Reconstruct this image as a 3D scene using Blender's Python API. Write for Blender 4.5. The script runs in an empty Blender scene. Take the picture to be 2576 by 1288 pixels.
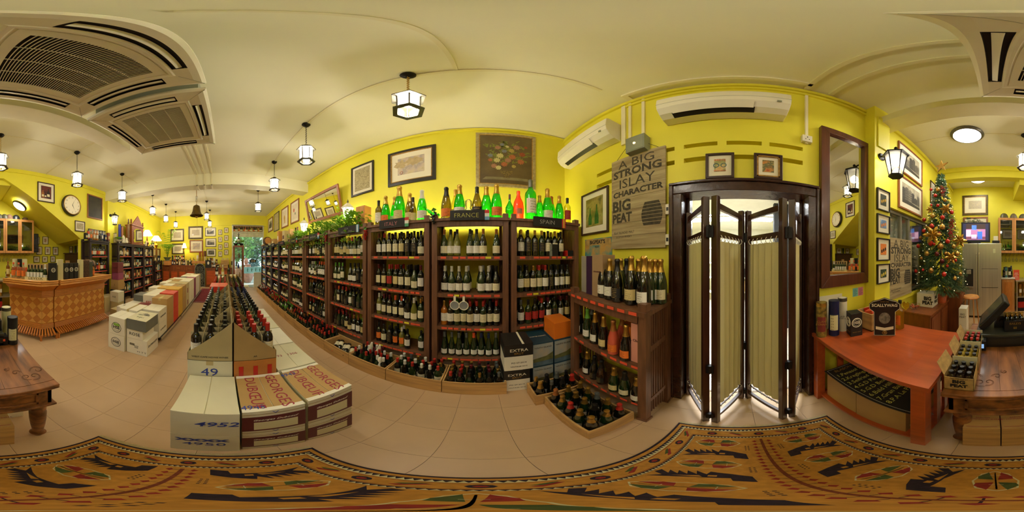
import bpy, math, random
from mathutils import Vector, Matrix
random.seed(7)
PI = math.pi
SC = bpy.context.scene
COL = SC.collection
# ------------------------------------------------------------------ camera, world, light, exposure
cd = bpy.data.cameras.new('camera'); cam = bpy.data.objects.new('camera', cd); COL.objects.link(cam)
cd.type = 'PANO'
try: cd.cycles.panorama_type = 'EQUIRECTANGULAR'
except Exception: pass
try: cd.panorama_type = 'EQUIRECTANGULAR'
except Exception: pass
H = 1.55; X0 = 1210.0                       # eye height; column of the photograph that looks straight at the north wall
cam.location = (0, 0, H)
cam.rotation_euler = (PI/2, 0, -(1288-X0)/2576*2*PI)
cd.clip_start = 0.01; cd.clip_end = 200
SC.camera = cam
SC.view_settings.view_transform = 'Standard'; SC.view_settings.look = 'None'
SC.view_settings.gamma = 1; SC.view_settings.use_curve_mapping = False
SC.view_settings.exposure = 0.68
W = bpy.data.worlds.new('daylight'); SC.world = W; W.use_nodes = True
bg = W.node_tree.nodes['Background']; bg.inputs[0].default_value = (.62, .82, 1.0, 1); bg.inputs[1].default_value = 2.2
LAMP = 24.0        # watts in one pendant lantern
DOWN = 15.0        # watts in one round ceiling light
SC.cycles.max_bounces = 8; SC.cycles.diffuse_bounces = 5; SC.cycles.glossy_bounces = 4
SC.cycles.transmission_bounces = 6; SC.cycles.transparent_max_bounces = 12
SC.cycles.sample_clamp_indirect = 6.0

# the photograph's angles, used to survey where things stand
def az(x): return (x-X0)/2576*2*PI
def el(y): return (644-y)/1288*PI
def onZ(x, y, z):
    d = (z-H)/math.tan(el(y)); a = az(x); return (d*math.sin(a), d*math.cos(a))
def onY(x, y, Y):
    d = Y/math.cos(az(x)); return (d*math.sin(az(x)), H+d*math.tan(el(y)))
def onX(x, y, X):
    d = X/math.sin(az(x)); return (d*math.cos(az(x)), H+d*math.tan(el(y)))

# ------------------------------------------------------------------ materials
_M = {}
def srgb(c):
    if isinstance(c, str):
        c = c.lstrip('#'); c = [int(c[i:i+2], 16)/255 for i in (0, 2, 4)]
    return tuple(((v/12.92) if v <= .04045 else ((v+.055)/1.055)**2.4) for v in c)
def mat(name, col, rough=.6, metal=0., var=.12, scale=6., bump=0., emit=0., alpha=None, coat=0., stretch=None, spec=.5, dark=None):
    """plain procedural material: base colour with a little noise, optional grain (stretch) and relief"""
    if name in _M: return _M[name]
    m = bpy.data.materials.new(name); m.use_nodes = True; nt = m.node_tree; N = nt.nodes; L = nt.links
    b = N['Principled BSDF']; c = srgb(col) + (1,)
    b.inputs['Base Color'].default_value = c; b.inputs['Roughness'].default_value = rough
    b.inputs['Metallic'].default_value = metal; b.inputs['Specular IOR Level'].default_value = spec
    if coat: b.inputs['Coat Weight'].default_value = coat; b.inputs['Coat Roughness'].default_value = .08
    if emit:
        b.inputs['Emission Color'].default_value = c; b.inputs['Emission Strength'].default_value = emit
    if var or bump:
        tc = N.new('ShaderNodeTexCoord'); mp = N.new('ShaderNodeMapping'); nz = N.new('ShaderNodeTexNoise')
        L.new(tc.outputs['Object'], mp.inputs[0]); L.new(mp.outputs[0], nz.inputs['Vector'])
        if stretch: mp.inputs['Scale'].default_value = stretch
        nz.inputs['Scale'].default_value = scale; nz.inputs['Detail'].default_value = 4
        if var:
            mx = N.new('ShaderNodeMix'); mx.data_type = 'RGBA'
            d = srgb(dark)+(1,) if dark else tuple(v*(1-var*2.2) for v in c[:3])+(1,)
            mx.inputs[6].default_value = d; mx.inputs[7].default_value = c if dark else tuple(min(1, v*(1+var*.5)) for v in c[:3])+(1,)
            rp = N.new('ShaderNodeMapRange'); rp.inputs[1].default_value = .3; rp.inputs[2].default_value = .7
            L.new(nz.outputs[0], rp.inputs[0]); L.new(rp.outputs[0], mx.inputs[0]); L.new(mx.outputs[2], b.inputs['Base Color'])
        if bump:
            bp = N.new('ShaderNodeBump'); bp.inputs['Strength'].default_value = bump; bp.inputs['Distance'].default_value = .01
            L.new(nz.outputs[0], bp.inputs['Height']); L.new(bp.outputs[0], b.inputs['Normal'])
    _M[name] = m; return m
def glassmat(name, col, tint=.9, rough=.03, gloss=.12):
    """thin coloured glass: tinted see-through with a glossy skin"""
    if name in _M: return _M[name]
    m = bpy.data.materials.new(name); m.use_nodes = True; nt = m.node_tree; N = nt.nodes; L = nt.links
    N.remove(N['Principled BSDF']); out = N['Material Output']
    t = N.new('ShaderNodeBsdfTransparent'); t.inputs[0].default_value = srgb(col)+(1,)
    g = N.new('ShaderNodeBsdfGlossy'); g.inputs['Roughness'].default_value = rough; g.inputs[0].default_value = (.9, .9, .9, 1)
    lw = N.new('ShaderNodeLayerWeight'); lw.inputs[0].default_value = .35
    mr = N.new('ShaderNodeMapRange'); mr.inputs[3].default_value = gloss*.5; mr.inputs[4].default_value = min(1, gloss*5)
    mx = N.new('ShaderNodeMixShader'); L.new(lw.outputs['Fresnel'], mr.inputs[0]); L.new(mr.outputs[0], mx.inputs[0])
    d = N.new('ShaderNodeBsdfTranslucent'); d.inputs[0].default_value = srgb(col)+(1,)
    m2 = N.new('ShaderNodeMixShader'); m2.inputs[0].default_value = 1-tint
    L.new(t.outputs[0], m2.inputs[1]); L.new(d.outputs[0], m2.inputs[2])
    L.new(m2.outputs[0], mx.inputs[1]); L.new(g.outputs[0], mx.inputs[2]); L.new(mx.outputs[0], out.inputs[0])
    _M[name] = m; return m
def artmat(name, cols, scale=9., paper=None, kind='blot', coat=.25):
    """a printed or painted sheet: noise or cells run through a colour ramp, kept in object space"""
    if name in _M: return _M[name]
    m = bpy.data.materials.new(name); m.use_nodes = True; nt = m.node_tree; N = nt.nodes; L = nt.links
    b = N['Principled BSDF']; b.inputs['Roughness'].default_value = .5; b.inputs['Coat Weight'].default_value = coat
    tc = N.new('ShaderNodeTexCoord'); nz = N.new('ShaderNodeTexNoise'); nz.inputs['Scale'].default_value = scale; nz.inputs['Detail'].default_value = 8
    L.new(tc.outputs['Object'], nz.inputs['Vector'])
    src = nz.outputs[0]
    if kind == 'line':
        wv = N.new('ShaderNodeMath'); wv.operation = 'PINGPONG'; wv.inputs[1].default_value = .07
        L.new(nz.outputs[0], wv.inputs[0]); ml = N.new('ShaderNodeMath'); ml.operation = 'MULTIPLY'; ml.inputs[1].default_value = 14.
        L.new(wv.outputs[0], ml.inputs[0]); src = ml.outputs[0]
    rp = N.new('ShaderNodeValToRGB'); e = rp.color_ramp.elements
    n = len(cols)
    for i, c in enumerate(cols):
        p = (.05+.9*i/(n-1)) if kind == 'line' else (.32+.36*i/(n-1))
        if i < 2: el_ = e[i]; el_.position = p
        else: el_ = e.new(p)
        el_.color = srgb(c)+(1,)
    L.new(src, rp.inputs[0]); L.new(rp.outputs[0], b.inputs['Base Color'])
    _M[name] = m; return m

WALL = mat('yellow_paint', '#e9de3c', .55, var=.03, scale=1.6, bump=.25)
CEIL = mat('cream_ceiling_paint', '#f0ebcc', .75, var=.03, scale=.9, bump=.12)
CTRIM = mat('cream_trim_paint', '#ece4bf', .5, var=.02)
FLOORM = mat('tan_floor_tile', '#c9a880', .38, var=.05, scale=2.2, spec=.4)
GROUT = mat('tile_grout', '#94785a', .9)
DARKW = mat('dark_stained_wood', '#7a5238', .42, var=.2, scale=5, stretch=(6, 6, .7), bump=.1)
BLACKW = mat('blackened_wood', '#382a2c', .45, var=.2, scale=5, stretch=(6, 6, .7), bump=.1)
FRAMEW = mat('door_frame_gloss_brown', '#3c2116', .25, var=.15, scale=12, bump=.5)
MIRW = mat('mirror_frame_wood', '#5e3220', .3, var=.2, scale=4, stretch=(7, 7, .6), coat=.3)
REDW = mat('red_brown_lacquer', '#bd5628', .28, var=.13, scale=3, stretch=(1, 6, 6), coat=.3)
DESKW = mat('walnut_desk_wood', '#a06432', .42, var=.3, scale=3, stretch=(6, 1, 6), coat=.12, dark='#4a2a14')
TEAK = mat('teak_cabinet_wood', '#8a4a22', .4, var=.15, scale=3, stretch=(6, 6, .8))
RATTAN = mat('honey_rattan', '#e39c48', .38, var=.14, scale=8, stretch=(1, 1, 14), coat=.2)
RATTAN2 = mat('dark_honey_rattan', '#cc7c30', .38, var=.14, scale=8, stretch=(14, 14, 1), coat=.2)
PINE = mat('pine_crate_wood', '#cda160', .6, var=.14, scale=3, stretch=(1, 5, 9), bump=.1)
PINE2 = mat('orange_pine', '#cf8f4a', .5, var=.12, scale=3, stretch=(5, 5, .8))
CARD = mat('brown_cardboard', '#b9945a', .8, var=.06, scale=3, bump=.05)
CARDL = mat('pale_cardboard', '#cdbc8c', .8, var=.05, scale=3)
WBOX = mat('white_carton', '#ece6d0', .6, var=.05, scale=2.5)
BLACK = mat('black_plastic', '#141414', .4, var=0)
IRON = mat('black_iron', '#1d1a17', .5, metal=.6, var=.2, scale=30)
PEWTER = mat('pewter_metal', '#6e6a5c', .4, metal=.7, var=.15, scale=20)
WHITE = mat('white_plastic', '#ece6d0', .35, var=.02)
GREYM = mat('grey_metal_paint', '#8d927f', .5, var=.1)
STEEL = mat('brushed_steel', '#c9c2aa', .3, metal=.7, var=.1, scale=2, stretch=(30, 30, .3))
STEELD = mat('dark_steel', '#4a4a48', .3, metal=.8, var=0)
BRASS = mat('brass', '#b08a3a', .3, metal=.9, var=.1)
GOLD = mat('gold_foil', '#cfa64e', .28, metal=.85, var=.12, scale=40, bump=.3)
GOLDP = mat('gold_paint', '#b98f45', .4, metal=.4, var=.2, scale=40)
REDF = mat('red_foil', '#c3241c', .3, var=.05)
CREAM = mat('cream_cloth', '#d9cf96', .85, var=.05, scale=2, stretch=(8, 8, .5), bump=.1)
PAPER = mat('cream_paper', '#ece4c8', .8, var=.02)
MOUNT = mat('mount_board', '#e9e1c6', .7, var=.01)
ORANGE = mat('orange_price_tag', '#ee5a36', .6, var=.04)
YTAG = mat('yellow_price_tag', '#e8dc30', .6, var=0)
INK = mat('black_ink', '#1d1b18', .7, var=0)
BLUEINK = mat('blue_marker_ink', '#2b3f93', .6, var=0)
REDINK = mat('red_marker_ink', '#c8321e', .6, var=0)
MAROON = mat('maroon_print', '#5c1420', .5, var=.05)
MAROONI = mat('maroon_lettering', '#9c3040', .6, var=0)
SLATE = mat('blackboard_slate', '#23211d', .7, var=.2, scale=8)
CHALKW = mat('white_chalk', '#d8d4c8', .9, var=.1, scale=60)
CHALKP = mat('pink_chalk', '#e08a90', .9, var=.1, scale=60)
CHALKY = mat('yellow_chalk', '#d8d66a', .9, var=.1, scale=60)
GREEN = mat('leaf_green', '#5f9a2c', .5, var=.3, scale=9, spec=.3)
GREEN2 = mat('dark_leaf_green', '#2e5a20', .5, var=.3, scale=9, spec=.3)
def leafmat(name, col):
    m = mat(name, col, .45, var=.25, scale=9, spec=.3); nt = m.node_tree; b = nt.nodes['Principled BSDF']; out = nt.nodes['Material Output']
    tr = nt.nodes.new('ShaderNodeBsdfTranslucent'); tr.inputs[0].default_value = srgb(col)+(1,); mx = nt.nodes.new('ShaderNodeMixShader'); mx.inputs[0].default_value = .4
    nt.links.new(b.outputs[0], mx.inputs[1]); nt.links.new(tr.outputs[0], mx.inputs[2]); nt.links.new(mx.outputs[0], out.inputs[0]); return m
LEAF = leafmat('fresh_leaf', '#8cc23c')
NEEDLE = mat('fir_needle_green', '#3c6a3e', .6, var=.4, scale=5)
NEEDLE2 = mat('fir_tip_green', '#5a7a4e', .6, var=.3, scale=5)
GLASS = glassmat('clear_glass', '#f4f6f0', .98, gloss=.1)
LANTG = glassmat('lantern_glass', '#fffaf0', .85, gloss=.08)
MIRROR = mat('mirror_silver', '#d8d8d0', .01, metal=1., var=0)
BULB = mat('bulb_glow', '#fff6e0', .5, var=0, emit=30.)
TUBE = mat('tube_glow', '#fdf6c8', .5, var=0, emit=40.)
DISC = mat('ceiling_light_glow', '#fffaf0', .5, var=0, emit=6.)
SHADEM = mat('lit_lamp_shade', '#ffe9ae', .8, var=0, emit=1.5)

# ------------------------------------------------------------------ mesh builder
class MB:
    def __init__(s): s.v = []; s.f = []; s.m = []; s.k = 0; s.M = None
    def add(s, vs, fs, mi=None):
        o = len(s.v)
        if s.M is not None: vs = [tuple(s.M @ Vector(p)) for p in vs]
        s.v += [tuple(p) for p in vs]; s.f += [tuple(i+o for i in f) for f in fs]; s.m += [s.k if mi is None else mi]*len(fs); return s
    def box(s, x0, y0, z0, x1, y1, z1, mi=None):
        if x0 > x1: x0, x1 = x1, x0
        if y0 > y1: y0, y1 = y1, y0
        if z0 > z1: z0, z1 = z1, z0
        return s.add([(x0,y0,z0),(x1,y0,z0),(x1,y1,z0),(x0,y1,z0),(x0,y0,z1),(x1,y0,z1),(x1,y1,z1),(x0,y1,z1)],
            [(0,3,2,1),(4,5,6,7),(0,1,5,4),(1,2,6,5),(2,3,7,6),(3,0,4,7)], mi)
    def quad(s, a, b, c, d, mi=None): return s.add([a,b,c,d], [(0,1,2,3)], mi)
    def poly(s, pts, mi=None): return s.add(pts, [tuple(range(len(pts)))], mi)
    def prism(s, bot, z0, top, z1, mi=None):
        n = len(bot); vs = [(x,y,z0) for x,y in bot]+[(x,y,z1) for x,y in top]
        fs = [tuple(reversed(range(n))), tuple(range(n, 2*n))]+[(i,(i+1)%n,n+(i+1)%n,n+i) for i in range(n)]
        return s.add(vs, fs, mi)
    def extr(s, pts, d, mi=None):
        """flat outline (3-D points) given a thickness vector d"""
        n = len(pts); vs = [tuple(p) for p in pts]+[tuple(p[i]+d[i] for i in range(3)) for p in pts]
        fs = [tuple(range(n)), tuple(reversed(range(n, 2*n)))]+[((i+1)%n,i,n+i,n+(i+1)%n) for i in range(n)]
        return s.add(vs, fs, mi)
    def lathe(s, prof, seg=14, cx=0, cy=0, z0=0, mi=None, a0=0, a1=2*PI, caps=True):
        full = abs(a1-a0-2*PI) < 1e-6; n = seg if full else seg+1; vs = []; fs = []
        for r, z in prof:
            for i in range(n):
                a = a0+(a1-a0)*i/seg; vs.append((cx+r*math.cos(a), cy+r*math.sin(a), z0+z))
        m = seg
        for j in range(len(prof)-1):
            for i in range(m):
                i2 = (i+1) % n if full else i+1
                fs.append((j*n+i, j*n+i2, (j+1)*n+i2, (j+1)*n+i))
        if caps and full:
            if prof[0][0] > 1e-5: fs.append(tuple(reversed(range(n))))
            if prof[-1][0] > 1e-5: fs.append(tuple((len(prof)-1)*n+i for i in range(n)))
        return s.add(vs, fs, mi)
    def cyl(s, cx, cy, z0, z1, r, seg=14, mi=None): return s.lathe([(r,z0),(r,z1)], seg, cx, cy, 0, mi)
    def bar(s, a, b, r, seg=6, mi=None, r2=None):
        a = Vector(a); b = Vector(b); d = b-a
        if d.length < 1e-6: return s
        q = d.to_track_quat('Z', 'Y'); r2 = r if r2 is None else r2; vs = []
        for p, rr in ((a, r), (b, r2)):
            for i in range(seg):
                t = 2*PI*i/seg; vs.append(tuple(p+q @ Vector((rr*math.cos(t), rr*math.sin(t), 0))))
        return s.add(vs, [tuple(reversed(range(seg))), tuple(range(seg, 2*seg))]+[(i,(i+1)%seg,seg+(i+1)%seg,seg+i) for i in range(seg)], mi)
    def path(s, pts, r, seg=6, mi=None):
        for a, b in zip(pts, pts[1:]): s.bar(a, b, r, seg, mi)
        return s
    def ball(s, c, r, seg=12, ring=8, mi=None, sz=1.):
        pr = [(max(1e-4, r*math.sin(PI*j/ring)), -r*sz*math.cos(PI*j/ring)) for j in range(ring+1)]
        return s.lathe(pr, seg, c[0], c[1], c[2], mi, caps=False)
    def torus(s, c, R, r, axis='Z', seg=12, rs=5, mi=None, sx=1.):
        vs = []; fs = []
        for i in range(seg):
            a = 2*PI*i/seg
            for j in range(rs):
                b = 2*PI*j/rs; q = R+r*math.cos(b); p = (q*math.cos(a)*sx, q*math.sin(a), r*math.sin(b))
                if axis == 'Y': p = (p[0], p[2], p[1])
                if axis == 'X': p = (p[2], p[0], p[1])
                vs.append((c[0]+p[0], c[1]+p[1], c[2]+p[2]))
                fs.append((i*rs+j, ((i+1)%seg)*rs+j, ((i+1)%seg)*rs+(j+1)%rs, i*rs+(j+1)%rs))
        return s.add(vs, fs, mi)
    def mesh(s, name, nm=1, smooth=False):
        me = bpy.data.meshes.new(name); me.from_pydata(s.v, [], s.f); me.update()
        for _ in range(nm): me.materials.append(None)
        if nm > 1: me.polygons.foreach_set('material_index', s.m)
        if smooth:
            me.polygons.foreach_set('use_smooth', [True]*len(me.polygons))
            try: me.set_sharp_from_angle(angle=math.radians(38))
            except Exception: pass
        return me
    def build(s, name, mats, parent=None, smooth=False, world=False, bevel=0, loc=None, rotz=None):
        if not isinstance(mats, (list, tuple)): mats = [mats]
        me = s.mesh(name, len(mats), smooth)
        for i, m in enumerate(mats): me.materials[i] = m
        return put(name, me, parent, loc, rotz, world, bevel)
def put(name, me, parent=None, loc=None, rotz=None, world=False, bevel=0, mats=None, rot=None):
    o = bpy.data.objects.new(name, me); COL.objects.link(o)
    if loc is not None: o.location = loc
    if rotz is not None: o.rotation_euler = (0, 0, rotz)
    if rot is not None: o.rotation_euler = rot
    if parent is not None:
        o.parent = parent
        if world: o.matrix_parent_inverse = parent.matrix_basis.inverted()
    if mats:
        for i, m in enumerate(mats): o.material_slots[i].link = 'OBJECT'; o.material_slots[i].material = m
    if bevel:
        b = o.modifiers.new('bevel', 'BEVEL'); b.width = bevel; b.segments = 2; b.limit_method = 'ANGLE'
    return o
def T(name, label, cat, loc=(0,0,0), rotz=0, group=None):
    o = bpy.data.objects.new(name, None); COL.objects.link(o); o.empty_display_size = .05
    o.location = loc; o.rotation_euler = (0, 0, rotz); o['label'] = label; o['category'] = cat
    if group: o['group'] = group
    # matrix_basis is used for world-space parts
    return o
def tag(o, label, cat, group=None, kind=None):
    o['label'] = label; o['category'] = cat
    if group: o['group'] = group
    if kind: o['kind'] = kind
    return o
def struct(name, mb, mats, parent=None, **k):
    o = mb.build(name, mats, parent, **k)
    if parent is None: o['kind'] = 'structure'
    return o
_TX = {}
def text(s, size, m, parent, loc, flat=False, rotz=0, shear=0., bold=0., name='lettering', align='CENTER', sx=1., world=False, rot=None):
    """lettering as thin mesh; stands up facing local -Y, or lies flat facing up"""
    key = (s, round(size, 4), shear, bold, align, sx)
    if key not in _TX:
        cu = bpy.data.curves.new('lettering', 'FONT'); cu.body = s; cu.size = size; cu.align_x = align; cu.align_y = 'CENTER'
        cu.extrude = .0004; cu.shear = shear; cu.offset = bold; cu.resolution_u = 2
        ob = bpy.data.objects.new('tmp', cu); me = bpy.data.meshes.new_from_object(ob); bpy.data.objects.remove(ob)
        if sx != 1.:
            for v in me.vertices: v.co.x *= sx
        if not me.materials: me.materials.append(None)
        _TX[key] = me
    r = rot if rot is not None else ((0, 0, rotz) if flat else (PI/2, 0, rotz))
    return put(name, _TX[key], parent, loc, None, world, mats=[m], rot=r)
def light(kind, name, loc, watts, col=(1, .93, .8), size=.05, parent=None, rot=None, sy=None):
    ld = bpy.data.lights.new(name, kind); ld.energy = watts; ld.color = col
    if kind == 'AREA':
        ld.size = size
        if sy: ld.shape = 'RECTANGLE'; ld.size_y = sy
    else: ld.shadow_soft_size = size
    o = bpy.data.objects.new(name, ld); COL.objects.link(o); o.location = loc
    if rot: o.rotation_euler = rot
    if parent: o.parent = parent
    return o
RZ = {'N': 0, 'E': -PI/2, 'S': PI, 'W': PI/2}     # facing that wall: local x to the right, local -y towards the viewer
WN, WE, WS, WW, WB = 2.20, 1.24, -3.55, -8.5, -4.86  # wall planes (north, east, south, west, back of the alcove)
CZ = 3.74
ORD = ['first','second','third','fourth','fifth','sixth','seventh','eighth','ninth','tenth','eleventh','twelfth','thirteenth','fourteenth','fifteenth','sixteenth','seventeenth','eighteenth']
# ================================================================== THE ROOM
# floor: the 300 nearest tiles one by one, the rest joined
TS = .312; tx0, ty0 = .145, .52
tiles = []
for i in range(-30, 8):
    for j in range(-20, 8):
        x = tx0+i*TS; y = ty0+j*TS
        if x+TS < -8.6 or x > 1.30 or y+TS < -4.95 or y > 2.25: continue
        if y+TS < -3.6 and x+TS < -4.3: continue
        tiles.append((math.hypot(x+TS/2, y+TS/2), x, y))
tiles.sort()
mb = MB(); mb.box(-8.7, -5.0, -.06, 1.45, 2.35, -.012)
floor = struct('floor', mb, GROUT)
mt = MB(); mt.box(0.0009, 0.0009, -.012, TS-0.0009, TS-0.0009, 0); tme = mt.mesh('tile'); tme.materials[0] = FLOORM
for d, x, y in tiles[:300]:
    o = put('tile', tme, floor, (x, y, random.uniform(-.0003, 0)))
mt = MB()
for d, x, y in tiles[300:]: mt.box(x+0.0009, y+0.0009, -.012, x+TS-0.0009, y+TS-0.0009, 0)
o = mt.build('tile', FLOORM, floor); o['kind'] = 'stuff'

def wall(name, axis, c0, c1, u0, u1, holes, mats=WALL, z1=CZ, zb=0):
    us = sorted({u0, u1} | {h[0] for h in holes} | {h[1] for h in holes}); zs = sorted({zb, z1} | {h[2] for h in holes} | {h[3] for h in holes})
    mb = MB()
    for a, b in zip(us, us[1:]):
        for c, d in zip(zs, zs[1:]):
            um, zm = (a+b)/2, (c+d)/2; dep = 0
            for h in holes:
                if h[0] < um < h[1] and h[2] < zm < h[3]: dep = h[4]
            if dep >= 1: continue
            s0 = c0+(c1-c0)*dep
            if axis == 'Y': mb.box(a, s0, c, b, c1, d)
            else: mb.box(s0, a, c, c1, b, d)
    return struct(name, mb, mats)
wall('wall_north', 'Y', WN, WN+.15, -8.65, 1.42, [])
vents = [(.15,.42,2.56,2.61,.5),(-.19,.08,2.56,2.61,.5),(-.53,-.25,2.56,2.61,.5),(.15,.42,2.39,2.44,.5),(-.19,.08,2.39,2.44,.5),(-.53,-.25,2.39,2.44,.5),
         (1.18,1.44,2.54,2.59,.5),(1.18,1.44,2.38,2.43,.5),(.50,.66,2.56,2.61,.5),(.50,.66,2.39,2.44,.5)]
WINY0, WINY1, WINZ0, WINZ1 = -3.10, -1.55, .98, 2.20
wall('wall_east', 'X', WE, WE+.16, -5.0, 2.35, vents+[(-.60,.47,0,2.10,1),(WINY0,WINY1,WINZ0,WINZ1,1)])
wall('wall_west', 'X', WW-.15, WW, -3.7, 2.35, [(.40,2.02,0,3.16,1)])
wall('wall_south', 'Y', WS-.12, WS, -8.65, -2.90, [])
# the wall above the sloping stair soffit, and the header beam to the east wall
mb = MB(); mb.extr([(-2.90, WS, 2.03), (-.76, WS, 3.43), (-.76, WS, CZ), (-2.90, WS, CZ)], (0, -.12, 0)); struct('wall_south_upper', mb, WALL)
mb = MB(); mb.box(-.76, WS-.22, 3.42, WE, WS, CZ); mb.box(-.76, WS, 3.60, WE, WS+.03, 3.66); struct('trim_header_beam', mb, WALL)
mb = MB(); mb.extr([(-3.95, WS-.12, 2.0), (-3.95, WB, 1.93), (-2.90, WB, 1.96), (-2.90, WS-.12, 2.03)], (0, 0, .1))
mb.extr([(-2.90, WS-.12, 2.03), (-2.90, WB, 1.96), (-.90, WB, 3.36), (-.76, WS-.12, 3.43)], (0, 0, .14))
mb.box(-.95, WB, 3.28, -.60, WS-.1, CZ); struct('wall_stair_soffit', mb, WALL)
wall('wall_back', 'Y', WB-.12, WB, -4.3, 1.42, [])
mb = MB(); mb.box(-3.60, WB, 0, -3.45, WS-.12, 2.1); struct('wall_alcove_west', mb, WALL)
mb = MB(); mb.box(-8.7, -5.0, CZ, 1.42, 2.35, CZ+.1); ceiling = struct('ceiling', mb, CEIL)
mb = MB(); mb.box(-4.25, -3.72, 3.40, -3.93, WN, CZ); struct('trim_ceiling_beam', mb, CEIL)
mb = MB(); mb.box(1.10, -1.50, 0, WE, -1.24, CZ); mb.box(1.085, -1.46, 2.9, 1.10, -1.28, 3.5); struct('wall_pilaster_east', mb, WALL, bevel=.004)
mb = MB(); mb.box(-4.27, WS, 0, -3.94, WS+.10, 3.40); struct('wall_pilaster_south', mb, WALL)
mb = MB(); mb.box(-2.05, -1.60, 3.41, 1.24, -1.35, 3.55); struct('trim_trunking_beam', mb, CTRIM, bevel=.004)
# cornice and ceiling strips
mb = MB(); mb.box(-3.93, WN-.03, CZ-.07, WE, WN, CZ-.02); mb.box(-8.5, WN-.03, CZ-.07, -4.25, WN, CZ-.02); struct('trim_cornice_north', mb, WALL)
mb = MB(); mb.box(WE-.03, -1.24, CZ-.09, WE, WN, CZ-.03); mb.box(WE-.025, -1.24, CZ-.16, WE, 1.0, CZ-.12); mb.box(WE-.03, WB, CZ-.13, WE, -1.5, CZ-.05); struct('trim_cornice_east', mb, WALL)
mb = MB(); mb.box(-8.5, WS, CZ-.09, -4.28, WS+.03, CZ-.04); mb.box(-3.92, WS, CZ-.12, 1.2, WS+.025, CZ-.05); mb.box(-8.5, WS, CZ-.2, -4.28, WS+.02, CZ-.17); struct('trim_cornice_south', mb, WALL)
mb = MB(); mb.box(WW, WS, 3.16, WW+.02, WN, 3.185); struct('trim_wall_conduit', mb, WALL)
mb = MB()
mb.box(-3.93, .99, CZ-.018, .91, 1.02, CZ); mb.box(-.165, -.05, CZ-.008, -.14, .99, CZ)
for y in (-.545, -.775): mb.box(.0, y-.02, CZ-.03, 1.2, y+.02, CZ)
mb.box(1.10, -.56, CZ-.03, 1.14, .95, CZ); mb.box(1.14, .90, CZ-.03, WE, .95, CZ)
for y in (-.68, -.5, -.32): mb.box(-3.93, y-.015, CZ-.02, -1.87, y+.015, CZ); mb.box(-3.93, y-.015, 3.38, -3.915, y+.015, CZ); mb.box(-4.27, y-.015, 3.38, -3.915, y+.015, 3.40)
mb.box(-3.93, -2.35, CZ-.012, 1.24, -2.33, CZ); mb.box(-1.84, -3.55, CZ-.01, -1.82, -1.35, CZ); mb.box(-8.5, -2.35, CZ-.012, -4.25, -2.33, CZ)
mb.box(-8.5, -.70, CZ-.012, -4.25, -.685, CZ); mb.box(-6.2, -2.33, CZ-.01, -6.18, 2.2, CZ); mb.box(WE-.02, -.57, 2.66, WE, -.545, CZ-.12); mb.box(WE-.02, .93, 2.85, WE, .96, CZ)
mb.box(WE-.02, .78, 2.85, WE, .81, CZ); mb.box(WE-.02, 1.0, 2.85, WE, 1.05, CZ-.1)
struct('trim_ceiling_strips', mb, CTRIM)
# east door frame
mb = MB()
mb.box(WE-.03, .43, 0, WE+.19, .52, 2.07); mb.box(WE-.03, -.65, 0, WE+.19, -.57, 2.07); mb.box(WE-.03, -.65, 2.07, WE+.19, .52, 2.15)
mb.box(WE-.045, .50, 0, WE-.0, .535, 2.15); mb.box(WE-.045, -.665, 0, WE, -.64, 2.15); mb.box(WE-.045, -.665, 2.15, WE, .535, 2.175)
mb.box(WE+.10, .40, 0, WE+.19, .43, 2.07); mb.box(WE+.10, -.57, 0, WE+.19, -.54, 2.07)
struct('door_1', mb, FRAMEW, bevel=.006)
# storeroom beyond the east door
SRW = mat('storeroom_white', '#e9e8e4', .6, var=.03); SRF = mat('storeroom_floor_tile', '#cdbfae', .3, var=.05); SRG = mat('storeroom_grout', '#a89a88', .8)
mb = MB(); mb.box(1.40, -2.6, -.05, 6.6, 2.6, 0, 1)
for i in range(10):
    for j in range(11): mb.box(1.42+i*.5, -2.6+j*.48, 0, 1.914+i*.5, -2.126+j*.48, .003, 0)
struct('floor_storeroom', mb, [SRF, SRG])
mb = MB(); mb.box(1.41, -2.6, 2.62, 6.6, 2.6, 2.68); struct('ceiling_storeroom', mb, SRW)
mb = MB(); mb.box(1.41, 2.5, 0, 6.6, 2.6, 2.62); mb.box(1.41, -2.6, 0, 6.6, -2.5, 2.62); struct('wall_storeroom_sides', mb, WALL)
mb = MB(); mb.box(6.5, -2.5, 0, 6.6, 2.5, 2.62); mb.box(1.405, .55, 0, 1.44, 2.5, 2.62); mb.box(1.405, -2.5, 0, 1.44, -.70, 2.62); struct('wall_storeroom_end', mb, SRW)
TROF = mat('troffer_glow', '#eef4ff', .5, var=0, emit=9.)
for k, (x, y, l) in enumerate(((2.5, .05, 1.15), (4.4, .75, 1.1), (4.4, -.45, 1.1))):
    t = T('ceiling_light', ['bright louvred strip light just inside the storeroom door', 'louvred strip light deep in the storeroom, north side', 'louvred strip light deep in the storeroom, south side'][k], 'light', (x, y, 2.62))
    mb = MB(); mb.box(-.28, -l/2, -.02, .28, l/2, 0); mb.build('light_panel', TROF, t)
    mb = MB()
    for i in range(4): mb.box(-.28+i*.18, -l/2, -.06, -.27+i*.18, l/2, -.021)
    for i in range(13): mb.box(-.28, -l/2+i*l/12.1, -.06, .28, -l/2+i*l/12.1+.006, -.021)
    mb.build('louvre', WHITE, t)
    light('AREA', 'storeroom_light', (x, y, 2.54), 42, (.85, .92, 1), .5, sy=l)
t = T('storage_rack', 'white storage rack of black boxes seen through the gaps of the screen', 'shelf', (5.6, .1, 0))
mb = MB()
for z in (.3, .8, 1.3, 1.8): mb.box(-.2, -.9, z, .2, .9, z+.03)
for y in (-.9, .87): mb.box(-.2, y, 0, .2, y+.03, 2.0)
mb.build('rack_frame', WHITE, t)
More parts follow.
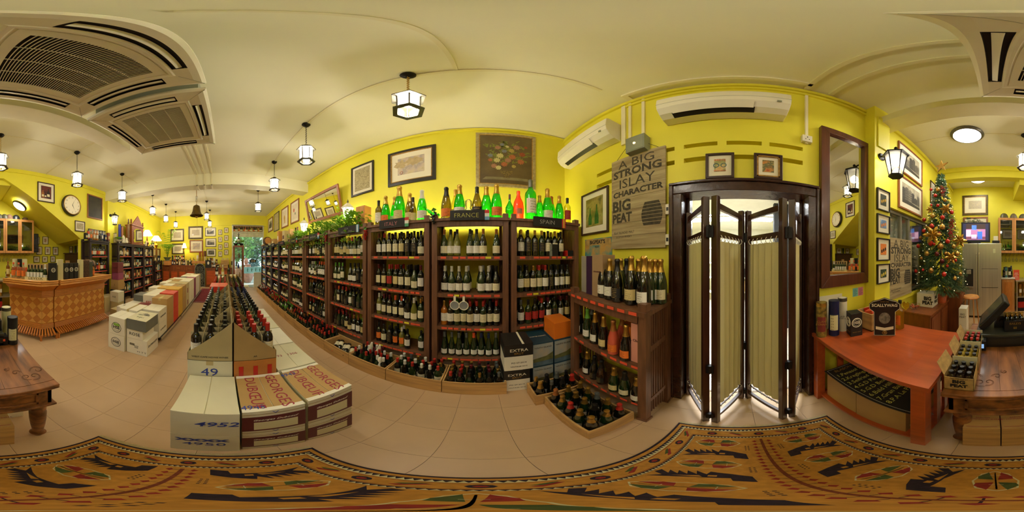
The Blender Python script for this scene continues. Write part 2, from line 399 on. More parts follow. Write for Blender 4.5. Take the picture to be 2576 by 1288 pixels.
for k in range(14):
    mb = MB(); y = -.8+(k % 7)*.23; z = .33+(k//7)*.5; mb.box(5.45, y, z+.03*0, 5.75, y+.19, z+.28+.05*(k % 3)); 
    tag(mb.build('storage_box', [BLACK, MAROON, CARD][k % 3], None), ['black','maroon','brown'][k % 3]+' box in the storeroom rack, '+['lower','upper'][k//7]+' row, '+ORD[k % 7]+' from its north end'.replace('north', 'south'), 'box', 'boxes in the storeroom')
# east window: two sliding panes, sill, near-black walls for the unlit room behind
mb = MB(); c0, c1 = WE+.05, WE+.10
for y in (WINY0, -2.30, -2.06, WINY1-.04): mb.box(c0, y, WINZ0+.04, c1, y+.04, WINZ1-.05)
for y0, y1 in ((WINY0, WINY1),):
    mb.box(c0, y0, WINZ0, c1, y1, WINZ0+.04); mb.box(c0, y0, WINZ1-.05, c1, y1, WINZ1)
struct('window_1', mb, mat('window_frame_grey', '#8d8874', .4, metal=.3))
w1 = bpy.data.objects['window_1']
mb = MB(); mb.box(c0+.02, WINY0, WINZ0, c0+.026, WINY1, WINZ1); mb.build('window_pane', GLASS, w1)
mb = MB(); mb.box(WE-.04, WINY0, WINZ0-.05, WE+.05, WINY1, WINZ0); struct('window_1_sill', mb, WALL)
DK = mat('unlit_corridor_black', '#1e1c1a', .7)  # the room's lack of light is put into this near-black wall colour
mb = MB(); mb.box(1.42, -3.4, 0, 3.2, -3.3, 3); mb.box(3.1, -3.4, 0, 3.2, -.72, 3); mb.box(1.42, -3.4, 2.9, 3.2, -2.61, 3); mb.box(1.42, -3.4, -.05, 3.2, -2.61, 0)
mb.box(1.46, -2.64, 0, 3.2, -2.61, 3); struct('wall_dark_corridor', mb, DK)
# west door: white reveal, bottle ledge, blind, glass
mb = MB()
mb.box(WW-.14, .36, 0, WW+.02, .42, 3.14); mb.box(WW-.14, 2.00, 0, WW+.02, 2.06, 3.14); mb.box(WW-.14, .36, 3.14, WW+.02, 2.06, 3.2)
mb.box(WW-.12, .42, 2.80, WW+.0, 2.0, 2.84); struct('door_2', mb, mat('white_door_frame', '#dcdccb', .4))
mb = MB(); 
for k in range(10): mb.box(WW-.08, .43+k*.157, 2.56, WW-.065+.004*(k % 2), .43+(k+1)*.157-.002, 2.80)
struct('window_2_blind', mb, mat('pale_blind', '#d7d6bd', .7))
mb = MB(); mb.box(WW-.10, .43, .04, WW-.09, 1.99, 2.56); struct('window_2', mb, GLASS)
mb = MB(); mb.box(WW-.4, .4, -.04, WW+.0, 2.0, .02); struct('floor_threshold', mb, mat('threshold_concrete', '#bdbab2', .8))
# world outside
mb = MB(); mb.box(-30, -14, -.4, WW-.15, 16, -.1); struct('ground_outside', mb, mat('pale_paving', '#b9bdb6', .9, var=.1))
# ================================================================== BOTTLES
DG = mat('dark_bottle_glass', '#12140d', .06, var=0, spec=.8, coat=.6)
GG = mat('green_black_glass', '#1c3014', .06, var=0, spec=.8, coat=.6)
BG = mat('brown_bottle_glass', '#2e1a0c', .08, var=0, spec=.8, coat=.6)
OLG = mat('olive_bottle_glass', '#6a6a22', .06, var=0, spec=.8, coat=.6)
AMB = mat('amber_spirit_glass', '#b56a1a', .06, var=0, spec=.8, coat=.6)
PALEW = mat('pale_wine_glass', '#c2ac4c', .06, var=0, spec=.8, coat=.6)
PINKW = mat('rose_wine_glass', '#cf5a40', .06, var=0, spec=.8, coat=.6)
BLG = mat('blue_bottle_glass', '#1a2450', .06, var=0, spec=.8, coat=.6)
def labmat(name, col, ink='#8d7f62', dens=34.):
    """paper label with rows of tiny print across its middle"""
    if name in _M: return _M[name]
    m = bpy.data.materials.new(name); m.use_nodes = True; nt = m.node_tree; N = nt.nodes; L = nt.links; b = N['Principled BSDF']; b.inputs['Roughness'].default_value = .6
    tc = N.new('ShaderNodeTexCoord'); mp = N.new('ShaderNodeMapping'); mp.inputs['Scale'].default_value = (260, 260, 110); nz = N.new('ShaderNodeTexNoise'); nz.inputs['Scale'].default_value = 1.; nz.inputs['Detail'].default_value = 1
    L.new(tc.outputs['Object'], mp.inputs[0]); L.new(mp.outputs[0], nz.inputs['Vector'])
    sp = N.new('ShaderNodeSeparateXYZ'); L.new(tc.outputs['Generated'], sp.inputs[0])
    w = N.new('ShaderNodeMath'); w.operation = 'SINE'; mu = N.new('ShaderNodeMath'); mu.operation = 'MULTIPLY'; mu.inputs[1].default_value = dens; L.new(sp.outputs[2], mu.inputs[0]); L.new(mu.outputs[0], w.inputs[0])
    a = N.new('ShaderNodeMath'); a.operation = 'MULTIPLY'; L.new(w.outputs[0], a.inputs[0]); L.new(nz.outputs[0], a.inputs[1])
    g = N.new('ShaderNodeMath'); g.operation = 'GREATER_THAN'; g.inputs[1].default_value = .42; L.new(a.outputs[0], g.inputs[0])
    cm = N.new('ShaderNodeMath'); cm.operation = 'COMPARE'; cm.inputs[1].default_value = .5; cm.inputs[2].default_value = .28; L.new(sp.outputs[0], cm.inputs[0])
    h = N.new('ShaderNodeMath'); h.operation = 'MULTIPLY'; L.new(g.outputs[0], h.inputs[0]); L.new(cm.outputs[0], h.inputs[1])
    mx = N.new('ShaderNodeMix'); mx.data_type = 'RGBA'; mx.inputs[6].default_value = srgb(col)+(1,); mx.inputs[7].default_value = srgb(ink)+(1,)
    L.new(h.outputs[0], mx.inputs[0]); L.new(mx.outputs[2], b.inputs['Base Color']); _M[name] = m; return m
LABS = [('cream', labmat('cream_label', '#e6dcb4')), ('white', labmat('white_label', '#ece8da')), ('buff', labmat('buff_label', '#d8c688')),
        ('black', labmat('black_label', '#1e1c1a', '#b89a50')), ('red', labmat('red_label', '#b32c22', '#2c1010')), ('orange', labmat('orange_label', '#ee7b2a', '#5a2a10'))]
LD = dict(LABS)
CAPS = [('black', mat('black_capsule', '#171513', .35, var=0)), ('red', mat('red_capsule', '#b02a1e', .35, var=.05)), ('dark red', mat('dark_red_capsule', '#5c1420', .35, var=.05)),
        ('gold', GOLD), ('white', mat('white_capsule', '#d9d6c8', .4, var=0)), ('copper', mat('copper_capsule', '#b5743c', .3, metal=.5, var=.05)),
        ('green', mat('green_capsule', '#5d9a2e', .4, var=0)), ('orange', mat('orange_capsule', '#e2582a', .4, var=0)), ('grey', mat('grey_capsule', '#6c706c', .3, metal=.4, var=0)), ('navy', mat('navy_capsule', '#232c4e', .35, var=0))]
CD = dict(CAPS)
PROF = {  # body profile, capsule start, label z range
 'bordeaux': ([(.030,0),(.0365,.005),(.0372,.185),(.034,.203),(.022,.221),(.0148,.236),(.0138,.283),(.0155,.286),(.0155,.297),(.012,.300)], .243, (.055,.155), 1.2),
 'burgundy': ([(.033,0),(.041,.006),(.0412,.135),(.036,.165),(.024,.205),(.0165,.235),(.0140,.280),(.0155,.283),(.0155,.294),(.012,.297)], .238, (.030,.110), 1.25),
 'hock':     ([(.030,0),(.0365,.006),(.0368,.115),(.032,.160),(.022,.225),(.0150,.280),(.0138,.318),(.0150,.321),(.0150,.331),(.012,.334)], .272, (.035,.105), 1.1),
 'sparkling':([(.036,0),(.0438,.008),(.0440,.130),(.040,.165),(.028,.215),(.0190,.250),(.0165,.286),(.0190,.290),(.0195,.304),(.0130,.312)], .222, (.035,.105), 1.2),
 'spirit':   ([(.034,0),(.0385,.005),(.0385,.180),(.034,.200),(.018,.215),(.0145,.225),(.0140,.255),(.0165,.257),(.0165,.280),(.015,.282)], .250, (.045,.145), 1.2),
 'screwcap': ([(.030,0),(.0365,.005),(.0372,.185),(.034,.203),(.022,.221),(.0150,.236),(.0142,.240),(.0152,.242),(.0152,.297),(.0145,.300)], .236, (.055,.155), 1.2),
 'mini':     ([(.016,0),(.0185,.003),(.0185,.070),(.015,.082),(.0085,.090),(.0085,.096),(.0095,.098),(.0095,.108),(.009,.109)], .094, (.015,.062), 1.2)}
_BM = {}
def bmesh_(kind, seg=14):
    if kind in _BM: return _BM[kind]
    pr, zc, (l0, l1), la = PROF[kind]; out = []
    out.append(MB().lathe(pr, seg).mesh('glass_body', 1, True))
    def rad(z):
        for (r0, a), (r1, b) in zip(pr, pr[1:]):
            if a <= z <= b: return r0+(r1-r0)*(z-a)/max(1e-6, b-a)
        return pr[-1][0]
    cp = [(rad(zc)+.0008, zc)]+[(r+.0008, z) for r, z in pr if z > zc]; cp[-1] = (cp[-1][0], cp[-1][1]+.0015)
    out.append(MB().lathe(cp, seg).mesh('capsule', 1, True))
    rl = rad((l0+l1)/2)+.0007
    out.append(MB().lathe([(rl, l0), (rl, l1)], 10, a0=-PI/2-la, a1=-PI/2+la, caps=False).mesh('paper_label', 1, True))
    a = MB(); a.lathe(pr, 10, mi=0); a.lathe(cp, 10, mi=1); a.lathe([(rl, l0), (rl, l1)], 8, a0=-PI/2-la, a1=-PI/2+la, caps=False, mi=2)
    out.append(a.mesh('bottle', 3, True)); _BM[kind] = out; return out
def bottle(kind, gm, cm, lm, loc, label, group=None, rz=0., parts=True, sc=1., rot=None, name='wine_bottle', cat='bottle'):
    b, c, l, a = bmesh_(kind)
    if not parts:
        o = put(name, a, None, loc, rz, mats=[gm, cm, lm or cm]); tag(o, label, cat, group)
    else:
        o = T(name, label, cat, loc, rz, group)
        put('glass_body', b, o, mats=[gm]); put('capsule', c, o, mats=[cm])
        if lm is not None: put('paper_label', l, o, mats=[lm])
    if sc != 1.: o.scale = (sc,)*3
    if rot: o.rotation_euler = rot
    return o
STF = MB(); STFM = [DG, GG, CD['black'], CD['red'], CD['gold'], CD['white'], CD['dark red'], LD['cream'], LD['white'], OLG, CD['green'], CD['copper']]
def stuff_bottle(kind, x, y, z, face, gi, ci, li, s=None):
    """one of the many far or hidden bottles, all joined into one object"""
    s = s or STF
    pr, zc, (l0, l1), la = PROF[kind]; p2 = [pr[0], pr[2], pr[3], pr[5], pr[-1]]
    s.lathe(p2, 7, x, y, z, gi); s.lathe([(.0165, zc), (.0165, pr[-1][1]+.001)], 6, x, y, z, ci)
    s.lathe([(pr[2][0]+.001, l0), (pr[2][0]+.001, l1)], 5, x, y, z, li, a0=face-la, a1=face+la, caps=False)

# ================================================================== SHELF UNITS
SB = [1.55, 1.14, .74, .30]; STOP = 1.96
_tag = MB().box(-.03, -.002, -.011, .03, 0, .011).mesh('price_tag'); 
PSH = {'near': (DARKW, 'dark_stained'), 'far': (BLACKW, 'black')}
def shelf_unit(name, label, xc, yf, w, wl, wood, nt=0, boards=SB, top=STOP, depth=.38, group=None, tags=True, posthi=.05):
    """open display unit: local x along the wall, front at local y=0, back at +depth"""
    t = T(name, label, 'shelf unit', (xc, yf, 0), RZ[wl], group); h = w/2
    for sx in (-1, 1):
        for y in (.03, depth-.03):
            mb = MB(); mb.box(sx*(h-.03)-.03, y-.03, 0, sx*(h-.03)+.03, y+.03, top+posthi); mb.box(sx*(h-.03)-.038, y-.038, 0, sx*(h-.03)+.038, y+.038, .03); mb.build('post', wood, t)
        for z in (.25, .85, 1.40):
            if z < top: MB().box(sx*(h-.03)-.012, .06, z, sx*(h-.03)+.012, depth-.06, z+.05).build('side_rail', wood, t)
        mb = MB()
        for k in range(7): mb.box(sx*(h-.03)-.006, .075+k*.034, .05, sx*(h-.03)+.006, .089+k*.034, top-.02)
        mb.build('side_slats', wood, t)['kind'] = 'stuff'
    for z in boards+[top]:
        mb = MB()
        if z != top: mb.box(-h+.055, .008, z-.045, h-.055, depth-.01, z)
        if z == top: mb.box(-h-.01, -.02, z-.03, h+.01, depth, z); mb.box(-h+.055, .0, z-.09, h-.055, .03, z-.03)
        mb.build('top_board' if z == top else 'shelf_board', wood, t)
    for z in boards:
        if not tags: continue
        if nt:
            n = nt
            for k in range(n):
                if (k*7+int(z*10)) % 11 == 0: continue
                x = -h+.10+(w-.2)*(k+.3+.4*random.random())/n
                put('price_tag', _tag, t, (x, .007, z-.018), mats=[YTAG if (k+int(z*10)) % 9 == 4 else ORANGE])
        else:
            mb = MB()
            for k in range(8): x = -h+.1+(w-.2)*(k+.5)/8; mb.box(x-.035, .004, z-.03, x+.03, .008, z-.01)
            mb.build('price_tags', ORANGE, t)['kind'] = 'stuff'
    return t
NE = [(.32,1.16),(-.53,.29),(-1.42,-.56),(-2.33,-1.45),(-3.21,-2.36),(-4.10,-3.25),(-4.97,-4.13),(-5.83,-5.0),(-6.69,-5.86),(-7.52,-6.72)]
NN = ['SPAIN bay','FRANCE bay','ITALY bay','USA bay','fifth bay','sixth bay','seventh bay','eighth bay','ninth bay','tenth bay']
NLAB = ['dark wooden wine shelf under the SPAIN chalkboard sign', 'dark wooden wine shelf under the FRANCE chalkboard sign', 'dark wooden wine shelf under the ITALY chalkboard sign', 'dark wooden wine shelf under the USA ARGENTINA sign',
        'wine shelf with trailing ivy and grapes on top, next to the USA shelf', 'wine shelf with ivy over its top, two along from the USA shelf', 'wine shelf with a red grape bunch hanging at its top corner',
        'wine shelf topped by the tall orange gift box', 'wine shelf under the small barrel', 'last wine shelf of the long wall, beside the garden door']
YF = 1.70
for k, (a, b) in enumerate(NE):
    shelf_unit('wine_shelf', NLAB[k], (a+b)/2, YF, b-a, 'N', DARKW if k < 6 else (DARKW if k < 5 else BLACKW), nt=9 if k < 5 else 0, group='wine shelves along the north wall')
SN = ['top', 'second', 'third', 'bottom']
kinds_for = {0: ['bordeaux','bordeaux','bordeaux','bordeaux'], 1: ['burgundy','burgundy','bordeaux','hock'], 2: ['bordeaux','bordeaux','bordeaux','bordeaux']}
special = {  # (bay, tier) -> list of (cap, label, x fraction)
 (1,0): [('copper','cream'),('black','white'),('black','white'),None,('black','white'),('black','white'),('copper','cream'),None,('copper','cream')],
 (1,1): [('white','white'),('white','white'),('white','white'),('white','white'),None,('white','white'),('white','white'),('black','cream')],
 (1,2): [('gold','white'),('red','white'),('green','cream'),('green','cream'),('red','cream'),('red','white'),('red','cream'),('black','cream'),('red','cream')],
 (1,3): [('grey','white'),('grey','white'),('grey','white'),('grey','white'),('orange','white'),('navy','white'),('navy','white'),('grey','white')],
 (2,0): [('dark red','white'),('red','white'),('black','cream'),('black','cream'),('black','buff'),('black','black'),('black','black'),('black','cream')],
 (2,1): [('dark red','cream'),('black','buff'),('red','red'),('red','buff'),('black','cream'),('black','cream'),('black','cream'),('dark red','white')],
 (2,2): [('white','white'),('dark red','cream'),('dark red','cream'),('orange','cream'),('orange','cream'),('black','white'),('white','cream'),('gold','cream')],
 (2,3): [('black','orange'),('black','cream'),('black','black'),('black','orange'),('white','orange'),('black','white'),None,('black','white')],
 (0,0): [('gold','white'),('black','black'),('gold','black'),('gold','black'),('black','cream'),('gold','cream'),('black','cream'),None],
 (0,1): [('black','white'),('black','buff'),('gold','cream'),('red','cream'),('red','white'),('black','black'),('black','white'),('black','white'),('black','cream')],
 (0,2): [('grey','white'),('black','red'),('black','red'),('red','red'),('dark red','white'),('black','black'),('dark red','white'),('dark red','buff')],
 (0,3): [None, None, None, None]}
nb = 0
for k, (a, b) in enumerate(NE):
    h = (b-a)-.17
    for ti, z in enumerate(SB):
        if (k, ti) in special: row = special[(k, ti)]
        else:
            n = random.choice([8, 8, 9]); row = []
            while len(row) < n:
                cp = random.choice(['black','black','red','dark red','white','gold','black','orange','green','copper']); lb = random.choice(['cream','white','white','buff','cream','black'])
                row += [(cp, lb)]*random.choice([1, 2, 3])
            row = row[:n]
            if random.random() < .6 and k < 5: row[random.randrange(1, n-1)] = None
        n = len(row)
        for i, it in enumerate(row):
            if it is None: continue
            cp, lb = it; x = a+.085+h*(i+.5)/n; kind = kinds_for.get(k, [random.choice(['bordeaux','bordeaux','burgundy'])]*4)[ti]
            if (k, ti, i) in ((2,0,7),(2,1,6),(2,2,5),(2,2,6),(0,3,1)): kind = 'burgundy'
            gm = OLG if (cp == 'white' and k == 2) or (k == 1 and ti == 0 and i in (1, 2)) else (AMB if (cp == 'gold' and k == 1) else (GG if kind == 'hock' or cp == 'green' else random.choice([DG, DG, GG])))
            y = YF+.085+random.uniform(-.008, .012); rzz = random.uniform(-.18, .18)
            if k < 5:
                lab = '%s capped bottle, %s label, %s from garden end, %s shelf, %s' % (cp, lb, ORD[i], SN[ti], NN[k])
                bottle(kind, gm, CD[cp], LD[lb], (x, y, z+.0005), lab, 'wine bottles on the north wall shelves', rzz, parts=(k < 4)); nb += 1
            else:
                ci = {'black':2,'red':3,'gold':4,'white':5,'dark red':6,'green':10,'copper':11}.get(cp, 2); stuff_bottle(kind, x, y, z, -PI/2, 0 if gm is DG else 1, ci, 7 if lb != 'white' else 8)
            # bottles standing behind
            if random.random() < (.75 if k != 1 else .6):
                ci = {'black':2,'red':3,'gold':4,'white':5,'dark red':6,'green':10,'copper':11}.get(cp, 2)
                for q in range(random.choice([1, 2])): stuff_bottle(kind, x+.012*(q+1)*random.choice([-1, 1]), y+.085*(q+1), z, -PI/2, 0, ci, 7)
# two round hanging medals on the FRANCE shelf, gift boxes on the SPAIN shelf
for i, x in enumerate((-.275, -.18)):
    t = T('shelf_medallion', ['round grey tasting medallion hanging over the FRANCE third shelf, nearer the garden', 'round grey tasting medallion hanging over the FRANCE third shelf, nearer SPAIN'][i], 'sign', (x, YF-.012, 1.06))
    mb = MB(); mb.torus((0, 0, -.045), .048, .005, 'Y', 20); mb.build('rim', WHITE, t); mb = MB(); mb.lathe([(.046, 0), (.046, .004)], 20); o = mb.build('disc', mat('medal_grey', '#9aa0a0', .3, metal=.3), t, rotz=0); o.rotation_euler = (PI/2, 0, 0); o.location = (0, .002, -.045)
    mb = MB(); mb.box(-.012, -.002, 0, .012, .002, .06); mb.build('strap', WHITE, t)
for k, (x0, z0, z1, m, lb) in enumerate(((.79, 1.551, 1.62, BLACK, 'lower black gift box between bottles on the SPAIN top shelf'), (.79, 1.621, 1.69, BLACK, 'upper black gift box stacked on the SPAIN top shelf'), (1.0, 1.551, 1.62, BLACK, 'flat black and red gift box in the corner of the SPAIN top shelf'))):
    mb = MB(); mb.box(x0, YF+.02, z0, x0+.09, YF+.2, z1-.002); mb.box(x0-.002, YF+.018, z0, x0+.012, YF+.2, z1-.003, 1)
    tag(mb.build('gift_box', [m, REDF if k == 2 else GREYM]), lb, 'box', 'gift boxes on the SPAIN shelf')
# low stacked boxes filling the foot of the SPAIN bay are cartons, built below

# chalkboard signs on the shelf tops
def sign(txt, x, z, w, cm, flag, lab, size=.07):
    t = T('chalkboard_sign', lab, 'sign', (x, YF-.035, z)); mb = MB(); mb.box(-w/2, 0, -.05, w/2, .012, .06); mb.build('board', SLATE, t)
    if flag:
        cols, vert = flag; n = len(cols)
        for i, c in enumerate(cols):
            mb = MB()
            if vert: mb.box(w/2-.001, -.002, .06-.11*(i+1)/n, w/2+.045, .011, .06-.11*i/n)
            else: mb.box(w/2-.001+.046*i/n, -.002, -.05, w/2-.001+.046*(i+1)/n, .011, .06)
            mb.build('flag_stripe', mat('flag_'+c, {'red': '#cf3b34', 'white': '#e6e4dc', 'green': '#4f9c6c', 'blue': '#6f9fc4', 'yellow': '#dcc23a'}[c], .6, var=0), t)
    if txt: text(txt, size, cm, t, (-.01, -.0015, 0), bold=-.0015)
    else: mb = MB(); mb.path([(-.11+.011*k, -.002, .02*math.sin(k*2.3)) for k in range(20)], .0018, 4); mb.build('chalk_scrawl', cm, t)
sign('ITALY', -1.02, 1.94, .36, CHALKP, (('red','white','green'), True), 'blackboard sign chalked ITALY in pink with flag, on shelf top')
sign('FRANCE', -.14, 1.975, .36, CHALKY, (('red','white','blue'), True), 'blackboard sign chalked FRANCE in yellow with flag, on shelf top')
sign('SPAIN', .73, 1.93, .35, CHALKW, (('red','yellow','red'), False), 'blackboard sign chalked SPAIN in white with flag, on shelf top')
sign('USA\nARGENTINA', -1.80, 1.94, .40, CHALKW, (('blue','white','blue'), False), 'blackboard sign chalked USA ARGENTINA, on shelf top', .045)
sign('', -2.78, 1.93, .34, CHALKW, (('red','white','blue'), True), 'blackboard sign half hidden by ivy next to the USA sign')
sign('', -3.75, 1.93, .36, CHALKY, (('blue','red'), True), 'blackboard sign behind hanging ivy, two along from the USA sign', .05)
for i, x in enumerate((-4.6, -5.5, -6.3, -7.15)): sign('', x, 1.94, .34, [CHALKP, CHALKW, CHALKY, CHALKW][i], None, 'small blackboard sign on a far shelf top, %s before the garden door' % ['fourth', 'third', 'second', 'last'][i], .05)

# ================================================================== PINE CRATES OF BOTTLES ALONG THE FLOOR
cx = [.22, -.335, -.90, -1.435, -1.95, -2.48, -3.01, -3.55, -4.08, -4.61, -5.15, -5.68, -6.22, -6.9]
def crate(x0, x1, y0, y1, h, label, th=.014, group='open pine crates of bottles on the floor', mark=None, name='pine_crate'):
    t = T(name, label, 'crate', ((x0+x1)/2, (y0+y1)/2, 0), 0, group); a = (x1-x0)/2; b = (y1-y0)/2
    for nm, bx in (('front_board', (-a, -b, 0, a, -b+th, h)), ('back_board', (-a, b-th, 0, a, b, h)), ('end_board', (-a, -b+th, 0, -a+th, b-th, h)), ('end_board', (a-th, -b+th, 0, a, b-th, h)), ('bottom_board', (-a+th, -b+th, 0.002, a-th, b-th, .012))):
        MB().box(*bx).build(nm, PINE, t, bevel=.001)
    return t
CLAB = {0: 'filled pine crate under the FRANCE shelf, next to the black and white cartons', 1: 'pine crate under ITALY and FRANCE with two bottles lying at its front', 2: 'pine crate with a tissue wrapped bottle, below the ITALY shelf',
        3: 'pine crate of bottles lying in straw envelopes, below the USA shelf'}
ncb = 0
for k in range(13):
    x1, x0 = cx[k]-.004, cx[k+1]+.004
    crate(x0, x1, 1.355, 1.685, .20, CLAB.get(k, 'low pine crate packed with standing bottles, %s crate from the white cartons end' % ORD[k]))
    if k == 3:
        for i in range(6):
            lab = 'wine bottle lying in the crate below the USA shelf, %s from its garden side' % ORD[i]
            bottle('bordeaux', DG, CD['orange' if i in (0, 2, 4) else 'black'], LD['cream'], (x0+.05+.075*i, 1.60, .125+.03*(i % 2)), lab, 'bottles lying in the crates', rot=(PI/2-.12, PI, .55+.08*(i % 3)), sc=.95)
        continue
    big = 7 if k < 6 else 6
    for j in range(4):
        for i in range(big-1 if k < 4 else big-1):
            if k == 1 and j == 0: continue
            if k in (2,) and (i, j) in ((4, 3), (5, 3), (1, 3)): continue
            x = x0+.062+(x1-x0-.12)*i/(big-2)+random.uniform(-.006, .006); y = 1.355+.062+.072*j+random.uniform(-.004, .004); kind = random.choice(['bordeaux','bordeaux','burgundy'])
            cp = random.choice([['black','dark red','gold','black','red','grey'],['red','gold','white','grey','red','white'],['dark red','red','black','white'],[],['red','black','red','black'],['copper','red','black','grey'],['white','red','copper','black'],['green','white','black'],['black','red','copper'],['red','copper','green'],['black','white','red'],['black','red'],['black','copper','white']][k])
            if k < 2:
                lab = '%s capped bottle, %s pine crate, %s row from wall, %s from garden end' % (cp, ['FRANCE','ITALY'][k], ORD[3-j], ORD[i])
                lab = lab.replace(' standing', '').replace('its ', '')
                bottle(kind, random.choice([DG, GG]), CD[cp], LD['cream'], (x, y, .0125), lab, 'bottles standing in the near crates', parts=True); ncb += 1
            else: stuff_bottle(kind, x, y, .0125, -PI/2, random.choice([0, 1]), {'black':2,'red':3,'gold':4,'white':5,'dark red':6,'green':10,'copper':11}.get(cp, 2), 7)
for i in range(2):
    x1, x0 = cx[1], cx[2]
    bottle('bordeaux', DG, CD['white' if i == 0 else 'black'], LD['white'], (x0+.10+.0*i, 1.42+.0*i, .06) if i == 0 else (x1-.06, 1.425, .055), ['wine bottle with a wide white label lying across the ITALY crate', 'second bottle lying head to head in the front of the ITALY crate'][i], 'bottles lying in the crates', rot=(0, PI/2-.12, 0) if i == 0 else (0, -PI/2+.1, 0), sc=.8)
t = T('wrapped_bottle', 'bottle wrapped in cream tissue paper in the second pine crate below ITALY', 'bottle', (-1.02, 1.43, .02)); MB().lathe([(.045,0),(.052,.1),(.04,.16),(.022,.2),(.03,.235),(.018,.27),(.004,.275)], 12).build('tissue', PAPER, t, smooth=True)
for i, x in enumerate((-1.20, -1.32)):
    t = T('wrapped_bottle', ['tissue wrapped bottle leaning at the back of the second ITALY crate', 'tissue wrapped bottle leaning nearest the straw crate'][i], 'bottle', (x, 1.60, .06)); o = MB().lathe([(.03,0),(.042,.1),(.04,.2),(.02,.27),(.012,.33),(.004,.335)], 12).build('tissue', PAPER, t, smooth=True); t.rotation_euler = (.1, .25, 0)
# ================================================================== FRAMED PICTURES
def frame(wl, u0, u1, z0, z1, fw, fm, art, label, name='framed_picture', cat='picture', mount=.18, off=0., inner=None, group=None, tilt=0., th=.025, plane=None):
    """u0<u1 are world X (north/south walls) or world Y (east/west walls)"""
    w = u1-u0; h = z1-z0; um = (u0+u1)/2; p = {'N': WN, 'E': WE, 'S': WS, 'W': WW}[wl] if plane is None else plane
    sgn = {'N': -1, 'E': -1, 'S': 1, 'W': 1}[wl]; q = p+sgn*off
    loc = (um, q, z0) if wl in 'NS' else (q, um, z0)
    t = T(name, label, cat, loc, RZ[wl], group)
    if tilt: t.rotation_euler = (tilt, 0, RZ[wl])
    a = w/2; mb = MB()
    for nm, pts in (('b', [(-a,0),(a,0),(a-fw,fw),(-a+fw,fw)]), ('t', [(a,h),(-a,h),(-a+fw,h-fw),(a-fw,h-fw)]), ('l', [(-a,h),(-a,0),(-a+fw,fw),(-a+fw,h-fw)]), ('r', [(a,0),(a,h),(a-fw,h-fw),(a-fw,fw)])):
        mb.extr([(x, -th, z) for x, z in pts], (0, th-.001, 0))
    mb.build('frame_moulding', fm, t, bevel=.003)
    if inner:
        mb = MB(); g = fw
        for x0, zz0, x1, zz1 in ((-a+g,g,a-g,g+.012),(-a+g,h-g-.012,a-g,h-g),(-a+g,g,-a+g+.012,h-g),(a-g-.012,g,a-g,h-g)): mb.box(x0, -th+.004, zz0, x1, -.004, zz1)
        mb.build('frame_slip', inner, t)
    if mount:
        MB().box(-a+fw*.7, -.010, fw*.7, a-fw*.7, -.003, h-fw*.7).build('mount_board', MOUNT, t)
        m = mount*min(w, h)
        mb = MB(); mb.box(-a+fw+m, -.0125, fw+m*1.1, a-fw-m, -.009, h-fw-m); mb.build('print', art, t)
    else: MB().box(-a+fw*.7, -.0125, fw*.7, a-fw*.7, -.003, h-fw*.7).build('print', art, t)
    if art.name == 'grey_town_photograph': townscape(t, a-fw-mount*min(w, h) if mount else a-fw, fw+(mount*min(w, h)*1.1 if mount else 0), h-fw-(mount*min(w, h) if mount else 0))
    return t
def townscape(t, hw, z0, z1):
    rr = random.Random(int(hw*1e4)+int(z1*999)); H_ = z1-z0; cols = [mat('photo_tone_%d' % i, c, .5, var=.25, scale=60) for i, c in enumerate(('#57534a','#736d5f','#8d8672','#45423b'))]; x = -hw; k = 0
    bs = [MB() for _ in cols]; wn = MB()
    while x < hw-.01:
        w_ = min(hw-x, hw*rr.uniform(.22,.42)); top = z0+H_*rr.uniform(.45,.85); bs[k % 4].poly([(x,-.0128,z0+H_*.18),(x+w_,-.0128,z0+H_*.18),(x+w_,-.0128,top),(x+w_*.5,-.0128,min(z1-.005, top+H_*.06)),(x,-.0128,top)])
        for i in range(3):
            for j in range(4): a_ = x+w_*(i+.3)/3; b_ = z0+H_*.24+(top-z0-H_*.28)*j/4; wn.poly([(a_,-.013,b_),(a_+w_*.13,-.013,b_),(a_+w_*.13,-.013,b_+H_*.06),(a_,-.013,b_+H_*.06)])
        x += w_; k += 1
    bs[3].poly([(-hw,-.0127,z0),(hw,-.0127,z0),(hw,-.0127,z0+H_*.10),(-hw,-.0127,z0+H_*.22)])
    for m, b in zip(cols, bs):
        if b.v: b.build('printed_buildings', m, t)['kind'] = 'stuff'
    wn.build('printed_windows', cols[2 if False else 3], t)['kind'] = 'stuff'
ETCH = artmat('sepia_etching', ['#7a6c4a', '#a3956c', '#c4b68a', '#8d7f58', '#b5a77c'], 34)
MAPA = artmat('antique_map_print', ['#b9a987', '#cbbb98', '#c2b0a0', '#a69a92', '#cabfa4'], 7)
MAPB = artmat('grey_map_print', ['#a99f8c', '#c3b79c', '#b5a898', '#cbbf9f', '#ad9c88'], 16)
FLOR = artmat('dark_canvas_ground', ['#4f401f', '#5b4a25', '#665530'], 4)
PHOTO = artmat('grey_town_photograph', ['#8f8873', '#b0a78d', '#c4bb9f'], 9)
BOTP = artmat('dark_red_still_life', ['#3c1412', '#6a2418', '#4a1a12'], 5)
GOLDH = artmat('dark_portrait_canvas', ['#17150f', '#242017', '#2f2a1a', '#1a1812'], 5)
COLP = artmat('coloured_plate', ['#6a8aa0', '#c9a27a', '#9b4f3a', '#cfc3a0', '#5a7a52'], 26)
DBR = mat('dark_brown_frame', '#3a2216', .35, var=.1); BFR = mat('black_frame', '#221d1a', .35, var=.05); LFR = mat('light_wood_frame', '#9a5c30', .4, var=.15, scale=8); SILV = mat('silver_gilt_frame', '#b8a77c', .35, metal=.5, var=.15, scale=30); OLV = mat('olive_gilt_frame', '#5c4a22', .4, metal=.2, var=.2, scale=20)
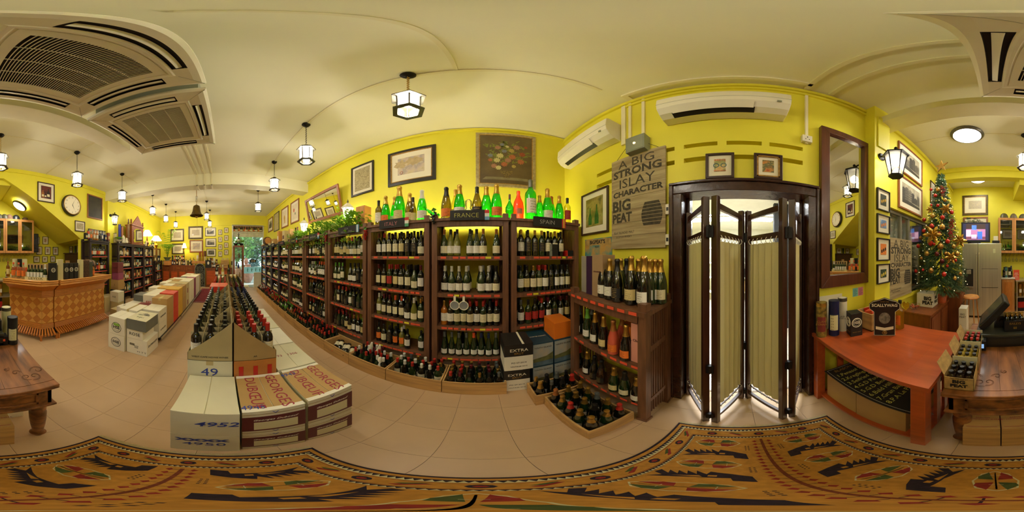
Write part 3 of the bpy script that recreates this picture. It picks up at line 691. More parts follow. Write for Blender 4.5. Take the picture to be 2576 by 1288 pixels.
frame('N', -2.23, -1.69, 2.72, 3.40, .035, BFR, ETCH, 'black framed architectural engraving above the wooden box on the ITALY side', mount=.1)
t = frame('N', -1.40, -.62, 2.71, 3.41, .055, BFR, MAPA, 'dark and gold framed old map of Asia above the ITALY shelf', mount=.17, inner=GOLDP)
mb = MB()
for k in range(46): mb.ball((-.32+.64*k/45, -.03, .062), .006, 6, 4); mb.ball((-.32+.64*k/45, -.03, .638), .006, 6, 4)
for k in range(40): mb.ball((-.328, -.03, .07+.56*k/39), .006, 6, 4); mb.ball((.328, -.03, .07+.56*k/39), .006, 6, 4)
mb.build('gilt_beading', GOLDP, t)['kind'] = 'stuff'
mb = MB()   # coastline patches and a compass rose
LND = mat('map_land', '#bda77a', .7, var=.1, scale=20)
mb.poly([(-.17+.10*math.cos(i/18*2*PI)*(1+.3*math.sin(i*2.1)), -.0135, .40+.08*math.sin(i/18*2*PI)*(1+.3*math.cos(i*1.7))) for i in range(18)]); mb.poly([(.05+.13*math.cos(i/22*2*PI)*(1+.3*math.sin(i*1.9)), -.0136, .42+.08*math.sin(i/22*2*PI)*(1+.3*math.cos(i*2.7))) for i in range(22)])
mb.build('map_land', LND, t); MB().torus((-.15, -.014, .225), .025, .004, 'Y', 14).build('compass_rose', mat('map_red', '#a8583a', .7, var=0), t)
t = frame('N', -.07, .76, 2.545, 3.61, .045, SILV, FLOR, 'large gilt framed tapestry of a flower bouquet above the FRANCE shelf', mount=0, inner=GOLDP)
# bouquet: flat stitched petals, leaves and a bowl
fc = [mat('stitch_'+n, c, .85, var=.15, scale=60) for n, c in (('cream','#c9bd7e'),('coral','#b0683e'),('rust','#9c4e2c'),('blue','#7c7f86'),('rose','#a9775c'),('gold','#b09a4e'))]
gm_ = mat('stitch_green', '#7e8436', .85, var=.2, scale=60)
rr = random.Random(3); leaf = MB(); 
def petal(mb, cx_, cz_, L_, w_, a, y=-.014):
    c, s = math.cos(a), math.sin(a); pts = [(0,0),(L_*.35,w_),(L_*.75,w_*.8),(L_,0),(L_*.75,-w_*.8),(L_*.35,-w_)]
    mb.poly([(cx_+p*c-q*s, y, cz_+p*s+q*c) for p, q in pts])
for i in range(120):
    a = rr.uniform(0, 2*PI); r = math.sqrt(rr.random()); petal(leaf, .30*r*math.cos(a), .60+.30*r*math.sin(a)*(1 if math.sin(a) > 0 else .55), rr.uniform(.05, .11), .011, rr.uniform(0, 2*PI), -.0136-.0002*(i % 5))
leaf.build('stitched_leaves', gm_, t)['kind'] = 'stuff'
for i, (fx, fz, fr, c) in enumerate(((-.09,.56,.055,0),(-.13,.47,.05,0),(.08,.55,.055,1),(.02,.48,.05,4),(.14,.76,.055,4),(.22,.62,.05,2),(.20,.47,.055,1),(-.17,.36,.045,4),(-.03,.66,.04,3),(-.12,.73,.045,4),(-.06,.80,.035,3),(.07,.68,.045,5),(-.22,.56,.04,3),(-.03,.40,.05,1),(-.11,.33,.045,0),(.10,.37,.035,5),(.01,.76,.03,0),(-.22,.47,.035,1),(.27,.78,.03,2))):
    mb = MB()
    for k in range(9): petal(mb, fx, fz, fr, fr*.26, k*2*PI/9+i, -.0155-.0003*(k % 3))
    mb.poly([(fx+fr*.25*math.cos(q), -.0168, fz+fr*.25*math.sin(q)) for q in [j*PI/4 for j in range(8)]]); mb.build('stitched_flower', fc[c], t)
mb = MB(); mb.poly([(-.09+.0,-.017,.28),(.09,-.017,.28),(.075,-.017,.225),(.03,-.017,.2),(.02,-.017,.17),(.055,-.017,.155),(-.055,-.017,.155),(-.02,-.017,.17),(-.03,-.017,.2),(-.075,-.017,.225)]); mb.build('stitched_bowl', mat('stitch_bronze', '#7d6a35', .8, var=.3, scale=50), t)
mb = MB(); mb.poly([(-.33,-.0138,.12),(.33,-.0138,.12),(.30,-.0138,.165),(-.28,-.0138,.165)]); mb.build('stitched_table', mat('stitch_table', '#857a56', .8, var=.2), t)
frame('N', -5.13, -4.48, 2.64, 3.41, .045, LFR, artmat('poppy_plate', ['#e2d6b8','#dccfb0','#e6dcc0'], 6), 'light wood framed poppy print, nearest to the leaning mirror', mount=.13)
frame('N', -6.05, -5.35, 2.63, 3.42, .045, LFR, artmat('lemon_plate', ['#e2d6b4','#dccfae','#e6dcc0'], 6), 'light wood framed print of a yellow lute shaped fruit', mount=.13)
frame('N', -7.05, -6.34, 2.64, 3.46, .03, BFR, artmat('tan_map_plate', ['#b8ab7e','#c7ba8c','#a39668'], 9), 'tall dark framed tan map between two wood framed prints', mount=0)
frame('N', -8.05, -7.24, 2.75, 3.44, .05, LFR, PHOTO, 'wood framed grey print nearest the garden door', mount=.17)
for (x, z, c, s) in ((-4.86, 3.08, '#c8503a', .07), (-4.76, 2.95, '#6b7a4a', .05), (-5.72, 3.0, '#cda238', .11), (-5.70, 2.86, '#cda238', .07)):
    mb = MB(); mb.poly([(x+s*.6*math.cos(i/10*2*PI), WN-.0135, z+s*math.sin(i/10*2*PI)) for i in range(10)])
    par = [o for o in bpy.data.objects if o.get('label') and (('poppy' in o['label']) if x > -5.3 else ('lute' in o['label']))][0]
    mb.build('painted_motif', mat('motif_'+c[1:], c, .7, var=.2, scale=40), par, world=True)
# mirror hung tilting forward
t = T('wall_mirror', 'wooden framed mirror hung tilting forward above the ivy on the shelves', 'mirror', (-3.12, 2.175, 2.42)); t.rotation_euler = (.20, 0, 0)
mb = MB(); a, h, fw = .68, .66, .06
for pts in ([(-a,0),(a,0),(a-fw,fw),(-a+fw,fw)], [(a,h),(-a,h),(-a+fw,h-fw),(a-fw,h-fw)], [(-a,h),(-a,0),(-a+fw,fw),(-a+fw,h-fw)], [(a,0),(a,h),(a-fw,h-fw),(a-fw,fw)]): mb.extr([(x, -.03, z) for x, z in pts], (0, .03, 0))
mb.build('frame_moulding', LFR, t, bevel=.004); MB().box(-a+.04, -.012, .04, a-.04, -.006, h-.04).build('mirror_glass', MIRROR, t)

# ================================================================== ON TOP OF THE NORTH SHELVES
GRN = glassmat('backlit_green_glass', '#3fd03a', .72, gloss=.1); OLI = glassmat('backlit_olive_glass', '#a89a28', .75, gloss=.1); YEL = glassmat('backlit_straw_glass', '#e6e070', .8, gloss=.1)
ORG = glassmat('backlit_orange_glass', '#ff7a3c', .7, gloss=.1); CLR = glassmat('frosted_decanter_glass', '#fff8d8', .8, gloss=.2)
GF = CD['gold']; tops = [(952.7,505,'bordeaux',OLI,'black','white','olive bottle with plain white label beside the tall wooden box'),(970.4,494,'sparkling',GRN,'gold','orange','slim green bottle with a gold neck second from the wooden box'),
 (993,496,'sparkling',GRN,'gold','white','green bottle half hidden behind the big magnum'),(1005,470,'sparkling',GRN,'gold','buff','big green magnum with gold neck left of the ITALY sign'),
 (1031,487,'sparkling',OLI,'gold','buff','olive bottle with gold neck above the ITALY sign'),(1039,497,'burgundy',OLI,'black','buff','darker olive bottle standing close beside the gold necked one'),
 (1061.7,479,'sparkling',GRN,'white','white','green bottle with silver neck above the ITALY flag'),(1122.7,472,'sparkling',OLI,'black','orange','broad olive magnum with yellow label beside the tilted green flask'),
 (1146,478,'burgundy',YEL,'gold','buff','pale straw bottle behind the broad olive magnum'),(1155.8,466,'sparkling',GRN,'gold','white','green magnum with gold neck above the F of FRANCE'),
 (1199.9,471,'burgundy',OLI,'black','black','olive magnum with oval dark label above the FRANCE sign'),(1223.4,470,'sparkling',GRN,'gold','black','green magnum with a blue neck medal above the FRANCE flag'),
 (1249,465,'sparkling',GRN,'gold','orange','green magnum with wide orange label right of the FRANCE sign'),(1357.3,492,'sparkling',GRN,'gold','black','slim green bottle next to the giant green bottle'),
 (1377.6,475.6,'sparkling',GRN,'gold','white','green magnum with cream label above the SPAIN sign'),(1387,495,'sparkling',GRN,'copper','black','green bottle half behind the magnum above SPAIN'),
 (1407,493.5,'sparkling',GRN,'gold','black','green bottle with gold neck last but one before the corner'),(1427,499,'bordeaux',YEL,'black','red','straw coloured bottle with brown label in the corner')]
for i, (px, py, kd, gm, cp, lb, lab) in enumerate(tops):
    yy = 1.86 if i not in (2, 8, 15) else 1.98; x, zt = onY(px, py, yy); s = (zt-STOP)/PROF[kd][0][-1][1]
    bottle(kd, gm, CD[cp], LD[lb] if lb != 'black' or i == 10 else None, (x, yy, STOP+.0005), lab, 'empty display bottles on the shelf tops', random.uniform(-.2, .2), sc=s, name='display_bottle')
x, zt = onY(1334.7, 454, 1.87); bottle('bordeaux', GRN, CD['grey'], LD['white'], (x, 1.87, STOP+.0005), 'giant green glass bottle with paper label on the SPAIN shelf top', 'empty display bottles on the shelf tops', .2, sc=(zt-STOP)/.30, name='display_bottle')
x, zt = onY(1304, 486, 1.86); t = T('display_bottle', 'glowing orange glass flagon beside the giant green bottle', 'bottle', (x, 1.86, STOP)); MB().lathe([(.04,0),(.062,.02),(.066,.16),(.055,.24),(.03,.30),(.02,.34),(.022,.37),(.02,.39)], 18).build('glass_body', ORG, t, smooth=True)
mb = MB(); mb.lathe([(.0668,.08),(.0668,.15)], 10, a0=-PI/2-.5, a1=-PI/2+.5, caps=False); mb.build('paper_label', mat('pink_label', '#e0886a', .6, var=.1), t)
x, zt = onY(1178.6, 499, 1.88); t = T('decanter', 'stacked clear crystal decanter lit from behind over FRANCE', 'decanter', (x, 1.88, STOP)); MB().lathe([(.04,0),(.045,.03),(.03,.05),(.045,.09),(.045,.14),(.03,.16),(.04,.19),(.04,.25),(.02,.27)], 14).build('glass_body', CLR, t, smooth=True)
x, zt = onY(1282, 500, 1.84); t = T('display_bottle', 'round green jug with a dark stopper and grapes between FRANCE and SPAIN', 'bottle', (x, 1.84, STOP)); MB().lathe([(.02,0),(.03,.06),(.05,.11),(.048,.16),(.025,.21),(.013,.24),(.013,.27)], 14).build('glass_body', GRN, t, smooth=True); MB().cyl(0, 0, .27, .33, .014, 10).build('stopper', DARKW, t)
x, zt = onY(1093, 515, 1.88); t = T('display_bottle', 'ribbed green glass flask lying tilted above the gap by FRANCE', 'bottle', (x+.04, 1.88, STOP+.05)); t.rotation_euler = (0, -.85, .2); MB().lathe([(.05,0),(.055,.03),(.025,.05),(.03,.08),(.018,.10),(.024,.13),(.014,.15),(.012,.22),(.015,.23)], 14).build('glass_body', GRN, t, smooth=True)
# fluorescent battens behind the bottles light the wall
for i, (a, b) in enumerate(((-1.38, -.60), (-.50, .26), (.36, 1.12))):
    t = T('light_batten', 'glowing tube light hidden behind the bottles above '+['ITALY', 'FRANCE', 'SPAIN'][i], 'light', ((a+b)/2, 2.10, STOP+.001)); l = (b-a)/2
    MB().box(-l, -.02, 0, l, .02, .03).build('batten_body', WHITE, t); mb = MB(); mb.bar((-l+.03, 0, .045), (l-.03, 0, .045), .013, 8); mb.build('glow_tube', TUBE, t)
t = T('wooden_box', 'tall orange wooden gift box standing behind the ivy by ITALY', 'box', (onY(917, 560, 1.9)[0]-.02, 1.9, STOP)); MB().box(-.09, -.08, 0, .09, .08, .37).build('box_body', PINE2, t, bevel=.004); MB().box(-.07, -.083, .03, .07, -.08, .34).build('sliding_lid', PINE2, t)
def post_lantern(x, y, z, s, label, power):
    t = T('table_lantern', label, 'lamp', (x, y, z)); t.scale = (s,)*3
    mb = MB(); mb.lathe([(.07,0),(.07,.02),(.03,.03),(.02,.06),(.05,.08)], 8); mb.build('lantern_foot', PEWTER, t); mb = MB(); mb.lathe([(.125,.34),(.13,.36),(.10,.38),(.05,.43),(.02,.45)], 6); mb.build('lantern_cap', WHITE, t); MB().lathe([(.02,.45),(.012,.47),(.02,.485),(.008,.51),(.002,.53)], 8).build('finial', PEWTER, t)
    mb = MB()
    for k in range(6):
        a = k*PI/3; mb.bar((.06*math.cos(a), .06*math.sin(a), .09), (.11*math.cos(a), .11*math.sin(a), .35), .006, 5)
    mb.torus((0,0,.09), .06, .007, 'Z', 6); mb.torus((0,0,.35), .11, .007, 'Z', 6); mb.build('lantern_frame', PEWTER, t)
    MB().lathe([(.055,.09),(.105,.345)], 6, caps=False).build('glass_panes', LANTG, t); MB().ball((0,0,.22), .035).build('bulb', BULB, t, smooth=True)
    light('POINT', 'lantern_light', (x, y, z+.22*s), power, size=.05)
post_lantern(onY(875, 500, 1.95)[0], 1.95, STOP+.12, .95, 'white capped post lantern rising from the ivy beside the wooden box', 5)
post_lantern(onY(765, 550, 1.95)[0], 1.95, STOP+.10, .95, 'post lantern with leaded glass under the near corner of the mirror', 5)
# ivy and grapes
def ivy(name, x0, x1, z0, z1, yc, n, label, cat='plant', m=GREEN, hang=0.):
    t = T(name, label, cat, ((x0+x1)/2, yc, STOP)); mb = MB(); st = MB(); rr = random.Random(int(abs(x0)*100))
    for i in range(n):
        x = rr.uniform(x0, x1); u = rr.random(); z = z0+(z1-z0)*u*(1-abs((x-x0)/(x1-x0)-.5)*.8); y = yc+rr.uniform(-.16, .10)
        if rr.random() < hang: z = STOP-rr.uniform(0, .22); y = 1.66
        s = rr.uniform(.028, .052); a = rr.uniform(0, 2*PI); e = rr.uniform(-.9, .4); c, q = math.cos(a), math.sin(a)
        pts = [(0,0),(s*.5,s*.55),(s*1.2,s*.25),(s*1.6,0),(s*1.2,-s*.25),(s*.5,-s*.55)]
        mb.poly([(x+p*c-r*q, y+(p*q+r*c)*math.cos(e), z+(p*q+r*c)*math.sin(e)+.3*abs(r)) for p, r in pts])
        if i % 12 == 0: st.path([(x, y, z), ((x+x0+x1)/3*.6+x*.4, yc, STOP+.02+.3*(z-STOP)), ((x0+x1)/2+rr.uniform(-.2, .2), yc, STOP)], .003, 4)
    mb.build('leaves', LEAF if m is GREEN else m, t, world=True)['kind'] = 'stuff'; st.build('stems', GREEN2, t, world=True)
    MB().lathe([(.06,0),(.09,.09),(.085,.10)], 12).build('pot', BLACK, t)
    return t
ivy('trailing_ivy', -2.35, -1.55, 1.97, 2.32, 1.86, 620, 'trailing ivy spilling over the USA ARGENTINA shelf top', hang=.05)
ivy('trailing_ivy', -3.3, -2.35, 1.97, 2.28, 1.86, 620, 'trailing ivy in front of the leaning mirror, above the fifth shelf', hang=.12)
ivy('trailing_ivy', -4.3, -3.35, 1.97, 2.22, 1.86, 560, 'trailing ivy hanging lowest, above the sixth shelf', hang=.18)
RB = mat('red_grape', '#a82c22', .25, var=.2); GB = mat('green_grape', '#8a9a3c', .25, var=.2); BBk = mat('black_grape', '#20261c', .25, var=.2)
for i, (x, z, m, n, lab) in enumerate(((-1.44, 1.90, RB, 26, 'bunch of red artificial grapes hanging between ITALY and USA shelves'), (-2.34, 1.92, RB, 18, 'bunch of dark red grapes beside the USA ARGENTINA sign'), (-4.12, 1.88, RB, 16, 'small red grape bunch hanging on the far ivy'),
        (-3.23, 1.86, GB, 20, 'bunch of green artificial grapes hanging under the ivy'), (-2.42, 1.95, GB, 14, 'green grapes beside the red bunch near the USA sign'), (-.50, 2.03, BBk, 18, 'bunch of black grapes at the corner of the FRANCE shelf top'), (-5.86, 1.88, GB, 14, 'faded green grapes hanging on a far shelf post'), (-4.97, 1.88, GB, 14, 'yellow green grapes hanging next to the orange gift box'))):
    t = T('grape_bunch', lab, 'fruit', (x, YF-.03, z)); mb = MB(); rr = random.Random(i)
    for k in range(n): q = k/n; mb.ball((rr.uniform(-.035, .035)*(1-q), rr.uniform(-.02, .02), -q*.13), .012, 7, 5)
    mb.build('grapes', m, t, smooth=True); mb = MB(); mb.bar((0,0,0), (.01,.03,.05), .003); mb.poly([(-.03,0,.02),(0,-.01,.05),(.035,0,.03),(.01,-.01,0)]); mb.build('stalk', GREEN, t)
t = T('glass_bowl', 'clear glass bowl standing in the ivy at the USA shelf', 'bowl', (-2.18, 1.78, STOP)); MB().lathe([(.05,0),(.10,.05),(.11,.10),(.09,.15)], 18, caps=False).build('bowl', GLASS, t, smooth=True)
# small barrel on stand, gift boxes over the far bays
def barrel(loc, r, l, axis, label, stand=True):
    t = T('wooden_barrel', label, 'barrel', loc); k = 18; s = MB(); 
    pr = [(r*.80, -l/2), (r*.93, -l/4), (r, 0), (r*.93, l/4), (r*.80, l/2)]
    M = Matrix.Translation((0, 0, r+.06)) @ Matrix.Rotation(PI/2, 4, 'Y' if axis == 'X' else 'X')
    for i in range(k):     # staves one by one
        st = MB(); st.M = M; st.lathe(pr, 2, a0=i*2*PI/k+.01, a1=(i+1)*2*PI/k-.01, caps=False); st.build('stave', BARW, t)
    hd = MB(); hd.M = M; hd.lathe([(r*.77, -l/2+.012), (.001, -l/2+.012)], 18, caps=False); hd.lathe([(r*.77, l/2-.012), (.001, l/2-.012)], 18, caps=False); hd.lathe([(r*.76,-l/2+.012),(r*.97,0),(r*.76,l/2-.012)], 18, caps=False); hd.build('barrel_head', PINE2, t)
    for q in (-.45, -.22, .22, .45): hp = MB(); hp.M = M; rr_ = (r*.82 if abs(q) > .4 else r*.945)+.004; hp.lathe([(rr_, q*l-.012), (rr_, q*l+.012)], 18, caps=False); hp.build('hoop', IRON, t)
    if stand:
        for d in (-l*.28, l*.28):
            MB().box(*((d-.02, -r*.8, 0, d+.02, r*.8, .075) if axis == 'X' else (-r*.8, d-.02, 0, r*.8, d+.02, .075))).build('cradle', DARKW, t)
    return t
BARW = mat('barrel_oak', '#7a5128', .5, var=.25, scale=4, stretch=(1, 6, 6))
x, z = onY(672, 590, 1.85); barrel((x, 1.85, STOP+.001), .19, .42, 'X', 'small oak barrel on its cradle at the end of the shelf tops')
for i, (px, w, h, m, lab) in enumerate(((704, .15, .42, PINE2, 'tall orange gift box on a far shelf top beside the ivy'), (718, .2, .36, CARDL, 'cream paper bag box just past the tall orange gift box'), (690, .26, .22, CARD, 'wide brown wooden box between barrel and orange gift box'), (733, .10, .34, PINE, 'narrow pine gift box with red print next to the ivy'), (662, .18, .12, PINE, 'low pine box at the very end beyond the barrel'), (680, .2, .1, CARDL, 'low pale box next to the barrel cradle'))):
    x, z = onY(px, 600, 1.8); t = T('gift_box', lab, 'box', (x, 1.8, STOP)); MB().box(-w/2, -.07, 0, w/2, .07, h).build('box_body', m, t, bevel=.003); MB().box(-w*.3, -.073, h*.3, w*.3, -.07, h*.6).build('printed_panel', [LD['white'], MAROON, LD['cream']][i % 3], t)
for i, (px, cp, lab) in enumerate(((742, 'black', 'dark display bottle standing in the far ivy'), (747, 'dark red', 'slim dark bottle behind the dark display bottle in the ivy'), (713, 'black', 'dark bottle standing between orange box and bag box'))):
    x, z = onY(px, 600, 1.9); bottle('bordeaux', DG, CD[cp], LD['cream'], (x, 1.92, STOP), lab, 'display bottles on far shelf tops', sc=1.3, parts=False, name='display_bottle')

# ================================================================== EAST WALL
def split_ac(y0, y1, z0, z1, label):
    t = T('wall_air_conditioner', label, 'air conditioner', (WE, (y0+y1)/2, z0), RZ['E']); a = (y1-y0)/2; h = z1-z0
    prof = [(0,.0),(-.10,0),(-.16,.03),(-.205,.09),(-.215,.16),(-.205,h-.02),(-.18,h),(0,h)]
    mb = MB(); mb.extr([(-a, y, z) for y, z in prof], (2*a, 0, 0)); mb.build('casing', WHITE, t, bevel=.006)
    mb = MB(); mb.extr([(-a+.10, y, z) for y, z in ((-.100,-.003),(-.158,.026),(-.152,.034),(-.09,.004))], (2*a-.34, 0, 0)); mb.build('air_outlet', BLACK, t)
    mb = MB(); mb.extr([(-a+.11, y, z) for y, z in ((-.157,.012),(-.213,.080),(-.219,.078),(-.163,.006))], (2*a-.36, 0, 0)); mb.build('louvre_flap', WHITE, t)
    mb = MB(); mb.box(-a-.001, -.214, .155, a+.001, -.2155, .158); mb.build('panel_seam', GREYM, t)
    mb = MB(); mb.box(a-.10, -.213, .085, a-.07, -.2165, .11); mb.build('receiver_window', GREYM, t)
    return t
split_ac(1.07, 2.03, 2.94, 3.25, 'white wall air conditioner near the corner above the champagne picture')
split_ac(-.36, .56, 2.94, 3.23, 'white wall air conditioner above the brown doorway')
# planked sign with poster lettering (the bearded mascot is left out)
def plank_sign(loc, rz, w, h, label, wires=True, tilt=0.):
    t = T('plank_sign', label, 'sign', loc); t.rotation_euler = (tilt, 0, rz); n = 8; hp = h/n
    wm = mat('weathered_plank', '#b7a67c', .7, var=.22, scale=4, stretch=(.7, 6, 9), bump=.1, dark='#8a7650')
    for i in range(n): MB().box(-w/2, -.02, i*hp+.0012, w/2, 0, (i+1)*hp-.0012).build('plank', wm, t)
    im = mat('faded_sign_ink', '#4a4230', .8, var=.25, scale=30); f = w/.6
    for s, z, sz, b, sx in (('A BIG', .905, .15, 0, 1.1), ('STRONG', .79, .125, .004, 1.08), ('ISLAY', .665, .15, 0, 1.1), ('CHARACTER', .555, .085, .003, 1.12)):
        text(s, sz*f, im, t, (0, -.0206, z*h), bold=b, sx=sx)
    text('BIG', .16*f, im, t, (-.17*f, -.0206, .425*h), bold=.006, sx=.95); text('PEAT', .125*f, im, t, (-.165*f, -.0206, .30*h), bold=.005, sx=.85)
    text('ISLAY BLENDED MALT', .032*f, im, t, (-.14*f, -.0206, .155*h), sx=.8); text('SCOTCH WHISKY', .03*f, im, t, (-.14*f, -.0206, .115*h), sx=.8)
    mb = MB()
    for k in range(7):      # plain printed barrel in place of the mascot
        zc = .20*h+k*.032*f; wv = (.075+.03*math.sin(PI*(k+.5)/7))*f; wn = (.075+.03*math.sin(PI*(k+1.4)/7))*f; mb.poly([(.17*f-wv, -.0207, zc), (.17*f+wv, -.0207, zc), (.17*f+wn, -.0207, zc+.027*f), (.17*f-wn, -.0207, zc+.027*f)])
    mb.build('printed_barrel', im, t)
    if wires: mb = MB(); mb.bar((-w/2+.06, -.01, h), (-.03, -.03, h+.20), .0025, 4); mb.bar((w/2-.06, -.01, h), (.0, -.03, h+.20), .0025, 4); mb.build('hanging_wire', INK, t)
    return t
plank_sign((WE-.012, .868, 1.62), RZ['E'], .60, 1.01, 'big weathered plank sign reading A BIG STRONG ISLAY CHARACTER beside the doorway')
plank_sign((WE-.03, -1.90, .985), RZ['E'], .56, .80, 'second plank sign leaning against the window behind the pilaster', wires=False)
t = T('junction_box', 'grey metal junction box that the plank sign hangs from', 'electrical box', (WE, .83, 2.62), RZ['E']); MB().box(-.10, -.10, 0, .10, 0, .21).build('box_body', GREYM, t, bevel=.003); MB().box(-.09, -.103, .01, .09, -.1, .2).build('cover', GREYM, t); mb = MB(); mb.ball((0, -.103, .10), .014); mb.build('indicator', mat('indicator_glow', '#ffd9a0', .5, var=0, emit=1.5), t)
frame('E', 1.235, 1.725, 1.81, 2.36, .022, DBR, artmat('champagne_photo', ['#5a6a1e','#7a6b2a','#a09248','#4a4a1c'], 6), 'framed photograph of two green bottles between rack and plank sign', mount=.14)
par = [o for o in bpy.data.objects if o.get('label','').startswith('framed photograph of two')][0]
for dx, s in ((-.07, .9), (.05, 1.0)):
    mb = MB(); mb.poly([(dx+p*s, -.0135, .12+q*s) for p, q in ((-.035,0),(.035,0),(.035,.10),(.012,.17),(.010,.24),(-.010,.24),(-.012,.17),(-.035,.10))]); mb.build('printed_bottle', mat('print_green', '#2f6a1e', .5, var=.3, scale=20), par)
t = T('map_print', "unframed coloured map print titled BIGPEAT'S, just above the rack", 'picture', (WE, 1.425, 1.42), RZ['E']); MB().box(-.235, -.008, 0, .235, -.001, .335).build('print', artmat('treasure_map', ['#3f7f86','#5b938a','#c49a4e','#b5823c'], 5), t)
MB().box(-.225, -.010, .255, .225, -.008, .325).build('title_band', mat('map_border', '#c2a05c', .7, var=.2, scale=20), t); text("BIGPEAT'S", .06, INK, t, (0, -.0105, .29), bold=.002); text('ISLAY', .03, INK, t, (.0, -.0105, .235))
KEEN = artmat('mustard_print', ['#c9a052','#d8b878','#8f9a58','#c06a40'], 14)
for i, (y0, y1, lab) in enumerate(((.02, .235, 'small framed mustard advertisement standing on the door frame, nearer the plank sign'), (-.345, -.125, 'small framed red and gold print standing on the door frame, nearer the mirror'))):
    t = frame('E', y0, y1, 2.176, 2.435, .022, DBR, KEEN if i == 0 else artmat('train_print', ['#a33a22','#c98a3a','#4a5a3a','#d8b46a'], 16), lab, mount=.2, off=.02, inner=None if i == 0 else GOLDP)
    if i == 0: text("KEEN'S", .026, REDINK, t, (0, -.0135, .185)); text('MUSTARD', .02, REDINK, t, (0, -.0135, .075)); mb = MB(); mb.torus((-.028, -.0135, .13), .02, .003, 'Y', 12); mb.torus((.028, -.0135, .13), .02, .003, 'Y', 12); mb.build('printed_medallions', mat('print_teal', '#3f6f78', .6, var=0), t)
t = T('socket_outlet', 'white surface mounted socket beside the tall mirror', 'socket', (WE, -.555, 2.67), RZ['E']); MB().box(-.045, -.04, 0, .045, 0, .09).build('socket_box', WHITE, t, bevel=.004)
mb = MB(); mb.box(-.004,-.041,.055,.004,-.04,.07); mb.box(-.02,-.041,.03,-.012,-.04,.038); mb.box(.012,-.041,.03,.02,-.04,.038); mb.build('socket_holes', INK, t)
for i, z in enumerate((1.90, 1.64)):
    t = T('wall_switch', ['upper', 'lower'][i]+' white wall switch squeezed between plank sign and door frame', 'switch', (WE, .553, z), RZ['E']); MB().box(-.016, -.03, 0, .03, 0, .09).build('switch_box', WHITE, t, bevel=.003); MB().box(-.008, -.033, .03, .01, -.03, .06).build('rocker', BLACK, t)
# tall mirror
t = T('tall_wall_mirror', 'tall mirror in a heavy dark wood frame beside the doorway', 'mirror', (WE, -.975, 1.27), RZ['E']); a, h, fw = .295, 1.70, .085
for nm, pts in (('frame_rail', [(-a,0),(a,0),(a-fw,fw*1.3),(-a+fw,fw*1.3)]), ('frame_rail', [(a,h),(-a,h),(-a+fw,h-fw),(a-fw,h-fw)]), ('frame_stile', [(-a,h),(-a,0),(-a+fw,fw*1.3),(-a+fw,h-fw)]), ('frame_stile', [(a,0),(a,h),(a-fw,h-fw),(a-fw,fw*1.3)])):
    MB().extr([(x, -.05, z) for x, z in pts], (0, .05, 0)).build(nm, MIRW, t, bevel=.004)
MB().box(-a+.06, -.02, .08, a-.06, -.01, h-.06).build('mirror_glass', MIRROR, t)
# four small pictures on the pilaster, two note cards
pc = [artmat('small_art_1', ['#1f2a24','#2b3a30','#3a3424'], 20), artmat('small_art_2', ['#5c7fae','#6f90bc','#8a9ab0'], 12), artmat('small_art_3', ['#df7a2c','#e88a3c','#d86a24'], 12), artmat('small_art_4', ['#28382c','#344a38','#243028'], 14)]
for i, (z0, z1) in enumerate(((2.045,2.30),(1.79,2.0),(1.50,1.74),(1.255,1.465))):
    t = frame('E', -1.478, -1.262, z0, z1, .012, BFR, pc[i], 'small black framed picture on the pilaster, '+['topmost of four, dark print','second from top, blue print','third from top, orange print','lowest of four, dark green print'][i], mount=.22, plane=1.10)
    mb = MB(); c = [(0,.5,.6),(-.2,.45,.5),(0,.45,.4),(.1,.5,.4)][i]
    for q in range(3): mb.poly([(-.03+.03*q+.012*math.cos(j*PI/4), -.0135, (z1-z0)*(.42+.05*q)+.02*math.sin(j*PI/4)) for j in range(8)])
    mb.build('printed_motif', [CD['gold'], mat('motif_orange', '#e08a3a', .6, var=0), INK, mat('motif_yellow', '#d8c24a', .6, var=0)][i], t)
for i, (m, c) in enumerate((('note_blue', '#7fc4c0'), ('note_pink', '#e08aa0'))):
    t = T('note_card', ['blue', 'pink'][i]+' handwritten note card stuck below the tall mirror', 'note', (WE, -1.10-.075*i, 1.13-.0), RZ['E']); MB().box(-.035, -.002, 0, .035, 0, .09).build('card', mat(m, c, .7, var=.03), t); mb = MB(); [mb.box(-.025, -.0026, .012+.014*q, .012+.013*((q*7) % 2), -.002, .015+.014*q) for q in range(5)]; mb.build('handwriting', INK, t)['kind'] = 'stuff'
# wall lantern on the pilaster and the one by the beam
def wall_lantern(x, y, z, rz, label, watts):
    t = T('wall_lantern', label, 'lamp', (x, y, z), rz)     # local -y points into the room; origin at the wall plate
    mb = MB(); mb.lathe([(.05,0),(.055,.01),(.04,.025)], 14); o = mb.build('wall_plate', IRON, t); o.rotation_euler = (PI/2, 0, 0)
    MB().path([(0,-.02,0),(0,-.08,.03),(0,-.14,.03),(0,-.19,.02)], .012, 8).build('bracket_arm', IRON, t)
    mb = MB(); mb.lathe([(.135,-.06),(.138,-.045),(.10,-.02),(.05,.015),(.02,.03),(.012,.05),(.022,.06),(.008,.08)], 6, 0, -.19); mb.build('lantern_cap', IRON, t); MB().lathe([(.075,-.345),(.08,-.33),(.07,-.32)], 6, 0, -.19).build('base_ring', IRON, t)
    mb = MB()
    for k in range(6): a = k*PI/3; mb.bar((.066*math.cos(a), -.19+.066*math.sin(a), -.33), (.115*math.cos(a), -.19+.115*math.sin(a), -.06), .006, 5)
    mb.build('lantern_frame', IRON, t); MB().lathe([(.062,-.325),(.11,-.062)], 6, 0, -.19, caps=False).build('glass_panes', LANTG, t)
    MB().ball((0,-.19,-.16), .035, sz=1.5).build('bulb', BULB, t, smooth=True)
    c, s = math.cos(rz), math.sin(rz); light('POINT', 'lantern_light', (x+.19*s, y-.19*c, z-.17), watts, size=.05)
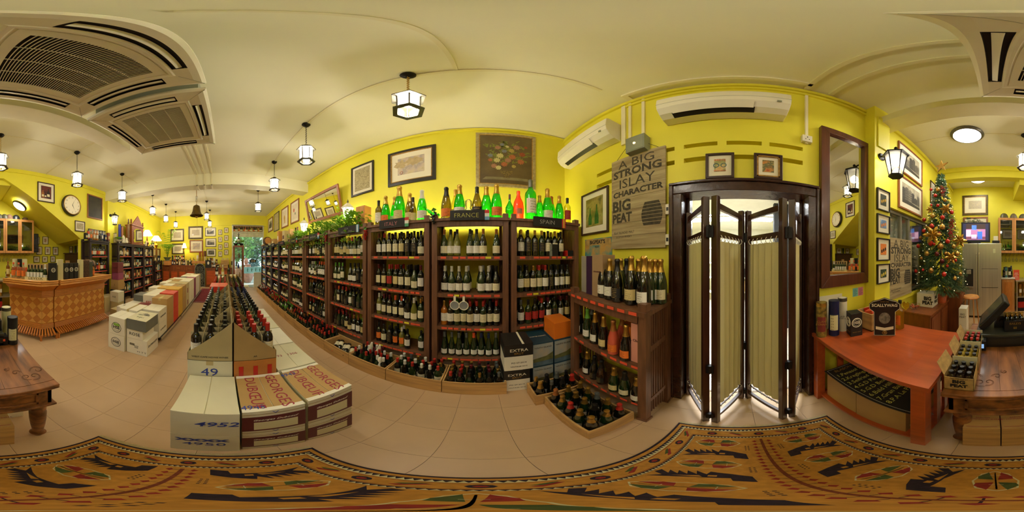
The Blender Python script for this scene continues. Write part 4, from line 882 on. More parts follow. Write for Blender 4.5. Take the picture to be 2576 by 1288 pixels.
wall_lantern(1.10, -1.34, 2.75, RZ['E'], 'black wall lantern above the small pictures on the pilaster', 8)
wall_lantern(-4.06, WS+.10, 2.90, RZ['S'], 'black wall lantern on the pilaster under the far end of the ceiling beam', 8)
# pictures and tree corner on the east wall further back
frame('E', -2.64, -1.87, 2.86, 3.47, .028, LFR, PHOTO, 'upper grey town photograph above the dark window', mount=.14)
frame('E', -2.64, -1.87, 2.245, 2.80, .028, LFR, PHOTO, 'lower grey town photograph above the dark window', mount=.14)
frame('E', -3.32, -3.04, 2.60, 3.20, .02, DBR, PHOTO, 'narrow framed print behind the top of the Christmas tree', mount=.14)
frame('E', -4.3, -3.9, 2.3, 3.0, .02, DBR, MAPB, 'framed print in the back corner behind the Christmas tree', mount=.14)
# ================================================================== FOLDING SCREEN
t = T('folding_screen', 'four panel folding screen of dark posts and cream cloth standing in the doorway', 'screen', (1.13, -.06, 0))
def panel(a, b):
    a = Vector((a[0], a[1], 0)); b = Vector((b[0], b[1], 0)); d = (b-a).normalized(); L = (b-a).length; ang = math.atan2(d.y, d.x)
    M = Matrix.Translation(a) @ Matrix.Rotation(ang, 4, 'Z')
    for x in (0, L): m = MB(); m.M = M; m.box(x-.019, -.021, 0, x+.019, .021, 1.92); m.build('post', DARKW2, t, world=True, bevel=.003)
    for z in (1.84, 1.665, .09): m = MB(); m.M = M; m.box(.019, -.011, z, L-.019, .011, z+.04); m.build('rail', DARKW2, t, world=True)
    for z in (.24,): m = MB(); m.M = M; m.bar((.022, 0, z), (L-.022, 0, z), .008, 6); m.build('lacing_rod', DARKW2, t, world=True)
    m = MB(); m.M = M; n = 22; zs = [.27, .6, 1.0, 1.4, 1.64]; vs = []; fs = []
    for i in range(n+1):
        x = .03+(L-.06)*i/n
        for z in zs: vs.append((x+.004*math.sin(z*9), .010*math.sin(i*1.3)*(1 if z > .5 else .6), z))
    for i in range(n):
        for j in range(len(zs)-1): k = i*len(zs)+j; fs.append((k, k+len(zs), k+len(zs)+1, k+1))
    m.add(vs, fs); m.build('cloth_panel', CREAM, t, smooth=True, world=True)
    m = MB(); m.M = M
    for i in range(7):
        x = .04+(L-.08)*i/6; m.torus((x, 0, 1.66), .022, .0025, 'X', 8, 4); m.torus((x, 0, .255), .018, .0025, 'X', 8, 4)
    m.build('lacing', WHITE, t, world=True)
DARKW2 = mat('screen_dark_wood', '#3e2013', .3, var=.15, scale=5, stretch=(6, 6, .7), coat=.3)
for a, b in (((1.315, .405), (.965, .19)), ((.955, .125), (1.31, -.035)), ((1.31, -.09), (.97, -.28)), ((.98, -.345), (1.315, -.53))): panel(a, b)
for x, y in ((.955, .158), (1.315, -.062), (.972, -.312)):
    for z in (.10, .72, 1.66): mb = MB(); mb.box(x-.025, y-.022, z, x+.006, y+.022, z+.07); mb.cyl(x-.025, y, z-.003, z+.073, .006, 8); mb.build('hinge', IRON, t, world=True)
# ================================================================== CHAMPAGNE RACK
shelf_unit('champagne_rack', 'low dark slatted rack of sparkling wine against the east wall', .92, .815, .82, 'E', DARKW, boards=[.74, .27], top=1.20, depth=.37, tags=False)
rk = [o for o in bpy.data.objects if o.name.startswith('champagne_rack')][0]; rk.location = (.815, .92, 0)
for z in (1.20, .74, .27):
    for i in range(8):
        if (i, z) in ((2, .74), (3, .74)): continue
        put('price_tag', _tag, rk, (-.33+.094*i, -.022 if z == 1.20 else .006, z-.016), mats=[ORANGE])
SG = 'sparkling wine bottles on the low rack'
def sp(px, py, X, z0, gm, cp, lb, lab, kd='sparkling', nm='champagne_bottle', s=1.):
    y, z = onX(px, py, X); bottle(kd, gm, CD[cp], LD[lb] if lb else None, (X, y, z0+.0005), lab, SG, RZ['E']+random.uniform(-.3, .1), name=nm, cat='sparkling wine', sc=s)
for a in ((1517,655,.93,1.20,DG,'navy','white','dark blue capped bottle nearest the tan gift box on the rack top'),(1534,648,.92,1.20,DG,'gold','white','gold capped bottle second from the gift boxes on the rack top'),(1553,648,.91,1.20,DG,'black','black','all black capped bottle with black and white label on the rack top'),
    (1562,650,1.02,1.20,GG,'gold','white','gold capped bottle behind the black capped one'),(1576,652,1.06,1.20,DG,'black','white','dark bottle at the back of the rack top'),(1588,645,.92,1.20,DG,'gold','buff','large bottle with pale pink oval label on the rack top'),
    (1606,646,1.02,1.20,DG,'gold','white','gold capped bottle behind the two oval labels'),(1620,645,.90,1.20,DG,'gold','white','large bottle with white oval label at the rack top front edge'),(1634,645,1.00,1.20,GG,'gold','white','gold capped bottle behind the front oval label'),(1648,645,1.04,1.20,GG,'gold','white','last but one gold capped bottle towards the doorway'),(1662,644,1.05,1.20,GG,'gold','cream','last gold capped bottle towards the doorway with round label')):
    sp(*a[:4], *a[4:7], a[7], s=1.12 if a[0] in (1588, 1620) else 1.05)
for a in ((1457,770,.90,.74,DG,'grey','white','grey capped bottle at the deep end of the rack middle shelf'),(1478,775,.90,.74,GG,'green','white','green capped bottle second on the rack middle shelf'),(1497,780,.89,.74,DG,'gold','white','gold capped bottle with cream label on the middle shelf'),(1519,785,.88,.74,DG,'gold','buff','gold capped bottle with pale pink label on the middle shelf'),
    (1543,800,.87,.74,PINKW,'copper','orange','pink rose sparkling bottle on the middle shelf'),(1575,805,.86,.74,DG,'gold','orange','bottle with bright orange label and gold neck on the middle shelf'),(1565,800,1.0,.74,PINKW,'copper','orange','second pink rose bottle behind the orange label'),(1490,780,1.0,.74,DG,'grey','white','dark bottle at the back of the middle shelf')): sp(*a)
for a in ((1457,880,.90,.27,DG,'red','white','red capped bottle at the deep end of the rack bottom shelf'),(1478,885,.89,.27,DG,'gold','white','gold capped bottle second on the bottom shelf'),(1496,890,.885,.27,DG,'black','black','black bottle third on the bottom shelf'),(1514,895,.88,.27,BG,'black','black','black bottle with silver string on the bottom shelf'),
    (1545,905,.87,.27,GG,'gold','buff','yellow gold necked bottle on the bottom shelf'),(1572,915,.87,.27,GG,'black','cream','dark green bottle with cream label on the bottom shelf'),(1603,925,.86,.27,DG,'gold','white','gold necked bottle at the doorway end of the bottom shelf')): sp(*a)
def gbox(x0, x1, y0, y1, z0, z1, m, lab, name='gift_box', txt=None, tm=INK, cat='box', grp=None, face='E', ts=.03, panel_m=None):
    t = T(name, lab, cat, ((x0+x1)/2, (y0+y1)/2, z0), 0, grp); a, b, h = (x1-x0)/2, (y1-y0)/2, z1-z0; MB().box(-a, -b, 0, a, b, h).build('box_body', m, t, bevel=.002)
    if panel_m: MB().box(-a-.0015, -b-.0015, h*.25, a+.0015, b+.0015, h*.7).build('label_band', panel_m, t)
    if txt:
        if face == 'E': text(txt, ts, tm, t, (-a-.002, 0, h*.6), rotz=-PI/2)
        elif face == 'W': text(txt, ts, tm, t, (a+.002, 0, h*.6), rotz=PI/2)
        elif face == 'N': text(txt, ts, tm, t, (0, -b-.002, h*.6))
        else: text(txt, ts, tm, t, (0, b+.002, h*.6), rotz=PI)
    return t
gbox(.92,1.02,1.20,1.30,1.2005,1.55, mat('grey_gift_board','#9d9888',.5,var=.03), 'grey gift box at the deep end of the rack top')
gbox(.90,1.00,1.115,1.195,1.2005,1.55, mat('purple_gift_board','#3a2040',.45,var=.03), 'purple gift box between grey and tan ones on the rack top')
gbox(.90,1.05,.975,1.11,1.2005,1.56, mat('tan_gift_board','#a98c66',.5,var=.03), 'tan gift box lettered along its edge on the rack top', txt='BOLLINGER', tm=MAROON, ts=.017)
gbox(.86,.97,.585,.655,.7405,1.08, mat('pink_gift_board','#e8a08c',.5,var=.03), 'pink gift box with scribbled signature at the rack middle shelf end', txt='L Clicq', ts=.03)
gbox(1.02,1.14,.7,.9,.7405,.95, mat('orange_gift_board','#e87a1e',.5,var=.03), 'orange gift box at the back of the rack middle shelf')
gbox(.70,.90,1.45,1.72,.6405,.84, mat('orange_gift_board','#e87a1e',.5,var=.03), 'orange champagne case standing on the landscape cartons')
# two open crates of sparkling wine on the floor
crate(.455, .80, .585, 1.11, .15, 'large pine crate of sparkling bottles in front of the low rack')
crate(.39, .80, 1.12, 1.345, .17, 'smaller pine crate of dark bottles behind the large one')
caps_ = ['gold','gold','red','gold','black','gold','red','gold','grey','gold','gold','gold','copper','gold','gold','gold']
q = 0
for j in range(5):
    for i in range(3):
        x = .455+.065+.107*i; y = .585+.06+.102*j; cp = caps_[q]; bottle('sparkling', [DG, GG][q % 2], CD[cp], LD['white'], (x, y, .0125), '%s capped bottle, large floor crate, %s row from screen, %s from rack' % (cp, ORD[j], ORD[2-i]), 'sparkling bottles in floor crates', RZ['E'], name='champagne_bottle', cat='sparkling wine', sc=.93); q += 1
q = 0
for j in range(2):
    for i in range(4):
        x = .39+.06+.096*i; y = 1.12+.06+.10*j; cp = ['gold','grey','black','red','gold','black','grey','black'][q]; bottle('sparkling' if q % 3 != 1 else 'burgundy', DG, CD[cp], LD['white'], (x, y, .0125), '%s capped bottle, smaller floor crate, %s row from large crate, %s from rack' % (cp, ORD[j], ORD[3-i]), 'sparkling bottles in floor crates', RZ['E'], name='champagne_bottle', cat='sparkling wine', sc=.98); q += 1
# ================================================================== CEILING FITTINGS
def pendant(x, y, zc, label, watts=LAMP):
    t = T('pendant_lantern', label, 'lamp', (x, y, CZ), 0, 'black and white lantern pendants'); zt = zc-CZ+.17     # top of the cap, local
    MB().lathe([(.055,0),(.058,-.015),(.035,-.05),(.012,-.06)], 14).build('ceiling_rose', IRON, t, smooth=True)
    mb = MB(); n = int((-.06-zt)/.026)
    for k in range(n): mb.torus((0, 0, -.065-k*.026), .011, .0028, 'Y' if k % 2 else 'X', 7, 4)
    mb.build('chain', BRASS if x > -1 else IRON, t)
    mb = MB(); mb.lathe([(.125,zt-.105),(.128,zt-.095),(.09,zt-.06),(.045,zt-.03),(.03,zt-.01),(.008,zt)], 6); mb.build('lantern_cap', PEWTER, t)
    mb = MB()
    for k in range(6): a = k*PI/3; mb.bar((.082*math.cos(a), .082*math.sin(a), zt-.33), (.088*math.cos(a), .088*math.sin(a), zt-.10), .0065, 5)
    mb.build('lantern_frame', PEWTER, t)
    mb = MB(); mb.lathe([(.082,zt-.335),(.118,zt-.335),(.118,zt-.322),(.082,zt-.322),(.082,zt-.335)], 6, caps=False); mb.build('base_ring', PEWTER, t)
    MB().lathe([(.078,zt-.325),(.083,zt-.105)], 6, caps=False).build('glass_panes', LANTG, t); mb = MB(); mb.ball((0,0,zt-.20), .034, sz=1.6); mb.build('bulb', BULB, t, smooth=True)
    light('POINT', 'pendant_light', (x, y, CZ+zt-.20), watts*(1.15 if y > 0 else .8 if x > -4 else 1.0), (1, .97, .93), .06)
for a in ((-.47,.98,3.04,'large lantern pendant above the ITALY shelf, its chain brass coloured'),(-1.84,1.0,3.08,'second lantern pendant of the north row, above the USA shelf'),(-3.2,1.0,3.15,'third lantern pendant of the north row, just before the ceiling beam'),(-5.0,1.03,3.15,'lantern pendant beyond the beam nearest the north shelves'),
          (-.46,-2.34,3.14,'lantern pendant over the near end of the rattan bar'),(-1.82,-2.33,3.08,'lantern pendant over the bar, in front of the wall clock'),(-3.2,-2.34,3.10,'lantern pendant over the far end of the bar, before the beam'),
          (-5.0,-2.38,3.15,'lantern pendant beyond the beam in front of the mirrored cabinet'),(-6.2,-2.35,3.12,'lantern pendant beyond the beam in front of the table lamps'),(-7.46,-2.33,3.10,'last lantern pendant of the south row, before the potted palm'),
          (-6.2,-.70,3.12,'lantern pendant of the middle pair, the nearer one'),(-7.5,-.70,3.08,'lantern pendant of the middle pair, the farther one')): pendant(*a)
def cassette(x0, x1, y0, y1, z, label):
    t = T('cassette_air_conditioner', label, 'air conditioner', ((x0+x1)/2, (y0+y1)/2, z), 0, 'ceiling cassette air conditioners'); a = (x1-x0)/2
    # frame with a rounded rim, built as a ring around the four outlets and the return grille
    g = .31; mb = MB()
    def ring(r0, z0, r1, z1, mi=0):
        for s in range(4):
            c = [(1,1),(-1,1),(-1,-1),(1,-1)]; p, q = c[s], c[(s+1) % 4]
            mb.quad((p[0]*r0,p[1]*r0,z0),(q[0]*r0,q[1]*r0,z0),(q[0]*r1,q[1]*r1,z1),(p[0]*r1,p[1]*r1,z1), mi)
    for r0, z0, r1, z1 in ((g,.004,g+.012,-.004),(g+.012,-.004,.335,-.004),(.335,-.004,.345,.0),(.345,.0,.352,.0),(.418,.0,.455,.004),(.455,.004,a,.018),(a,.018,a,.05),(a,.05,.40,.055)): ring(r0, z0, r1, z1)
    # outlet belt between .352 and .418 with slots
    for s in range(4):
        M = Matrix.Rotation(s*PI/2, 4, 'Z'); mb.M = M
        mb.quad((-.418,.352,0),(-.27,.352,0),(-.27,.418,0),(-.418,.418,0)); mb.quad((.27,.352,0),(.352,.352,0),(.352,.418,0),(.27,.418,0)); mb.M = None
    mb.build('fascia', WHITE, t, bevel=0)
    for s in range(4):
        M = Matrix.Rotation(s*PI/2, 4, 'Z'); o = MB(); o.M = M; o.box(-.27, .352, .03, .27, .418, .034); o.box(-.27,.350,0,.27,.353,.034); o.box(-.27,.417,0,.27,.420,.034); o.build('air_outlet', BLACK, t)
        o = MB(); o.M = M @ Matrix.Translation((0, .385, .004)) @ Matrix.Rotation(.5, 4, 'X'); o.box(-.26, -.015, -.002, .26, .015, .002); o.build('outlet_flap', WHITE, t)
        o = MB(); o.M = M @ Matrix.Rotation(PI/4, 4, 'Z'); o.box(.50, -.0012, -.0005, .66, .0012, .012); o.build('corner_seam', GREYM, t)
    o = MB(); o.box(-.31, -.31, .045, .31, .31, .05); o.build('grille_well', BLACK, t)
    o = MB()
    for k in range(37): y = -.262+k*.0143; o.box(y, -.25, .0, y+.0036, .26, .012)
    for x in (-.125, .005, .135): o.box(-.27, x-.002, -.001, .27, x+.002, .013)
    o.build('grille_slats', WHITE, t)['kind'] = 'stuff'
    o = MB(); 
    for r in ((-.31,-.31,-.27,.31),(.27,-.31,.31,.31),(-.27,-.31,.27,-.25),(-.27,.26,.27,.31)): o.box(r[0], r[1], -.002, r[2], r[3], .014)
    o.build('grille_border', WHITE, t)
    MB().box(-.42, -.42, .056, .42, .42, .34).build('ceiling_casing', GREYM, t)
    mb = MB()
    for sx in (-1, 1):
        for sy in (-1, 1): mb.bar((sx*.38, sy*.38, .34), (sx*.38, sy*.38, CZ-z), .006)
    mb.build('hanging_rods', GREYM, t)
cassette(-.87, .08, -1.05, -.10, 3.09, 'large ceiling cassette air conditioner right beside the viewer')
cassette(-1.885, -.935, -1.06, -.11, 3.09, 'second ceiling cassette air conditioner, towards the garden door')
def disc_light(x, y, z, r, label, rot=None, w=DOWN):
    t = T('ceiling_light', label, 'light', (x, y, z)); 
    if rot: t.rotation_euler = rot
    MB().lathe([(r,0),(r*1.02,-.02),(r*.93,-.045),(r*.84,-.05)], 28, caps=False).build('light_rim', PEWTER, t, smooth=True); MB().lathe([(r*.86,-.045),(r*.7,-.07),(r*.35,-.085),(.001,-.09)], 28, caps=False).build('diffuser', DISC, t, smooth=True)
    M = t.matrix_basis; q = M @ Vector((0, 0, -.12)); light('AREA', 'disc_light', q, w, (1, .97, .9), r*1.5, rot=rot)
disc_light(.374, -2.335, CZ, .245, 'round white ceiling light in front of the header beam')
disc_light(.40, -4.25, CZ, .225, 'round white ceiling light over the fridge, behind the header beam', w=4)
disc_light(-1.37, -4.24, 2.985, .22, 'round light on the sloping stair soffit', (0, -.58, 0), 4)
# bell
t = T('brass_bell', 'large bronze bell hanging from chains by the ceiling beam', 'bell', (-4.87, -.86, CZ)); MB().lathe([(.20,-.95),(.205,-.935),(.16,-.89),(.125,-.80),(.11,-.70),(.095,-.63),(.05,-.60),(.02,-.58)], 22, caps=False).build('bell_body', mat('old_bronze', '#6b5524', .4, metal=.7, var=.2, scale=12), t, smooth=True)
mb = MB(); mb.bar((0,0,0), (0,0,-.30), .01); mb.bar((0,0,-.46), (0,0,-.6), .008); mb.box(-.04,-.04,-.03,.04,.04,0); mb.build('hanger', BRASS, t)
mb = MB()
for s in (-1, 1):
    for k in range(7): mb.torus((s*.035*math.sin(PI*(k+.5)/7), s*.02, -.30-k*.026), .012, .003, 'Y' if k % 2 else 'X', 7, 4)
mb.build('chain', IRON, t); mb = MB(); mb.ball((0,0,-.97), .045); mb.bar((0,0,-.6), (0,0,-.95), .01); mb.build('clapper', BRASS, t); mb = MB()
for k in range(22): mb.torus((0, .02, -1.02-k*.022), .006, .002, 'X' if k % 2 else 'Y', 6, 4)
mb.build('bell_rope', BRASS, t)
t = T('junction_box', 'small white junction box on the ceiling between cassettes and bar pendant', 'electrical box', (onZ(178, 318, CZ)[0], onZ(178, 318, CZ)[1], CZ-.04)); MB().box(-.07,-.05,0,.07,.05,.04).build('box_body', CTRIM, t, bevel=.003); MB().box(-.10,-.012,.01,-.07,.012,.03).build('conduit_stub', CTRIM, t)

# ================================================================== RUG
RGG = mat('rug_ochre_wool', '#ba822e', .95, var=.12, scale=40, bump=.3); RBK = mat('rug_dark_wool', '#2c1f26', .95, var=.2, scale=60); RRD = mat('rug_red_wool', '#8e2c20', .95, var=.15, scale=60); RGN = mat('rug_green_wool', '#4b5626', .95, var=.15, scale=60); RWH = mat('rug_cream_wool', '#c8bd8c', .95, var=.1, scale=60); RRB = mat('rug_rust_wool', '#7a3a1c', .95, var=.15, scale=60)
RX0, RX1, RY0, RY1 = -.555, .885, -.545, .33
t = T('patterned_rug', 'ochre and black woven rug with bird shapes on the floor before the doorway', 'rug', (RX0, RY0, 0))
LX, LY = RX1-RX0, RY1-RY0
MB().box(0, 0, .0005, LX, LY, .006).build('rug_ground', RGG, t)
def flat(m, polys, name, z): 
    mb = MB()
    for p in polys: mb.poly([(x, y, z) for x, y in p])
    o = mb.build(name, m, t); return o
R4 = lambda x0, y0, x1, y1: [(x0,y0),(x1,y0),(x1,y1),(x0,y1)]
def band(d, w): return [R4(d,d,LX-d,d+w), R4(d,LY-d-w,LX-d,LY-d), R4(d,d+w,d+w,LY-d-w), R4(LX-d-w,d+w,LX-d,LY-d-w)]
flat(RBK, band(0,.012)+band(.03,.022)+band(.118,.014), 'dark_bands', .0064); flat(RWH, band(.050,.004), 'cream_lines', .0066); flat(RRB, band(.058,.003)+band(.113,.003), 'rust_lines', .0066)
tz = []
for s, e, dd, h in ((.0, 0, .034, .018), (0, 0, .121, .010)):
    st = .020 if dd < .1 else .016
    n = int((LX-2*dd)/st); 
    for i in range(n):
        x = dd+i*st; tz += [[(x,dd+h),(x+st,dd+h),(x+st/2,dd)], [(x,LY-dd-h),(x+st/2,LY-dd),(x+st,LY-dd-h)]]
    n = int((LY-2*dd)/st)
    for i in range(n): y = dd+i*st; tz += [[(dd+h,y),(dd,y+st/2),(dd+h,y+st)], [(LX-dd-h,y),(LX-dd-h,y+st),(LX-dd,y+st/2)]]
flat(RWH, tz, 'cream_zigzag', .0068)['kind'] = 'stuff'
ros = {RBK: [], RRD: [], RGN: [], RRB: []}
def gem(cx_, cy_, a, b, n=6): return [(cx_+a*math.cos(i*2*PI/n), cy_+b*math.sin(i*2*PI/n)) for i in range(n)]
def edge_spots(L_): k = int(L_/.105); return [(i+.5)*L_/k for i in range(k)]
for i, q in enumerate(edge_spots(LX-.12)):
    for y in (.086, LY-.086):
        x = .06+q
        if i % 2 == 0: ros[RBK].append(gem(x, y, .026, .017, 8)); ros[RRD].append(gem(x, y, .014, .009, 6))
        else: ros[RRD].append([(x-.04,y-.014),(x-.02,y-.018),(x+.035,y+.01),(x+.015,y+.014)]); ros[RGN].append([(x-.035,y+.0),(x-.015,y-.004),(x+.03,y+.018),(x+.01,y+.018)])
for i, q in enumerate(edge_spots(LY-.30)):
    for x in (.086, LX-.086):
        y = .15+q
        if i % 2 == 0: ros[RBK].append(gem(x, y, .017, .026, 8)); ros[RRD].append(gem(x, y, .009, .014, 6))
        else: ros[RRD].append([(x-.014,y-.04),(x-.018,y-.02),(x+.01,y+.035),(x+.014,y+.015)]); ros[RGN].append([(x,y-.035),(x-.004,y-.015),(x+.018,y+.03),(x+.018,y+.01)])
# central spine along x, leaves either side; birds and medallions repeat on both sides
cy = LY/2; ros[RRB].append(R4(.15, cy-.006, LX-.15, cy+.006))
for i in range(34):
    x = .16+i*.0335
    for s in (-1, 1): ros[RRD].append([(x,cy+s*.022),(x+.011,cy+s*.030),(x,cy+s*.044),(x-.011,cy+s*.030)]); ros[RBK].append(R4(x-.0012, cy+s*.006, x+.0012, cy+s*.03))
med = []; cream = []
for i in range(5):
    xb = .160+i*.232
    for s in (-1, 1):
        Y = lambda v: cy+s*v
        b = [(xb, Y(.30)), (xb+.012*1.3,Y(.25)),(xb+.02*1.3,Y(.20)),(xb+.018*1.3,Y(.12)),(xb-.002*1.3,Y(.115)),(xb-.012*1.3,Y(.07)),(xb+.03*1.3,Y(.075)),(xb+.05*1.3,Y(.12)),(xb+.065*1.3,Y(.17))]
        for k in range(5): b += [(xb+.058-.003*k, Y(.175+k*.022)), (xb+.088-.004*k, Y(.205+k*.022))]
        b += [(xb+.035*1.3, Y(.30)), (xb+.02*1.3, Y(.27))]; ros[RBK].append(b)
        ros.setdefault(RGG, []).append([(xb+.028*1.3,Y(.15)),(xb+.038*1.3,Y(.15)),(xb+.038*1.3,Y(.17)),(xb+.028*1.3,Y(.17))]); ros[RGG].append([(xb+.024*1.3,Y(.18)),(xb+.034*1.3,Y(.19)),(xb+.024*1.3,Y(.25))])
        mx_ = xb+.158; cream.append(gem(mx_, Y(.19), .044, .098, 8)); med.append(gem(mx_, Y(.19), .040, .093, 8))
        for sx in (-1, 1):
            for sy in (-1, 1): ros[RRD if sx*sy*s > 0 else RGN].append([(mx_+sx*.004,Y(.19+sy*.012)),(mx_+sx*.034,Y(.19+sy*.02)),(mx_+sx*.036,Y(.19+sy*.045)),(mx_+sx*.014,Y(.19+sy*.085))])
            cream.append(R4(mx_-.0015, Y(.11), mx_+.0015, Y(.27))); cream.append(R4(mx_-.012, Y(.19+sx*.045)-.01, mx_+.012, Y(.19+sx*.045)-.008))
        for k in range(8): ros[RBK].append(R4(xb+.08+.014*(k % 4), Y(.062+.012*(k//4))-.003, xb+.086+.014*(k % 4), Y(.062+.012*(k//4))+.003))
flat(RWH, [c for c in cream if len(c) == 8], 'medallion_edges', .0066); flat(RGG, med, 'medallion_fields', .0068); flat(RWH, [c for c in cream if len(c) != 8], 'cream_figures', .0076)
for m, z, n in ((RBK, .0070, 'black_bird_figures'), (RRD, .0072, 'red_figures'), (RGN, .0073, 'green_figures'), (RRB, .0074, 'rust_spine'), (RGG, .0078, 'ochre_gaps')): flat(m, ros[m], n, z)['kind'] = 'stuff'
mb = MB()
for x in (0, LX):
    for k in range(150): y = k*LY/150; e = random.uniform(.018, .03)*(1 if x else -1); mb.box(min(x, x+e), y, .001, max(x, x+e), y+.0032, .003)
mb.build('fringe', RWH, t)['kind'] = 'stuff'
t = T('distant_rug', 'red patterned rug on the floor before the iron panel', 'rug', (-6.4, -.75, 0)); MB().box(-1.2, -.33, .0005, 1.2, .33, .008).build('rug_ground', artmat('red_rug_weave', ['#7a2420','#a03a30','#4a3a4c','#8e2c28','#c09a80'], 14, coat=0), t); mb = MB()
for k in range(60): mb.box(-1.24, -.33+k*.011, .001, -1.2, -.325+k*.011, .003)
mb.build('fringe', RWH, t)['kind'] = 'stuff'; MB().box(-1.05,-.25,.008,1.05,.25,.0085).build('rug_field', mat('red_rug_field', '#8a2a30', .9, var=.3, scale=20), t)

# ================================================================== DESK WITH THE CASH REGISTER
t = T('carved_desk', 'walnut brown carved desk on turned legs holding the cash register', 'desk', (-.095, -1.2, 0)); X = .315; Y0, Y1 = -.55, .545      # local; front is +y (towards the viewer at y=0)
DT = DESKW
mb = MB(); w5 = 2*X/5
for k in range(5): MB().box(-X+k*w5+.0006, Y0+.06, .757, -X+(k+1)*w5-.0006, Y1-.055, .778+.0004*(k % 2)).build('top_plank', DT, t)
for r in ((-X,Y1-.055,X,Y1),(-X,Y0,X,Y0+.06)): MB().box(r[0], r[1], .757, r[2], r[3], .779).build('top_edge', DT, t, bevel=.006)
MB().box(-X, Y0, .742, X, Y1, .757).build('top_moulding', DT, t, bevel=.006)
mb = MB(); a, b0, b1 = X-.03, Y0+.03, Y1-.03
mb.box(-a, b1-.02, .575, a, b1, .742); mb.box(-a, b0, .575, a, b0+.02, .742); mb.box(-a, b0, .575, -a+.02, b1, .742); mb.box(a-.02, b0, .575, a, b1, .742); mb.build('apron', DT, t)
mb = MB(); mb.box(-a+.07, b1, .70, a-.07, b1+.010, .722); mb.box(-a+.07, b1, .60, a-.07, b1+.010, .622); mb.box(-a+.07, b1, .60, -a+.085, b1+.010, .722); mb.box(a-.085, b1, .60, a-.07, b1+.010, .722); mb.build('apron_moulding', DT, t, bevel=.003)
MB().box(-a-.02, b0-.02, .556, a+.02, b1+.02, .575).build('lower_moulding', DT, t, bevel=.005)
for sx in (-1, 1):
    for yy in (b1-.05, b0+.05): MB().lathe([(.022,0),(.026,.02),(.020,.035),(.040,.05),(.044,.062),(.034,.08),(.030,.12),(.038,.22),(.044,.33),(.046,.42),(.040,.455),(.044,.47),(.036,.485),(.045,.50),(.045,.52),(.05,.556)], 20, sx*(a-.05), yy).build('turned_leg', DT, t, smooth=True)
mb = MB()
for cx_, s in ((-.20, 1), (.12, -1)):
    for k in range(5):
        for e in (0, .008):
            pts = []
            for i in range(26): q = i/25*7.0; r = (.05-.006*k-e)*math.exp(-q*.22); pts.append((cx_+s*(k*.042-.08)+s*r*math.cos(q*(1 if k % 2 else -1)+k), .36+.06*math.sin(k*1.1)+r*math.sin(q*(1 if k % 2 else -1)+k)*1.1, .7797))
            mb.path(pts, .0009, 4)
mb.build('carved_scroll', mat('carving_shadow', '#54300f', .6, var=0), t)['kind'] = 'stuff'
for i, (x0, x1) in enumerate(((-.19, -.035), (-.03, .125))):
    q = T('wine_crate', ['pine wine crate under the desk, nearer the bar', 'pine wine crate under the desk, nearer the red table'][i], 'crate', ((x0+x1)/2, -.88, 0)); MB().box(-(x1-x0)/2, -.22, 0, (x1-x0)/2, .22, .36).build('crate_body', PINE, q, bevel=.002)
    MB().box(-(x1-x0)/2, -.22, .36, (x1-x0)/2, .22, .372).build('crate_lid', PINE, q, bevel=.002); text('BAROSSA\n2001 COMMAND SHIRAZ', .016, MAROONI, q, (0, .12, .3725), flat=True, rotz=PI); mb = MB(); 
    for r in ((-.065,.03,.065,.033),(-.065,.2,.065,.203)): mb.box(r[0], r[1], .372, r[2], r[3], .3726)
    mb.build('printed_border', MAROONI, q)
gbox(-.34,-.22,-1.25,-.98,0,.26, WBOX, 'small white carton standing on the floor behind the desk leg')
# cash register
t = T('cash_register', 'black point of sale terminal with tilted screen on the desk', 'cash register', (-.03, -1.42, .779)); 
MB().box(-.24, -.20, 0, .16, .19, .10).build('cash_drawer', BLACK, t, bevel=.005); MB().box(-.23, .19, .03, .15, .194, .085).build('drawer_front', mat('charcoal_plastic', '#23231f', .4, var=0), t)
MB().box(-.24, -.20, .101, .16, .19, .125).build('base_plate', mat('grey_green_plastic', '#3c3e36', .35, var=0), t, bevel=.004)
mb = MB(); M = Matrix.Translation((-.0, .03, .26)) @ Matrix.Rotation(PI*.5+.0, 4, 'Z') @ Matrix.Rotation(-.72, 4, 'X')
mb.M = Matrix.Translation((.02, -.01, .27)) @ Matrix.Rotation(-.0, 4, 'Z') @ Matrix.Rotation(.85, 4, 'Y')
mb.box(-.16, -.15, -.03, .16, .15, .03); mb.build('monitor_housing', BLACK, t, bevel=.01)
mb = MB(); mb.M = Matrix.Translation((.02, -.01, .27)) @ Matrix.Rotation(.85, 4, 'Y'); mb.box(-.135, -.125, .0302, .135, .125, .032); mb.build('touch_screen', mat('dusty_screen', '#4c4a40', .2, var=.1), t)
mb = MB(); mb.M = Matrix.Translation((.02, -.01, .27)) @ Matrix.Rotation(.85, 4, 'Y')
for k in range(12): mb.box(-.05+k*.008, .1501, -.02, -.046+k*.008, .151, .0)
mb.build('vent_slots', INK, t)
mb = MB(); mb.extr([(-.10,-.05,.125),(.02,-.05,.125),(-.01,-.05,.24),(-.06,-.05,.24)], (0,.10,0)); mb.bar((-.045,-.07,.19),(-.045,.07,.19), .022, 12); mb.build('stand', BLACK, t)
t = T('card_terminal', 'small card terminal with a lit blue display beside the register', 'card reader', (.10, -1.19, .779)); mb = MB(); mb.extr([(-.05,-.06,0),(.05,-.06,0),(.05,-.06,.05),(.02,-.06,.085),(-.05,-.06,.10)], (0,.085,0)); mb.build('terminal_body', BLACK, t, bevel=.006); mb = MB(); mb.box(-.035,.0255,.03,.035,.0275,.07); mb.build('display', mat('blue_lcd', '#7fa8d8', .3, var=0, emit=.7), t); text('citibank', .014, WHITE, t, (0,.028,.05), rotz=PI); mb = MB()
for i in range(3):
    for j in range(3): mb.box(-.03+i*.022, -.05+j*.02, .088+.0, -.016+i*.022, -.037+j*.02, .098)
mb.build('keypad', GREYM, t)
